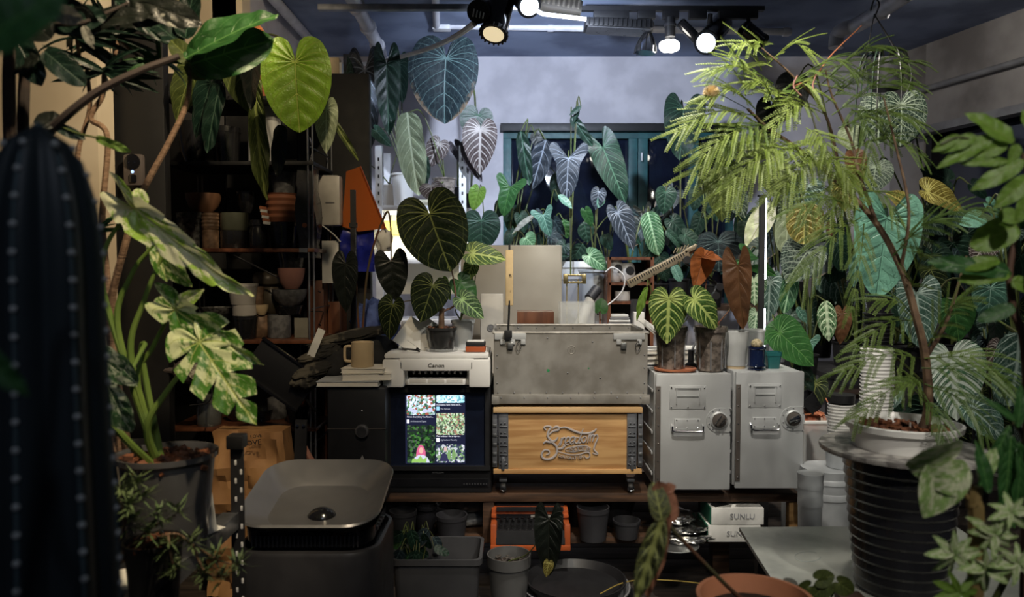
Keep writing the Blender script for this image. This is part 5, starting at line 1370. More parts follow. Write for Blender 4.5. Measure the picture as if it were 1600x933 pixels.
plant(608, SYB+.12, z, 26, 34, 'white_plastic', 'small dark plant on the shelf left of the white pot',
 [((640, 215), (648, 250), 4.8, 'lf_darkgreen', 'heart', .8, 10), ((560, 262), (552, 300), 4.7, 'lf_darkgreen', 'heart', .7, 10)])
plant(715, 4.9, zA+.004, 24, 30, 'black', 'anthurium with the hanging brown white-veined leaf near the punched post',
 [((751, 203), (748, 272), 4.6, 'lf_plum', 'heart', .78, 6, dict(N=7)), ((747, 180), (740, 218), 4.75, 'lf_forest', 'round', 1.3, -8, dict(N=6)),
  ((722, 222), (752, 285), 4.65, 'lf_plumdark', 'lance', .30, 15), ((712, 230), (735, 270), 4.8, 'lf_plumdark', 'heart', .5, -30)], pr=.004)
plant(735, 4.98, zA+.004, 20, 22, 'black', 'plant with the huge blue-black round leaf near the ceiling',
 [((697, 92), (690, 190), 4.55, 'lf_dusk', 'round', 1.10, 8, dict(N=6, via=[(697, 88, 4.6), (712, 84, 4.8), (742, 150, 5.0)], cup=-.1))], pr=.006)
# ---- plants on the shelf behind the computer
z = zB+.003
plant(760, 4.75, z, 36, 40, 'grey_pot', 'two-toned plant with mid green lobed leaves behind the computer',
 [((797, 292), (785, 338), 4.7, 'lf_mid', 'lobed', .95, 8), ((752, 345), (752, 392), 4.6, 'lf_forest', 'round', 1.25, -6, dict(spots=0) if False else {}), ((748, 298), (738, 330), 4.7, 'lf_fresh', 'heart', .8, 10)])
plant(800, 4.9, z, 36, 40, 'grey_pot', 'plant with drooping glossy dark leaves at the left window edge',
 [((814, 205), (826, 290), 4.75, 'lf_forest', 'strap', .24, 20, dict(via=[(822, 190, 4.78), (823, 200, 4.8), (800, 330, 4.88)])), ((853, 218), (832, 298), 4.85, 'lf_slate', 'lance', .40, -18), ((838, 212), (848, 235), 4.9, 'lf_black', 'heart', .9, 0),
  ((868, 270), (868, 315), 5.05, 'lf_darkgreen', 'lance', .4, 20)], pr=.004)
plant(850, 4.75, z, 34, 38, 'grey_pot', 'plant with small pale arrow leaves above the computer',
 [((849, 336), (859, 369), 4.6, 'lf_mint', 'lobed', .95, 8), ((872, 305), (895, 325), 4.65, 'lf_mint', 'lance', .5, -30), ((836, 336), (798, 362), 4.65, 'lf_greyback', 'lance', .22, 30),
  ((796, 370), (790, 388), 4.5, 'lf_forest', 'heart', .7, 0), ((822, 372), (835, 385), 4.5, 'lf_greenvein', 'heart', 1.6, 0)], pr=.003)
plant(893, 4.72, z, 46, 44, 'grey_pot', 'grey square pot right of the computer with a slate three-lobed leaf above it',
 [((888, 247), (885, 312), 4.7, 'lf_slate', 'lobed', .82, 4, dict(N=6)), ((905, 172), (895, 190), 4.7, 'lf_forest', 'lance', .4, 30), ((908, 166), (890, 180), 4.68, 'lf_forest', 'lance', .35, -20), ((893, 182), (925, 230), 4.72, 'lf_forest', 'strap', .25, 30)], potk=dict(sq=.5, rim=.15), pr=.004)
plant(930, 4.68, z, 50, 52, 'milky_solid', 'white pot beside the grey square pot with a bright green-veined leaf',
 [((921, 400), (952, 421), 4.45, 'lf_greenvein', 'heart', .80, -10, dict(N=6)), ((940, 312), (934, 325), 4.6, 'lf_mint', 'heart', .9, 0), ((936, 300), (930, 328), 4.6, 'lf_slate', 'heart', .8, 10), ((915, 330), (925, 355), 4.6, 'lf_mid', 'heart', .6, 30)], pr=.004)
t = plant(905, 4.95, z, 70, 62, 'white_plastic', 'large white rimmed pot standing behind the grey square pot', [((860, 400), (890, 400), 4.8, 'lf_forest', 'lance', .4, 10), ((975, 345), (984, 325), 4.9, 'lf_mid', 'lance', .5, 20)], potk=dict(rim=.15))
z = zB-.02+.003
plant(985, 4.85, z, 36, 40, 'grey_pot', 'tall plant with the upright long blue-green leaf against the window frame',
 [((942, 230), (979, 318), 4.8, 'lf_forest', 'arrow', .52, 6, dict(N=9)), ((965, 332), (992, 391), 4.6, 'lf_slate', 'heart', .66, -12, dict(N=6)), ((1012, 350), (1035, 318), 4.9, 'lf_darkgreen', 'lance', .4, 10)], pr=.005)
plant(1030, 4.7, z, 36, 36, 'black', 'ripple-leaved plant with stacked corrugated emerald leaves',
 [((1012, 331), (1030, 400), 4.55, 'lf_greenvein', 'strap', .42, 8, dict(N=13, relief=.03)), ((1040, 360), (1070, 385), 4.6, 'lf_forest', 'strap', .4, -20, dict(N=11, relief=.03)), ((1030, 400), (1042, 440), 4.55, 'lf_forest', 'strap', .5, 10, dict(N=11, relief=.03)), ((1020, 375), (1008, 425), 4.6, 'lf_forest', 'strap', .4, -10, dict(N=11, relief=.03)), ((1052, 415), (1065, 440), 4.6, 'lf_mint', 'strap', .6, -10, dict(N=11, relief=.03))])
plant(1065, 4.95, z, 34, 40, 'black', 'plant with the tall slim-lobed grey-green leaf left of the fern tree',
 [((1068, 170), (1062, 250), 4.85, 'lf_forest', 'arrow', .78, 5, dict(N=7)), ((1040, 300), (1038, 335), 4.85, 'lf_forest', 'heart', 1.0, -5), ((1050, 345), (1075, 372), 4.9, 'lf_darkgreen', 'heart', .8, 0)], pr=.005)
plant(1115, 4.6, z, 40, 36, 'black', 'dark star-veined plant behind the rust orange leaf',
 [((1122, 378), (1124, 425), 4.5, 'lf_dusk', 'round', 1.5, 0), ((1122, 280), (1130, 347), 4.4, 'lf_olive', 'heart', .72, 8, dict(N=7)), ((1146, 300), (1168, 340), 4.5, 'lf_whitevein', 'heart', .95, -10), ((1070, 368), (1098, 384), 4.6, 'lf_forest', 'heart', .8, -10),
  ((1090, 300), (1084, 330), 4.7, 'lf_darkgreen', 'heart', .9, 0), ((1095, 340), (1084, 372), 4.7, 'lf_darkgreen', 'heart', .8, 0), ((1180, 372), (1196, 408), 4.6, 'lf_forest', 'heart', .9, 0)])
t = plant(1160, 4.55, z, 26, 20, 'black', 'tiny white-dotted leaf plant between the dark leaves', [((1160, 345), (1160, 371), 4.35, 'lf_dots', 'oval', .72, 0)])
# ---- plants around the black pole and the right shelf
plant(1190, 4.1, .78, 40, 40, 'grey_pot', 'plant with two bright white-netted heart leaves beside the brown leaf',
 [((1178, 438), (1180, 478), 3.55, 'lf_clari', 'heart', .92, 10, dict(N=6)), ((1182, 490), (1178, 526), 3.5, 'lf_clari', 'heart', .78, -6, dict(N=6)), ((1203, 440), (1200, 505), 3.7, 'lf_silver', 'heart', .55, 20)])
plant(1218, 4.2, .78, 40, 40, 'grey_pot', 'plant with the half-cream variegated leaf left of the black pole',
 [((1206, 318), (1165, 388), 3.75, 'lf_cream', 'lance', .44, 20), ((1211, 265), (1214, 310), 3.8, 'lf_olive', 'heart', 1.15, 5), ((1232, 330), (1228, 398), 3.85, 'lf_pale', 'oval', .55, 10), ((1262, 290), (1246, 345), 3.95, 'lf_silver', 'heart', .95, -6, dict(N=7)), ((1188, 380), (1160, 402), 3.7, 'lf_forest', 'heart', .6, 20)])
plant(1245, 3.75, .55, 44, 44, 'black', 'dark broad-leaved plant spreading behind the teal pot',
 [((1218, 520), (1275, 572), 3.35, 'lf_mid', 'heart', .9, -10, dict(N=6)), ((1212, 512), (1190, 540), 3.4, 'lf_mid', 'heart', .7, 15), ((1165, 405), (1215, 432), 3.6, 'lf_mid', 'lobed', .6, 20), ((1180, 405), (1140, 420), 3.6, 'lf_forest', 'lobed', .6, 20), ((1262, 535), (1255, 575), 3.45, 'lf_mint', 'lobed', .8, 10), ((1250, 560), (1262, 640), 3.4, 'lf_darkgreen', 'lance', .4, 10), ((1275, 600), (1262, 655), 3.4, 'lf_velvet', 'heart', .7, 10)], pr=.004)
plant(1268, 3.6, .78, 40, 36, 'black', 'plant with the olive gold-veined leaf hanging right of the pole',
 [((1258, 318), (1256, 382), 3.4, 'lf_gold', 'oval', .82, 20, dict(N=8)), ((1296, 345), (1298, 372), 3.45, 'lf_brown', 'lance', .4, 20), ((1262, 392), (1228, 440), 3.45, 'lf_whitevein', 'heart', 1.1, 15, dict(N=6)), ((1238, 425), (1226, 490), 3.55, 'lf_greenvein', 'oval', .4, 10),
  ((1290, 470), (1296, 535), 3.4, 'lf_clari', 'lance', .42, 20, dict(N=7)), ((1316, 490), (1315, 540), 3.4, 'lf_brown', 'heart', .6, 10), ((1245, 480), (1262, 505), 3.5, 'lf_mint', 'lance', .45, 0)])
plant(1345, 3.7, .79, 40, 40, 'black', 'plant with the giant glossy mint two-lobed leaf at right',
 [((1386, 340), (1372, 468), 3.3, 'lf_glossmint', 'arrow', .76, 5, dict(N=7, relief=.02, cup=-.1)), ((1338, 395), (1335, 450), 3.6, 'lf_mint', 'lance', .35, 10), ((1350, 415), (1336, 480), 3.65, 'lf_slate', 'heart', .7, 0)], pr=.006)
plant(1430, 3.7, .79, 44, 40, 'black', 'plant with the tall silver-veined arrow leaf at right',
 [((1432, 458), (1440, 545), 3.3, 'lf_silver', 'arrow', .80, 5, dict(N=8)), ((1490, 478), (1500, 535), 3.5, 'lf_mid', 'heart', .9, 20), ((1515, 480), (1535, 550), 3.6, 'lf_forest', 'arrow', .6, -10), ((1548, 450), (1545, 505), 3.35, 'lf_mint', 'heart', 1.1, 0),
  ((1360, 505), (1355, 530), 3.4, 'lf_plum', 'heart', .8, 0)], pr=.005)
plant(1500, 3.55, .36, 60, 50, 'black', 'plant with the big white-centred leaf at the lower right',
 [((1487, 560), (1500, 660), 3.0, 'lf_whitecen', 'heart', .95, 5, dict(N=9)), ((1410, 610), (1360, 648), 3.0, 'lf_silver', 'lance', .42, 30), ((1398, 590), (1380, 655), 3.0, 'lf_plum', 'lance', .4, 0), ((1520, 640), (1580, 690), 3.0, 'lf_silver', 'heart', .7, 0)], pr=.006)
plant(1600, 3.5, .79, 60, 50, 'black', 'plant with the netted grey-green oval leaf at the right picture edge',
 [((1592, 520), (1590, 640), 3.0, 'lf_silver', 'oval', .7, 5, dict(N=8)), ((1560, 540), (1540, 575), 3.2, 'lf_plum', 'heart', .8, 5), ((1540, 380), (1520, 412), 3.5, 'lf_plum', 'heart', 1.2, 0, dict(N=7)), ((1530, 340), (1500, 350), 3.6, 'lf_glossmint', 'heart', .9, 10), ((1545, 320), (1570, 345), 3.6, 'lf_glossmint', 'heart', .9, -20)], pr=.005)
plant(1480, 4.1, .79, 50, 40, 'black', 'plant with dark gold-netted leaves spreading under the right window',
 [((1450, 300), (1512, 325), 3.7, 'lf_gold', 'heart', .75, -20, dict(N=8)), ((1416, 318), (1385, 300), 3.7, 'lf_gold', 'heart', .9, 10, dict(N=8)), ((1368, 262), (1362, 300), 3.8, 'lf_whitevein', 'round', 1.3, 10, dict(N=7)), ((1408, 170), (1410, 230), 3.9, 'lf_whitevein', 'round', 1.25, 0, dict(N=6)),
  ((1480, 280), (1440, 262), 4.0, 'lf_darkgreen', 'heart', .8, 0), ((1520, 290), (1545, 310), 3.9, 'lf_darkgreen', 'heart', .8, 0)], pr=.005)
plant(1350, 4.15, .79, 50, 40, 'black', 'plant with the pale lit leaf and the brown leaf below the hanging pot',
 [((1330, 205), (1336, 238), 3.9, 'lf_pale', 'heart', 1.5, 0), ((1335, 245), (1342, 290), 3.8, 'lf_brown', 'heart', .8, 0), ((1312, 290), (1325, 330), 3.8, 'lf_gold', 'heart', .9, 0), ((1240, 130), (1228, 190), 4.2, 'lf_black', 'heart', .9, 0), ((1290, 400), (1300, 440), 3.9, 'lf_darkgreen', 'heart', .9, 0), ((1205, 165), (1200, 215), 4.4, 'lf_black', 'heart', .9, 0)], pr=.005)
# shaded foliage at floor level and between: dark plants nobody can tell apart
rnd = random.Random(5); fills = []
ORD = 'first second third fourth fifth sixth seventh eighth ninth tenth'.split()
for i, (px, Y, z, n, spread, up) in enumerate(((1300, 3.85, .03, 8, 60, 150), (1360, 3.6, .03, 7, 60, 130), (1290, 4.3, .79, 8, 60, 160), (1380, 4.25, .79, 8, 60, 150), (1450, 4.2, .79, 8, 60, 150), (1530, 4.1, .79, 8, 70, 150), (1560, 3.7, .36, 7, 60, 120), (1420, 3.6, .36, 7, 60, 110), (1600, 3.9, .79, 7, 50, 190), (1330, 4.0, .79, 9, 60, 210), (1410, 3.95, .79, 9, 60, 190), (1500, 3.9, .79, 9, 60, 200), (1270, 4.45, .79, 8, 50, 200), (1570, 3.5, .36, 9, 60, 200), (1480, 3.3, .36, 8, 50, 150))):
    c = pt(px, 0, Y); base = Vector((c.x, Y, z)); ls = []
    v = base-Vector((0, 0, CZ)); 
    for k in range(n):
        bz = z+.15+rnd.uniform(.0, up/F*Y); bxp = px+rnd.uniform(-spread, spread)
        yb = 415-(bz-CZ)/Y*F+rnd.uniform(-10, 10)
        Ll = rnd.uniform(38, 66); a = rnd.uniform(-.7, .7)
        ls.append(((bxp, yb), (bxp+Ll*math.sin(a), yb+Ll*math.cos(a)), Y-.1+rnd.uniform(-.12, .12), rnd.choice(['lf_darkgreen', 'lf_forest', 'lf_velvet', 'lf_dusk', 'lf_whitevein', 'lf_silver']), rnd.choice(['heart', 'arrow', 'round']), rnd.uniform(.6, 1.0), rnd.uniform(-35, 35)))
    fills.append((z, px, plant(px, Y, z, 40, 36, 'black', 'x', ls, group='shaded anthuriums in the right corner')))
for z_, where in ((.03, 'on the floor below the corner stand'), (.36, 'on the lower tier of the corner stand'), (.79, 'on the top tier of the corner stand')):
    for i, f_ in enumerate(sorted([f_ for f_ in fills if f_[0] == z_], key=lambda f_: f_[1])): f_[2]['label'] = '%s dark shaded anthurium from the left %s' % (ORD[i], where)
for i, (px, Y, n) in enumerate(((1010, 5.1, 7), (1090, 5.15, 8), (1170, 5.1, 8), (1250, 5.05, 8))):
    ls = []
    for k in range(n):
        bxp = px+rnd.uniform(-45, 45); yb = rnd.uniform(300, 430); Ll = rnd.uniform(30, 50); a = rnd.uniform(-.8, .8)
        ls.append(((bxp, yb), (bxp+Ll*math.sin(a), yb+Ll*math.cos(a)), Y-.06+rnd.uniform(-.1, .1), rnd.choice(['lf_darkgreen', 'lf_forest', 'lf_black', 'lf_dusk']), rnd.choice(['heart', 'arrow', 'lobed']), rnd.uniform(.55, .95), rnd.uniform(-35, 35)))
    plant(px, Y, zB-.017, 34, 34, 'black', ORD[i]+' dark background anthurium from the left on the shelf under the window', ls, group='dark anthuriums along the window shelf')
# between computer and window
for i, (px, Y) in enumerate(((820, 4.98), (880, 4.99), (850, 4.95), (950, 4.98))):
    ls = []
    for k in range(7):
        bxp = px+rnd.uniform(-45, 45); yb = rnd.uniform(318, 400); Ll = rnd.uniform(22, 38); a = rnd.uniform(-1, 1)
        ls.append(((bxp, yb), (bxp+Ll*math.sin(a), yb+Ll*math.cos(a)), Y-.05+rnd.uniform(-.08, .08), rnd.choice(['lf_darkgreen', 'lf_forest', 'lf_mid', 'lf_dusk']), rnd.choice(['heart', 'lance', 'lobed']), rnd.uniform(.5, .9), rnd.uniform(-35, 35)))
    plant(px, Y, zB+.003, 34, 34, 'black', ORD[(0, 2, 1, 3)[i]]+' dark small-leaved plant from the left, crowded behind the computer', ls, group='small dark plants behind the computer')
# vases and device in the dark niche right of the steel shelf
t = thing('dark_cabinet', 'dark little shelf cabinet with white jugs right of the steel shelf', 'cabinet', (pt(985, 0, 4.5).x, 4.55, .0))
z1 = pt(0, 402, 4.5).z; w_ = 66/F*4.5
for s in (-1, 1): box('side_panel', (s*w_/2, 0, (z1+.03)/2), (.02, .26, z1-.03), _MC['wood_red'], t)
box('back_panel', (0, .13, z1/2), (w_, .01, z1-.06), _MC['black'], t)
SH = [pt(0, p, 4.5).z for p in (402, 441, 470, 506)]
for z in SH: box('shelf_board', (0, 0, z-.008), (w_, .26, .016), _MC['wood_red'], t)
for px, sh, z, r, h, lab in ((963, 'round', SH[1], .052, .13, 'white round jug, left of two in the dark cabinet'), (982, 'round', SH[1], .05, .11, 'white round jug, right of two in the dark cabinet'), (975, 'cyl', SH[2], .045, .055, 'low white bowl under the white jugs')):
    t = thing('jug', lab, 'jug', (pt(px, 0, 4.5).x, 4.5, z+.001)); lat('jug_body', PRO[sh](r, h), _MC['white_plastic'], t)
    if sh == 'round': lat('jug_opening', [(0, 0), (.026, 0), (.024, .004), (0, .004)], _MC['black'], t, (.012, -.046, h*.6), 16, (PI/2, 0, 0))
for i in range(4):
    tag(box('magazine', (pt(968, 0, 4.5).x, 4.5, SH[3]+.008+i*.015), (.13-.01*i, .18, .012), _MC['paper_white' if i % 2 else 'grey_plastic'], bev=.002), ORD[i]+' thin magazine from the bottom of the pile in the dark cabinet', 'magazine', group='magazines in the dark cabinet')
tag(box('tall_case', (pt(1000, 0, 4.1).x, 4.1, DZ+.002+.19), (.07, .06, .38), _MC['black']), 'tall dark case on the desk behind the bar lamp', 'case')
tag(box('white_box', (pt(1001, 0, 4.0).x, 4.0, DZ+.002+.16), (.055, .05, .32), _MC['white_plastic'], bev=.004), 'white slim box on the desk behind the bar lamp', 'box')
tag(tub('cable', [pt(946, 425, 4.4), pt(958, 418, 4.4), pt(975, 432, 4.4), pt(972, 455, 4.4), pt(950, 476, 4.4), pt(942, 470, 4.4)], .004, _MC['white_plastic']), 'thin white cable looping beside the dark cabinet', 'cable')
t = plant(941, 3.75, DZ+.001, 20, 12, 'white_plastic', 'young leaf with orange stem in a small white cup behind the crate', [((938, 484), (941, 466), 3.7, 'lf_mid', 'round', 1.2, 0)], pm=_MC['terracotta'])
t = thing('upper_pot', 'x', 'pot', (0, 0, 0)); bpy.data.objects.remove(t)
# ------------------------------------------------------------------ under the bench
LZ = pt(0, 852, 2.93).z+.0005; FZ = .0375+.001
t = thing('typewriter', 'orange portable typewriter with black keys on the lower bench board', 'typewriter', (pt(829, 0, 2.95).x, 3.0, LZ))
W = 124/F*2.95; H = pt(0, 802, 2.93).z-LZ
bm = bmesh.new()
bx(bm, (0, .06, H*.5), (W, .16, H), bev=.012)
for s in (-1, 1): bx(bm, (s*(W/2-.012), -.06, H*.36), (.024, .13, H*.72), bev=.006, rx=-.12)
bx(bm, (0, -.02, H*.80), (W, .03, H*.12), bev=.006)
bx(bm, (0, -.125, H*.08), (W, .014, H*.16), bev=.004)
fin('typewriter_body', bm, _MC['orange_plastic'], t, True)
box('paper_slot', (0, -.02, H*1.0), (W*.86, .02, .012), _MC['black'], t)
box('top_strip', (0, -.033, H*.82), (W*.86, .012, .012), _MC['black_gloss'], t)
box('key_panel', (0, -.030, H*.40), (W*.86, .018, H*.66), _MC['black'], t)
box('key_well', (0, -.07, H*.3), (W*.86, .11, H*.4), _MC['black'], t, rx=-.2)
bm = bmesh.new()
key0 = None
for r in range(4):
    for c_ in range(11):
        if key0 is None: key0 = box('key', (0, 0, 0), (.013, .012, .008), _MC['black_gloss'], t, bev=.002); k = key0
        else: k = key0.copy(); COL.objects.link(k)
        k.location = (-W*.38+c_*W*.075+(r % 2)*.006, -.112+r*.021, H*.42+r*.014)
box('carriage_roller', (0, .03, H*1.02), (W*.9, .03, .02), _MC['black_gloss'], t, bev=.006)
box('name_plate', (W*.16, -.040, H*.83), (W*.3, .004, .008), M('silver_letters', (.5, .48, .45), .4, .5), t)
def simple(name, lab, cat, px, Y, z, shape, wd, hpx, mm, seg=28, **k):
    t = thing(name, lab, cat, (pt(px, 0, Y).x, Y, z)); lat(name+'_body', PRO[shape](wd/2/F*Y, hpx/F*Y), _MC[mm], t, seg=seg); return t
simple('plant_pot', 'dark grey open pot right of the typewriter on the lower board', 'pot', 930, 3.0, LZ, 'pot', 52, 52, 'charcoal')
simple('bowl', 'dark small bowl behind the curled brown leaf on the lower board', 'bowl', 984, 3.02, LZ, 'pot', 44, 28, 'charcoal')
simple('bowl', 'wide black bowl in the shadow behind the dark grey pot', 'bowl', 965, 3.17, LZ, 'bowl', 66, 50, 'black')
simple('plant_pot', 'black pot in the shadow directly behind the dark grey pot', 'pot', 905, 3.18, LZ, 'pot', 46, 50, 'black')
simple('bowl', 'black shallow bowl stacked on a black pot under the television', 'bowl', 703, 2.98, LZ, 'pot', 50, 42, 'charcoal')
simple('plant_pot', 'black pot at the left end of the lower bench board', 'pot', 625, 3.0, LZ, 'pot', 44, 46, 'black')
simple('glass_jar', 'dark jar with a copper lid under the television', 'jar', 663, 3.05, LZ, 'jar', 34, 52, 'black_gloss')
for i, (px, zz, lab) in enumerate(((724, 0, 'lower plastic-wrapped package under the television'), (726, .060, 'upper plastic-wrapped package with a dark label under the television'))):
    t = thing('package', lab, 'package', (pt(px, 0, 3.15).x, 3.17, LZ+zz))
    blob('wrapping', (0, 0, .030), (.115, .06, .034), _MC['plastic_film'], t, 20+i, .12, fold=.03, sub=4)
    if i: box('package_label', (-.07, -.062, .05), (.014, .003, .018), _MC['black'], t)
t = thing('package', 'plastic-wrapped package at the far left under the bench', 'package', (pt(630, 0, 3.2).x, 3.2, LZ+.0)); blob('wrapping', (0, 0, .052), (.09, .06, .062), _MC['plastic_film'], t, 25, .12, fold=.03)
# boxes with lettering
for i, (dx, zz, lab) in enumerate(((0, 0, 'lower white carton with grey lettering on the bench board'), (.012, .0685, 'upper white carton with grey lettering on the bench board'))):
    t = thing('carton', lab, 'box', (pt(1153, 0, 3.0).x+dx, 3.04, LZ+zz), .0)
    box('carton_front', (0, 0, .034), (.205, .16, .066), _MC['paper_white'], t, bev=.002)
    box('carton_side', (-.104, 0, .034), (.006, .156, .064), _MC['green_card'], t)
    text('carton_lettering', 'SUNLU', .030, M('letter_mid', (.35, .36, .38), .5), t, (.018, -.0822, .034), sx=1.05)
    if i: box('carton_flap', (-.06, -.04, .069), (.07, .03, .003), _MC['black'], t, rz=.5, rx=.1)
t = thing('carton', 'flat dark camouflage-patterned box behind the white cartons', 'box', (pt(1155, 0, 3.1).x, 3.18, LZ)); box('carton_body', (0, 0, .062), (.22, .10, .124), _MC['camo'], t)
for i, (px, zz, w_, h_, lab, rz) in enumerate(((1078, 0, .105, .035, 'lowest foil-wrapped flat parcel left of the cartons', .1), (1072, .04, .10, .03, 'middle crinkled foil parcel left of the cartons', -.15), (1060, .078, .08, .03, 'small foil parcel topmost of the foil stack', .2))):
    t = thing('foil_parcel', lab, 'parcel', (pt(px, 0, 3.0).x, 3.0, LZ+zz), rz)
    blob('foil', (0, 0, h_*.55), (w_, .09, h_*.62), _MC['foil'], t, 40+i, .18, 3.5, fold=.05)
t = thing('steel_plate', 'round thin steel plate under the foil parcels', 'plate', (pt(1065, 0, 2.9).x, 2.92, LZ)); lat('plate', [(0, 0), (.07, 0), (.09, .006), (.089, .008), (.068, .003), (0, .003)], _MC['steel'], t)
# floor row
t = thing('plastic_tub', 'long grey translucent plastic tub on the floor under the television', 'tub', (pt(682, 0, 2.62).x, 2.62, FZ))
bm = bmesh.new(); W = 138/F*2.6; zt1 = pt(0, 868, 2.55).z-FZ
m_ = M('tub_grey', (.055, .055, .06), .4, c2=(.07, .07, .075), coat=.2)
prof = [(.86, 0), (.97, zt1-.02), (1.03, zt1-.02), (1.03, zt1), (.96, zt1), (.85, .006)]
rings = []
for k, z in prof:
    ring = []
    for cx_, cy_, a0 in ((1, 1, 0), (-1, 1, 90), (-1, -1, 180), (1, -1, 270)):
        for q in range(5):
            an = math.radians(a0+q*22.5); r = .025
            ring.append(bm.verts.new((cx_*(W/2*k-r)+r*math.cos(an), cy_*(.11*k-r)+r*math.sin(an), z)))
    rings.append(ring)
for a, b in zip(rings, rings[1:]):
    for i in range(20): bm.faces.new((a[i], a[(i+1) % 20], b[(i+1) % 20], b[i]))
bm.faces.new(list(reversed(rings[0]))); bm.faces.new(rings[-1])
fin('tub_shell', bm, m_, t, True)
tz = Vector((0, 0, FZ))
rnd = random.Random(11)
ls = [((623, 870), (624, 902), 2.6, 'lf_mid', 'oval', .55, 10), ((645, 866), (641, 900), 2.58, 'lf_mid', 'oval', .55, -10), ((634, 885), (635, 910), 2.57, 'lf_forest', 'oval', .5, 0)]
for k in range(16):
    bx_, by_ = rnd.uniform(612, 680), rnd.uniform(828, 875); a = rnd.uniform(-1.2, 1.2); Ll = rnd.uniform(26, 38)
    ls.append(((bx_, by_), (bx_+Ll*math.sin(a), by_+Ll*abs(math.cos(a))), 2.62+rnd.uniform(-.06, .1), rnd.choice(['lf_forest', 'lf_darkgreen', 'lf_mid', 'lf_dusk']), 'oval', rnd.uniform(.5, .7), rnd.uniform(-40, 40)))
plant(645, 2.64, FZ+.009, 60, 40, 'black', 'bushy dark green plant growing in the plastic tub', ls, name='leafy_plant', pr=.002)
t = thing('potted_seedling', 'frosted round pot of dark soil with one drooping black leaf', 'plant', (pt(795, 0, 2.62).x, 2.62, FZ))
R = 35/F*2.6; zt1 = pt(0, 872, 2.58).z-FZ
potpart(t, R, zt1, M('frost_pot', (.11, .11, .11), .35, coat=.2), 'soil', bot=.7, rim=.14, fill=.86)
bark(t, R*.8, zt1*.88, 40, _MC['soil_grey'], .008)
leaf(t, (858, 812), (856, 905), 2.5, 'lf_black', 'arrow', .5, 10, pet=[(850, 830, 2.55), (825, 865, 2.58), Vector((t.location.x, 2.62, FZ+zt1*.9))], pr=.002, fold=.2)
leaf(t, (857, 880), (853, 903), 2.49, 'lf_gold', 'heart', .7, 0)
for i, (r, zz, mm) in enumerate(((.235, 0, 'grey_plastic'), (.215, .035, 'black'), (.20, .06, 'grey_plastic'), (.185, .085, 'black'))):
    t = thing('pot_saucer', ['largest grey round saucer at the floor under the bench', 'second round black saucer up in the floor stack', 'third grey round saucer up in the floor stack', 'topmost black round saucer of the floor stack'][i], 'saucer', (pt(905, 0, 2.72).x, 2.78, FZ+zz))
    lat('saucer_body', [(0, 0), (r*.9, 0), (r, .028), (r, .033), (r*.97, .033), (r*.87, .006), (0, .006)], _MC[mm], t, seg=44)
tag(tub('dry_grass', [pt(938, 928, 2.6), pt(970, 912, 2.75), pt(1005, 906, 2.8)*1, pt(1060, 908, 2.78), pt(1112, 914, 2.7)], .0022, M('straw_y', (.35, .25, .05), .7)), 'long thin yellow dry stem lying on the floor', 'stem')
bpy.context.scene.objects['dry_grass'].location.z += .0
# ------------------------------------------------------------------ steel table
TZ = .47
def atz(px, py, z):
    a = pt(px, py, 1.0); d = a-Vector((0, 0, CZ)); return Vector((0, 0, CZ))+d*((z-CZ)/d.z)
c1, c2_, c3 = atz(1155, 824, TZ), atz(1215, 919, TZ), atz(1345, 821, TZ)
t = thing('steel_table', 'low table with a scratched bare steel top in front of the cabinets', 'table', (c1.x+.5, c1.y-.33, 0), 0)
poly = [c1, c2_, c2_+(c2_-c1)*.68, c3+(c2_-c1)*1.68+Vector((.30, 0, 0)), c3+Vector((.30, 0, 0))]
for nm, th, z0, m in (('table_top', .012, TZ, 'steel_table'),):
    bm = bmesh.new(); vs = [bm.verts.new(Vector((p.x, p.y, TZ-th))) for p in poly]; f = bm.faces.new(vs)
    r = bmesh.ops.extrude_face_region(bm, geom=[f])
    for v in r['geom']:
        if isinstance(v, bmesh.types.BMVert): v.co.z = TZ
    fin(nm, bm, _MC[m], t, world=True)
for p in (c1+Vector((.06, -.04, 0)), c3+Vector((.2, -.04, 0)), c2_+Vector((.08, -.2, 0)), c3+(c2_-c1)*1.5+Vector((.2, 0, 0))):
    box('leg', Vector((p.x, p.y, (TZ-.012+.028)/2+.005))-t.location, (.035, .035, TZ-.012-.038), _MC['dark_steel'], t)
box('chalk_ring', (0, 0, 0), (.001, .001, .001), _MC['steel'], t); bpy.data.objects.remove(bpy.data.objects['chalk_ring'])
ring = [atz(1262+20*math.cos(a*PI/12), 870+8*math.sin(a*PI/12), TZ+.0005) for a in range(22)]
tub('scuff_ring', ring, .0014, M('scuff', (.5, .54, .52), .7), t, 5, raw=True)
# ------------------------------------------------------------------ big black ribbed pot with the fern-leaved tree
c = atz(1428, 715, .72); TY = 1.95
PX = pt(1425, 0, TY).x
zt1 = pt(0, 705, TY).z
t = thing('fern_tree', 'tall feathery-leaved tree in a white pot set in the big black ribbed pot', 'tree', (PX, TY, TZ+.0005)); TT = t
R = 86/F*TY; H = zt1-TZ
prof = [(0, 0), (R*.74, 0)]
nr = 13
for i in range(nr):
    f0 = (i+.2)/nr; f1 = (i+.5)/nr; f2 = (i+.9)/nr
    for f, k in ((f0, .985), (f1, 1.02), (f2, 1.0)): prof.append((R*(.76+.24*f)*k, H*f*.93))
prof += [(R*1.0, H*.95), (R, H), (R*.95, H), (R*.9, H*.6), (0, H*.6)]
lat('ribbed_pot', prof, _MC['ribbed_black'], t, seg=48)
zs = H
lat('marble_disc', [(0, zs), (R*1.42, zs), (R*1.43, zs+.006), (R*1.42, zs+.012), (0, zs+.012)], _MC['marble'], t, seg=56)
R2 = R*.98; z2 = zs+.0125
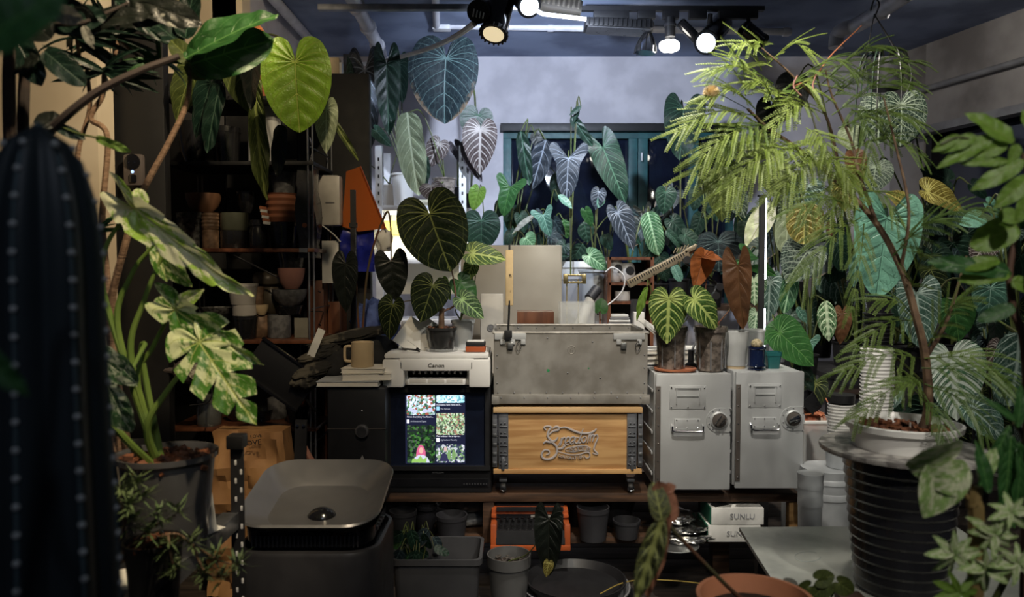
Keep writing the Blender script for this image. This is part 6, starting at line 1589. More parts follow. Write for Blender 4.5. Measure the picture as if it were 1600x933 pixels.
lat('white_pot', [(0, z2), (R2*.86, z2), (R2*.93, z2+.045), (R2, z2+.048), (R2*1.02, z2+.062), (R2*.96, z2+.064), (R2*.9, z2+.045), (R2*.84, z2+.03), (0, z2+.03)], _MC['white_plastic'], t, seg=48)
soilpart(t, R2*.86, z2+.034, 'soil'); bark(t, R2*.82, z2+.04, 160, _MC['bark'], .012)
tub('plant_label', [pt(1421, 705, TY-.02), pt(1422, 660, TY-.02)], .0022, _MC['white_plastic'], t, 6, raw=True)
base = Vector((PX+.04, TY+.0, zt1+.03))
P_ = lambda *a: pt(*a)
tub('trunk', [base, P_(1450, 640, TY), P_(1446, 560, TY), P_(1430, 490, TY), P_(1408, 420, TY+.05), P_(1370, 350, TY+.15), P_(1318, 293, TY+.25), P_(1250, 235, TY+.3), P_(1200, 200, TY+.3), P_(1168, 170, TY+.3)], (.013, .004), _MC['trunk'], t)
tub('branch', [P_(1370, 350, TY+.15), P_(1345, 280, TY+.15), P_(1330, 220, TY+.2), P_(1300, 150, TY+.2), P_(1290, 110, TY+.2)], (.006, .002), _MC['trunk'], t)
tub('branch', [P_(1318, 293, TY+.25), P_(1290, 180, TY+.3), P_(1240, 120, TY+.3), P_(1190, 75, TY+.3)], (.005, .002), _MC['trunk'], t)
tub('branch', [P_(1408, 420, TY+.05), P_(1420, 330, TY+.0), P_(1400, 230, TY+.05), P_(1380, 150, TY+.1)], (.005, .002), _MC['trunk'], t)
tub('branch', [P_(1446, 560, TY), P_(1480, 500, TY-.02), P_(1510, 400, TY)], (.006, .003), _MC['trunk'], t)
FM = []
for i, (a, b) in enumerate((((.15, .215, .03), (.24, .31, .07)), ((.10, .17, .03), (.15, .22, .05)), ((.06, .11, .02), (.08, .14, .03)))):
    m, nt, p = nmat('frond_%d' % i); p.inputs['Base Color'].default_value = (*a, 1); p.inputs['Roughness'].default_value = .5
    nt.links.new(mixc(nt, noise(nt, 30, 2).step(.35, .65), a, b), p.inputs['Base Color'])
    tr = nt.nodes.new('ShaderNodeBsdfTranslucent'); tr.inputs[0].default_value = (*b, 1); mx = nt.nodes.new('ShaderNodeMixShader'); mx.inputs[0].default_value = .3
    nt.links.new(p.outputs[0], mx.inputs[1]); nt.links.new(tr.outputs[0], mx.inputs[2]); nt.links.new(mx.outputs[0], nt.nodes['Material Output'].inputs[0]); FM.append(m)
def frond(parent, pts, npair, plen, m, rnd, name='frond', ang=50, leaflet=.0098, droop=.5, stem=None, lw=.62, rows=1):
    """bipinnate leaf: rachis, pinnae pairs, many little leaflets"""
    q = curve(pts, 8); n = len(q); bm = bmesh.new()
    tube(bm, q, [.0018*(1-.6*i/n) for i in range(n)], 5)
    L = sum((a-b).length for a, b in zip(q, q[1:]))
    for i in range(npair):
        f = .12+.86*i/max(1, npair-1); k = min(n-2, int(f*(n-1))); p = q[k].lerp(q[k+1], f*(n-1)-k); T = (q[min(k+1, n-1)]-q[max(0, k-1)]).normalized()
        V = Vector((0, -.6, .8)); V = (V-T*V.dot(T)).normalized(); S = T.cross(V)
        for s in (-1, 1):
            a = math.radians(ang*(1-.45*f))+rnd.uniform(-.1, .1)
            d = (T*math.cos(a)+S*s*math.sin(a)).normalized(); l = plen*(1-.30*abs(f-.4)-.15*f)*rnd.uniform(.85, 1.1)
            ns = max(8, int(l/(leaflet*.60))); pr = None
            side = d.cross(V).normalized(); c0 = p.copy(); step = l/ns; dd = d.copy()
            ptsp = [c0.copy()]
            for j in range(ns):
                dd = (dd+Vector((0, 0, -1))*droop/ns).normalized(); c0 = c0+dd*step; ptsp.append(c0.copy())
                sd = dd.cross(V).normalized(); ll = leaflet*(1-.35*j/ns)*rnd.uniform(.85, 1.1)
                nn = sd.cross(dd).normalized()
                for u in (-1, 1):
                    a0 = c0; e = (dd*.55+sd*u+nn*.35).normalized()*ll; wv = dd*ll*lw
                    v = [bm.verts.new(a0-wv*.3), bm.verts.new(a0+e*.55-wv*.55), bm.verts.new(a0+e), bm.verts.new(a0+e*.5+wv*.55)]
                    bm.faces.new(v)
            tube(bm, ptsp[::3]+[ptsp[-1]], .0008, 3, cap=False)
    return fin(name, bm, m, parent, world=True)
rnd = random.Random(3)
FR = [  # base, tip, depth offset, pairs, pinna px, material
 ((1165, 150), (1150, 92), .22, 4, 75, 0, 70), ((1200, 140), (1110, 110), .25, 6, 60, 0, 40), ((1190, 110), (1150, 70), .3, 4, 60, 0, 60), ((1200, 100), (1260, 78), .3, 5, 50, 0, 40), ((1180, 170), (1110, 150), .24, 5, 55, 0, 40),
 ((1180, 180), (1060, 205), .22, 8, 70, 0, 45), ((1190, 195), (1080, 190), .25, 6, 55, 0, 45), ((1200, 205), (1100, 240), .2, 8, 80, 0, 45), ((1215, 215), (1085, 270), .22, 9, 75, 0, 45), ((1230, 225), (1140, 290), .18, 8, 70, 0, 45),
 ((1250, 240), (1190, 265), .2, 7, 60, 0, 60), ((1215, 175), (1170, 130), .25, 6, 55, 0, 50), ((1220, 165), (1270, 140), .25, 6, 60, 0, 45), ((1250, 120), (1330, 108), .22, 6, 55, 1, 35), ((1285, 130), (1385, 75), .2, 7, 55, 1, 35),
 ((1290, 160), (1400, 110), .2, 7, 60, 1, 40), ((1300, 180), (1420, 130), .15, 7, 60, 1, 40), ((1310, 200), (1430, 190), .15, 7, 70, 1, 40), ((1330, 230), (1435, 240), .15, 6, 60, 1, 40), ((1280, 215), (1240, 290), .2, 6, 60, 0, 45), ((1300, 240), (1215, 300), .18, 7, 70, 0, 45),
 ((1270, 170), (1210, 195), .25, 6, 60, 0, 45), ((1345, 330), (1240, 330), .1, 7, 60, 1, 45), ((1345, 340), (1262, 420), .1, 7, 90, 1, 35), ((1350, 350), (1330, 480), .12, 6, 60, 1, 30), ((1300, 290), (1260, 345), .2, 6, 60, 1, 45), ((1340, 300), (1400, 340), .1, 5, 55, 1, 40),
 ((1395, 400), (1470, 345), .0, 6, 60, 2, 40), ((1400, 380), (1540, 330), .05, 8, 65, 2, 45), ((1430, 500), (1340, 540), .05, 7, 65, 1, 40), ((1440, 560), (1320, 580), .0, 8, 70, 1, 40), ((1445, 590), (1340, 650), .0, 8, 60, 1, 40), ((1445, 560), (1560, 590), -.05, 8, 80, 1, 40),
 ((1445, 600), (1540, 680), -.1, 8, 70, 2, 40), ((1450, 540), (1500, 470), -.05, 7, 60, 1, 40), ((1445, 620), (1475, 720), -.12, 7, 55, 2, 30), ((1448, 640), (1410, 600), -.08, 6, 50, 1, 40), ((1440, 520), (1375, 470), .05, 6, 55, 1, 40), ((1440, 575), (1600, 620), -.1, 9, 80, 2, 40), ((1420, 460), (1440, 400), 0, 5, 50, 1, 40),
 ((1260, 200), (1300, 270), .15, 7, 60, 0, 45), ((1350, 260), (1300, 330), .15, 7, 60, 0, 45), ((1270, 250), (1330, 290), .12, 6, 60, 0, 45), ((1330, 170), (1360, 240), .15, 6, 60, 1, 45),
]
rj = random.Random(77)
for f_ in list(FR):
    if (f_[5] == 0 and rj.random() < .6) or rj.random() < .25:
        (bx_, by_), (tx_, ty_) = f_[0], f_[1]; j = lambda a: rj.uniform(-a, a)
        FR.append(((bx_+j(12), by_+j(12)), (tx_+j(26)+8, ty_+j(26)), f_[2]+.05+j(.05), f_[3], f_[4]*rj.uniform(.75, 1), f_[5] if rj.random() < .6 else 1, f_[6]+j(10)))
for (b, tp, dy, npr, pl, mi, an) in FR:
    Y0 = TY+dy; B = pt(*b, Y0+.04); Tt = pt(*tp, Y0-.05); mid = B.lerp(Tt, .55)+Vector((0, -.02, .03))
    frond(TT, [B, mid, Tt], npr, pl/F*Y0, FM[mi], rnd, ang=an, droop=rnd.uniform(.15, .45) if mi == 0 else .6, leaflet=(.0105, .0085, .0075)[mi])
bm = bmesh.new()
c = pt(1111, 145, TY+.2)
for i in range(420):
    z = 1-2*(i+.5)/420; a = i*2.39996; r = math.sqrt(1-z*z); d = Vector((r*math.cos(a), r*math.sin(a), z)); s = d.orthogonal().normalized()*.0008
    q = random.uniform(.85, 1.05)*.0235
    v = [bm.verts.new(c+d*.006-s), bm.verts.new(c+d*.006+s), bm.verts.new(c+d*q+s), bm.verts.new(c+d*q-s)]; bm.faces.new(v)
bmesh.ops.create_icosphere(bm, subdivisions=2, radius=.011, matrix=Matrix.Translation(c))
o = fin('puff_flower', bm, _MC['fluff'], TT, world=True)
tub('flower_stalk', [c, pt(1130, 150, TY+.22), pt(1168, 170, TY+.3)], .0012, _MC['petiole'], TT)
for a, b, d in (((1246, 118), (1240, 135), (1252, 150)), ((1276, 115), (1270, 135), (1278, 152))):
    tub('hanging_root', [pt(*a, TY+.2), pt(*b, TY+.2), pt(*d, TY+.19)], .0022, _MC['terra_pink'], TT)
tub('red_stem', [pt(1346, 40, TY+.5), pt(1300, 85, TY+.3), pt(1272, 120, TY+.25), pt(1240, 135, TY+.2)], .002, _MC['terracotta'], TT)
# ------------------------------------------------------------------ hanging pot on the pipe
t = thing('hanging_pot', 'dark pot hanging on wires from the ceiling pipe with black strap leaves', 'plant', pt(1385, 95, 3.8))
q = t.location
R = 30/F*3.8; top = pt(1382, 95, 3.8)
lat('pot', [(0, -.14), (R*.7, -.14), (R, 0), (R*.94, 0), (R*.66, -.13), (0, -.13)], _MC['charcoal'], t)
hk = pt(1366, 22, 3.8)
for dx in (-R, R*.2, R): tub('wire', [hk, top+Vector((dx, 0 if abs(dx) == R else -R, 0))], .0025, _MC['black'], t, 5, raw=True)
tub('hook', [hk+Vector((0, .0, -.02)), hk+Vector((0, -.05, .03)), hk+Vector((0, 0, .07)), hk+Vector((0, .04, .03))], .004, _MC['black'], t)
for i in range(14):
    a = random.uniform(0, 6.28); tub('strap_leaf', [top+Vector((0, 0, -.02)), top+Vector((math.cos(a)*.07, math.sin(a)*.06, .05)), top+Vector((math.cos(a)*.12, math.sin(a)*.09, -.04)), top+Vector((math.cos(a)*.14, math.sin(a)*.1, -random.uniform(.2, .42)))], (.006, .002), _MC['lf_black' if i % 2 else 'lf_darkgreen'], t, 5)
leaf(t, (1408, 165), (1410, 228), 3.7, 'lf_whitevein', 'round', 1.2, 0, pet=[(1424, 120, 3.72), (1412, 90, 3.76), top], pm=_MC['black'], N=5)
leaf(t, (1375, 165), (1372, 225), 3.75, 'lf_whitevein', 'round', .9, 20, N=5)
# ------------------------------------------------------------------ things behind the black pot, right
t = thing('pot_tower', 'tall stack of white plastic cups with a black ribbed top behind the tree', 'cups', (pt(1392, 0, 2.9).x, 2.95, 0.03))
z1 = pt(0, 545, 2.9).z-.03; r = 25/F*2.9
cup = None
n = int(z1*.99/.0125) 
bm = bmesh.new(); zz = 0
pr = [(0, 0)]
m_c = _MC['white_plastic']
first = None
z = z1
for k in range(48):
    z = z1-.004-(k+1)*.014
    if first is None: first = lat('cup', [(r*.9, 0), (r*.96, .008), (r*1.02, .0085), (r*1.02, .0125), (r*.9, .0125)], m_c, t, (0, 0, z)); continue
    o = first.copy(); COL.objects.link(o); o.location = (random.uniform(-.001, .001), 0, z)
lat('inner_column', [(0, 0), (r*.9, 0), (r*.9, z1), (0, z1)], m_c, t, (0, 0, 0))
zz = z1
for k in range(9): lat('black_cup', [(r*.78, 0), (r*.86, .010), (r*.92, .0105), (r*.92, .014), (r*.8, .014)], _MC['black'], t, (0, 0, zz+k*.015), seg=20)
lat('black_pot_top', [(0, .13), (r*.75, .13), (r*.85, .20), (r*.78, .20), (0, .19)], _MC['black_gloss'], t, (0, 0, zz))
t = thing('cup_stack', 'shorter stack of ribbed white cups with a black rim on top', 'cups', (pt(1326, 0, 2.9).x, 2.9, pt(0, 735, 2.85).z+.002))
z1 = pt(0, 632, 2.85).z-t.location.z; r = 21/F*2.85; first = None
for k in range(int(z1/.012)):
    if first is None: first = lat('cup', [(r*.88, 0), (r*.95, .008), (r, .0085), (r, .0118), (r*.9, .0118)], m_c, t, (0, 0, 0)); continue
    o = first.copy(); COL.objects.link(o); o.location = (0, 0, k*.012)
lat('black_rim', [(0, 0), (r*.95, 0), (r, .03), (r*.9, .03), (0, .02)], _MC['black'], t, (0, 0, z1))
lat('lower_sleeve', [(0, 0), (r*1.0, 0), (r*1.12, .09), (r*1.07, .09), (0, .08)], _MC['milky_solid'], t, (0, 0, .0))
for b_, (px, Y, wd, ytop, lab) in enumerate(((1312, 2.85, 82, 735, 'large translucent bucket below the white cup stack'), (1284, 2.66, 40, 745, 'smaller translucent bucket beside the larger one'))):
    t = thing('bucket', lab, 'bucket', (pt(px, 0, Y+.02).x, Y+.05, FZ)); R = wd/2/F*Y; H = pt(0, ytop, Y).z-FZ
    lat('bucket_body', [(0, 0), (R*.78, 0), (R*.93, H*.78), (R*.97, H*.78), (R*.97, H*.82), (R*.94, H*.83), (R*.97, H*.9), (R, H*.9), (R, H*.93), (R*.97, H*.94), (R*1.0, H*.97), (R*1.03, H), (0, H)], _MC['milky_solid'], t, seg=36)
t = thing('plastic_crate', 'clear storage bin holding red-orange bags beside the right cabinet', 'bin', (pt(1278, 0, 3.3).x, 3.3, FZ))
H = pt(0, 655, 3.25).z-FZ; w_ = 58/F*3.25
for dx, dy, sx_, sy_ in ((0, -.12, w_, .004), (0, .12, w_, .004), (-w_/2, 0, .004, .24), (w_/2, 0, .004, .24)): box('bin_wall', (dx, dy, H/2), (sx_, sy_, H), _MC['milky'], t)
box('bin_rim', (0, -.12, H), (w_+.02, .014, .014), _MC['white_plastic'], t, bev=.003)
blob('orange_bag', (0, 0, H-.06), (w_*.42, .09, .10), M('red_bag', (.5, .13, .06), .5, c2=(.6, .45, .35), ns=12), t, 51, .2)
blob('orange_bag', (0, 0, H-.22), (w_*.42, .09, .12), _MC['red_bag'], t, 52, .2)
t = thing('square_pot', 'little black square pot of orange chips tipped over on the storage bin', 'pot', pt(1287, 640, 3.2)); t.location = (pt(1290, 0, 3.2).x, 3.25, H+FZ+.01)
o = lat('pot_body', [(0, 0), (.032, 0), (.042, .075), (.038, .075), (.029, .006), (0, .006)], _MC['black_gloss'], t, (0, 0, .03), 20, (.0, -.7, 0), sq=1)
bark(t, .04, .012, 30, _MC['terracotta'], .012)
tub('plant_stick', [pt(1290, 622, 3.2), pt(1298, 640, 3.18), pt(1302, 668, 3.15)], .0025, _MC['terracotta'], t)
tag(box('cardboard_piece', (pt(1350, 0, 2.6).x, 2.72, .17), (.16, .02, .28), _MC['pine'], rx=-.1), 'brown board leaning behind the black ribbed pot', 'board')
tag(box('wooden_block', (pt(1350, 0, 1.78).x, 1.765, TZ+.026), (.06, .10, .05), _MC['wood_dark'], bev=.004), 'dark wooden block standing on the steel table at the foot of the ribbed pot', 'block')
# ------------------------------------------------------------------ the black bin with the dished top
BYc = 2.15
t = thing('dish_topped_bin', 'dark grey rounded bin with a wide dished metal top in front', 'bin', (pt(482, 0, BYc).x, BYc+.06, .031))
zt1 = pt(0, 800, BYc).z-.031
def rr_ring(bm, a, b, z, r, n=12, dy=0):
    ring = []
    for cx_, cy_, a0 in ((1, 1, 0), (-1, 1, 90), (-1, -1, 180), (1, -1, 270)):
        for q in range(n):
            an = math.radians(a0+q*90/(n-1)); ring.append(bm.verts.new((cx_*(a-r)+r*math.cos(an), cy_*(b-r)+r*math.sin(an)+dy, z)))
    return ring
def rr_loft(name, secs, m, t, smooth=True, cap=(True, True)):
    bm = bmesh.new(); R = [rr_ring(bm, *s) for s in secs]
    for a, b in zip(R, R[1:]):
        n = len(a)
        for i in range(n): bm.faces.new((a[i], a[(i+1) % n], b[(i+1) % n], b[i]))
    if cap[0]: bm.faces.new(list(reversed(R[0])))
    if cap[1]: bm.faces.new(R[-1])
    return fin(name, bm, m, t, smooth, ang=50)
W = 222/F*BYc/2
hb = zt1-.075
rr_loft('bin_body', [(W*.93, .17, 0, .08), (W, .185, .04, .09), (W, .185, hb-.01, .09), (W*.985, .18, hb, .09), (W*.94, .165, hb+.002, .08), (W*.93, .16, hb-.02, .07)], _MC['charcoal'], t)
rr_loft('vent_ring', [(W*.88, .15, hb-.02, .07), (W*.90, .155, hb+.05, .07)], _MC['black_gloss'], t, cap=(False, False))
D = .21; lift = .055
bmz = hb+.035
secs = [(W*.80, .14, bmz, .07), (W*.98, .19, bmz+.035, .09), (W*1.0, .20, bmz+.042, .095), (W*.985, .195, bmz+.047, .09), (W*.95, .182, bmz+.040, .08), (W*.72, .13, bmz+.008, .07), (W*.45, .08, bmz-.028, .06), (W*.30, .055, bmz-.040, .05)]
o = rr_loft('dish_top', secs, M('dish_metal', (.22, .22, .23), .33, .6, c2=(.20, .20, .21)), t)
for v in o.data.vertices:      # the back of the dish is tipped up
    v.co.z += max(0, (v.co.y+.2))*.20 if v.co.z > bmz-.04 else 0
bm = bmesh.new(); bmesh.ops.create_uvsphere(bm, u_segments=24, v_segments=12, radius=1)
for v in bm.verts: v.co = Vector((v.co.x*.048, v.co.y*.04, max(0, v.co.z)*.045))
fin('black_dome', bm, _MC['black_gloss'], t, True).location = (0.02, -.05, bmz+.006)
for i in range(26): box('vent_fin', (-W*.72+i*W*1.44/25, -.158, hb+.025), (.003, .006, .03), _MC['charcoal'], t)
for i in range(4): box('control_button', (W*.90, -.06+i*.03, hb+.03), (.006, .014, .01), _MC['grey_plastic'], t, rz=0)
# ------------------------------------------------------------------ slotted-angle stand at left with its pots
ST = .66
t = thing('angle_stand', 'slotted steel angle stand at the lower left carrying the smoky pot', 'stand', (-.95, 1.7, 0))
L = t.location
pfar = Vector((pt(349, 0, 2.15).x, 2.15, 0)); 
a = atz(222, 933, ST); b = atz(372, 800, ST)
dirv = (b-a).normalized(); pfar = Vector((b.x, b.y, 0)); zt2 = pt(0, 693, b.y).z
bm = bmesh.new(); bx(bm, (0, 0, zt2/2+.015), (.034, .003, zt2-.03)); bx(bm, (-.017, .017, zt2/2+.015), (.003, .034, zt2-.03)); 
o = fin('post', bm, _MC['dark_steel'], t); o.location = (pfar.x-L.x, pfar.y-L.y, 0)
ho = None
for i in range(34):
    if ho is None: h = ho = box('slot', (0, 0, 0), (.006, .003, .014), _MC['white_steel'], t, bev=.002)
    else: h = ho.copy(); COL.objects.link(h)
    h.location = (pfar.x-L.x+(.010 if i % 2 else -.004), pfar.y-L.y-.0025, zt2-.05-i*.024)
box('post_cap', (pfar.x-L.x-.002, pfar.y-L.y+.005, zt2+.005), (.042, .045, .035), _MC['black'], t, bev=.004)
nr_ = a-dirv*.75
for s0, s1, off, zz in ((nr_, b, 0, 0),):
    q = (s1-s0); ln = math.hypot(q.x, q.y); an = math.atan2(q.y, q.x); mid = (s0+s1)/2
    box('beam', (mid.x-L.x, mid.y-L.y, ST-.022), (ln, .004, .042), _MC['zinc'], t, rz=an)
    box('beam_flange', (mid.x-L.x-.02*math.sin(an), mid.y-L.y+.02*math.cos(an), ST-.003), (ln, .04, .003), _MC['zinc'], t, rz=an)
    nrm = Vector((-math.sin(an), math.cos(an), 0))
    cc = mid+nrm*.27
    box('shelf_plate', (cc.x-L.x, cc.y-L.y, ST-.008), (ln, .50, .006), _MC['dark_steel'], t, rz=an)
    for e_ in (s0+dirv*.05, s0+dirv*.05+nrm*.5, s1+nrm*.5): box('post', (e_.x-L.x, e_.y-L.y, ST/2+.01), (.03, .03, ST-.05), _MC['dark_steel'], t, rz=an)
for i, (px, py, lab, rz) in enumerate(((235, 905, 'folded newspaper with a green picture on the stand', .3), (318, 830, 'white newspaper sheet under the small fluted cup', -.6))):
    q = atz(px, py, ST+.004)
    t = thing('newspaper', lab, 'newspaper', (q.x-.04, q.y, ST-.004), rz)
    for k in range(3): box('sheet', (k*.004, k*.003, .002+k*.0025), (.14 if i == 0 else .10, .12, .002), _MC['paper_white'], t, rz=k*.05)
    if i == 0: box('green_picture', (.02, .0, .0085), (.05, .035, .0006), M('print_green', (.08, .28, .12), .7), t)
    for k in range(4): box('print_line', (-.04, -.03+k*.014, .0085), (.035, .004, .0006), _MC['grey_plastic'], t)
# fluted cup upside down
q = atz(310, 832, ST+.004)
t = thing('fluted_cup', 'white fluted plastic cup standing upside down beside the smoky pot', 'cup', (q.x, q.y+.01, ST+.005))
bm = bmesh.new(); lathe(bm, [(0, 0), (.040, 0), (.036, .01), (.028, .088), (.024, .092), (0, .092)], 40)
for i, v in enumerate(bm.verts):
    a_ = math.atan2(v.co.y, v.co.x); k = 1+.035*math.cos(20*a_)*(v.co.z < .088); v.co.x *= k; v.co.y *= k
fin('cup_body', bm, _MC['milky_solid'], t, True)
# main smoky pot
VY = 1.72
qz = ST-.003
c = Vector((pt(247, 0, VY).x, VY, qz))
t = thing('variegated_monstera', 'variegated split-leaf plant in the big smoky plastic pot at left', 'plant', c); VM = t
R = 77/F*VY; H = pt(0, 706, VY-.0).z-qz
potpart(t, R, H, _MC['smoke_pot'], 'soil', bot=.74, rim=.05, fill=.88)
bark(t, R*.85, H*.89, 190, _MC['bark'], .013)
rt = c+Vector((-.01, 0, H*.86))
GP = M('petiole_fresh', (.16, .24, .05), .45, c2=(.10, .17, .03))
def pm_(pts, r): tub('petiole', pts, r, GP, VM)
pm_([rt+Vector((-.0, 0, -.02)), pt(180, 520, VY), pt(160, 440, VY), pt(168, 380, VY), pt(207, 325, VY)], (.009, .004))
pm_([rt, pt(185, 520, VY), pt(205, 430, VY), pt(243, 380, VY)], (.009, .004))
pm_([rt, pt(205, 560, VY), pt(225, 470, VY), pt(258, 390, VY)], (.009, .004))
pm_([rt, pt(215, 600, VY), pt(240, 540, VY), pt(265, 492, VY)], (.009, .004))
pm_([rt+Vector((0, 0, -.02)), pt(230, 670, VY-.05), pt(262, 610, VY-.05), pt(313, 547, VY-.05)], (.010, .004))
pm_([rt+Vector((0, 0, -.02)), pt(200, 690, VY-.08), pt(160, 640, VY-.1), pt(165, 600, VY-.1)], (.010, .005))
pm_([rt, pt(222, 560, VY), pt(226, 540, VY-.02), pt(205, 580, VY-.08)], (.008, .004))
leaf(VM, (212, 325), (368, 468), VY-.04, 'lf_varlight', 'arrow', .27, 30, Yt=VY-.14, N=4, slits=.25, fold=.25, ripple=.02, droop=.15)
leaf(VM, (222, 325), (213, 294), VY-.02, 'lf_varlight', 'oval', .8, 10)
leaf(VM, (243, 378), (228, 395), VY, 'lf_varieg', 'heart', 1.0, 0); leaf(VM, (243, 382), (262, 440), VY, 'lf_varieg', 'lance', .4, -30)
leaf(VM, (256, 400), (295, 450), VY, 'lf_varieg', 'lance', .5, 30)
leaf(VM, (268, 480), (318, 455), VY-.02, 'lf_varlight', 'lance', .35, 40); leaf(VM, (266, 490), (243, 465), VY, 'lf_varieg', 'oval', .8, 0)
leaf(VM, (275, 484), (398, 572), VY-.04, 'lf_varieg', 'arrow', .36, 20, Yt=VY-.12, N=4, slits=.5, fold=.2, ripple=.02)
leaf(VM, (312, 535), (395, 660), VY-.08, 'lf_varieg', 'heart', .74, -8, Yt=VY-.15, N=3.6, slits=.95, fold=.05, ripple=.015)
leaf(VM, (160, 560), (212, 605), VY-.1, 'lf_white_dk', 'heart', .7, 10, N=6, fold=.1)
leaf(VM, (215, 600), (160, 545), VY-.1, 'lf_white_dk', 'lance', .45, -20)
leaf(VM, (168, 600), (200, 678), VY-.14, 'lf_white_dk', 'oval', .55, 10)
leaf(VM, (160, 660), (150, 700), VY-.1, 'lf_white_dk', 'heart', .9, 20)
# canes rising out of the same corner: dracaena behind
DV = thing('dracaena', 'tall dracaena with bare curving canes and tufts of strap leaves at left', 'plant', (pt(215, 0, 1.86).x-.08, 1.93, ST-.003))
potpart(DV, .075, .19, _MC['black'], 'soil', bot=.8)
rt = DV.location+Vector((0, 0, .17))
tub('cane', [rt, pt(178, 560, 1.9), pt(175, 470, 1.88), pt(195, 385, 1.85), pt(218, 310, 1.85), pt(265, 220, 1.85), pt(292, 160, 1.85), pt(298, 104, 1.85)], (.011, .0055), _MC['cane'], DV)
tub('cane', [rt+Vector((-.02, 0, 0)), pt(172, 520, 1.9), pt(168, 440, 1.92), pt(160, 340, 1.92), pt(168, 215, 1.92), pt(142, 185, 1.92), pt(160, 150, 1.92), pt(163, 115, 1.92)], (.009, .006), _MC['cane'], DV)
tub('cane', [rt+Vector((-.03, 0, 0)), pt(130, 480, 1.95), pt(125, 330, 1.95), pt(122, 240, 1.95), pt(140, 170, 1.95), pt(136, 110, 1.95)], (.008, .005), _MC['cane'], DV)
def tuft(t, px, py, Y, n, lpx, m, rnd, up=.6, wd=.14, sag=.5):
    c = pt(px, py, Y)
    for i in range(n):
        a = rnd.uniform(0, 2*PI); e = rnd.uniform(-.2, up); L = lpx/F*Y*rnd.uniform(.7, 1.1)
        d = Vector((math.cos(a), math.sin(a)*.7, e)).normalized()
        leafw(t, c, c+d*L+Vector((0, 0, -.12*L)), m, 'lance', wd*rnd.uniform(.8, 1.2), rnd.uniform(-50, 50), name='strap_leaf', droop=sag*rnd.uniform(.5, 1.2), fold=.2, nt_=12, ripple=0)
rnd = random.Random(21)
tuft(DV, 163, 112, 1.92, 22, 75, 'lf_darkgreen', rnd); tuft(DV, 185, 60, 1.95, 20, 80, 'lf_forest', rnd); tuft(DV, 120, 60, 1.85, 18, 95, 'lf_darkgreen', rnd, .8); tuft(DV, 150, 360, 1.9, 9, 45, 'lf_mid', rnd, 1.2)
tub('cane', [pt(163, 115, 1.92), pt(180, 85, 1.93), pt(185, 60, 1.95)], .004, _MC['cane'], DV)
tub('cane', [pt(136, 110, 1.95), pt(125, 90, 1.9), pt(120, 60, 1.85)], .004, _MC['cane'], DV)
tuft(DV, 250, 95, 1.95, 14, 60, 'lf_mid', rnd, .9)
tub('cane', [pt(185, 60, 1.95), pt(220, 90, 1.95), pt(250, 97, 1.95)], .004, _MC['cane'], DV)
# crown leaves: philodendron on the leaning cane
leaf(DV, (298, 100), (420, 62), 1.82, 'lf_mid', 'oval', .50, 30, fold=.15, droop=.3, N=5)
leaf(DV, (290, 92), (424, 8), 1.8, 'lf_mid', 'lance', .42, -25, N=6, fold=.2)
leaf(DV, (300, 96), (265, 60), 1.85, 'lf_olive', 'oval', .6, 0); leaf(DV, (300, 100), (335, 120), 1.84, 'lf_olive', 'heart', .8, 40)
leaf(DV, (285, 70), (200, 0), 1.9, 'lf_darkgreen', 'lance', .45, 20); leaf(DV, (290, 60), (300, -20), 1.9, 'lf_forest', 'oval', .5, 0)
# long dark branch crossing
LB = thing('leaning_branch', 'dark tree with a bare branch crossing the upper left to big shaded leaves', 'tree', (pt(20, 0, 1.55).x, 1.60, ST-.003))
potpart(LB, .10, .18, _MC['black'], 'soil')
rt = LB.location+Vector((0, 0, .15))
tub('trunk', [rt, pt(22, 600, 1.55), pt(18, 300, 1.55), pt(14, 120, 1.5), pt(20, 20, 1.5)], (.016, .010), _MC['cane_dark'], LB)
tub('trunk', [rt+Vector((.03, 0, 0)), pt(40, 500, 1.6), pt(36, 200, 1.6), pt(45, 60, 1.6), pt(70, -20, 1.6)], (.014, .009), _MC['cane_dark'], LB)
tub('branch', [pt(36, 250, 1.55), pt(88, 195, 1.5), pt(150, 145, 1.5), pt(220, 110, 1.52), pt(280, 88, 1.55)], (.010, .006), M('branch_brown', (.05, .035, .03), .8), LB)
for b, tp, Y, m, kd, w_, ro in (((80, 60), (20, 10), 1.45, 'lf_black', 'oval', .6, 0), ((80, 40), (160, 20), 1.5, 'lf_darkgreen', 'oval', .5, 20), ((110, 40), (230, 10), 1.55, 'lf_black', 'lance', .35, -10), ((60, 90), (0, 110), 1.5, 'lf_black', 'oval', .6, 10),
   ((70, 80), (130, 130), 1.5, 'lf_darkgreen', 'oval', .5, 0), ((130, 40), (145, 75), 1.5, 'lf_greyback', 'lance', .4, 0), ((80, 15), (125, 30), 1.4, 'lf_greyback', 'oval', .5, 40), ((160, 30), (285, 15), 1.6, 'lf_black', 'lance', .3, 20), ((90, 195), (55, 178), 1.5, 'lf_black', 'oval', .9, 20), ((88, 198), (130, 215), 1.5, 'lf_darkgreen', 'oval', .4, 0), ((150, 215), (200, 237), 1.5, 'lf_fresh', 'oval', .25, 20),
   ((230, 20), (290, 40), 1.6, 'lf_greyback', 'lance', .3, 0), ((180, 0), (250, 60), 1.65, 'lf_darkgreen', 'lance', .3, 0), ((20, 50), (60, 130), 1.5, 'lf_darkgreen', 'oval', .5, 0), ((200, -5), (310, 30), 1.6, 'lf_black', 'oval', .4, 0), ((60, 0), (150, 45), 1.5, 'lf_black', 'oval', .5, 30)):
    leaf(LB, b, tp, Y, m, kd, w_, ro, droop=.15, fold=.08)
tub('twig', [pt(45, 60, 1.6), pt(80, 40, 1.5), pt(130, 35, 1.5), pt(200, 5, 1.58)], (.006, .003), _MC['cane_dark'], LB)
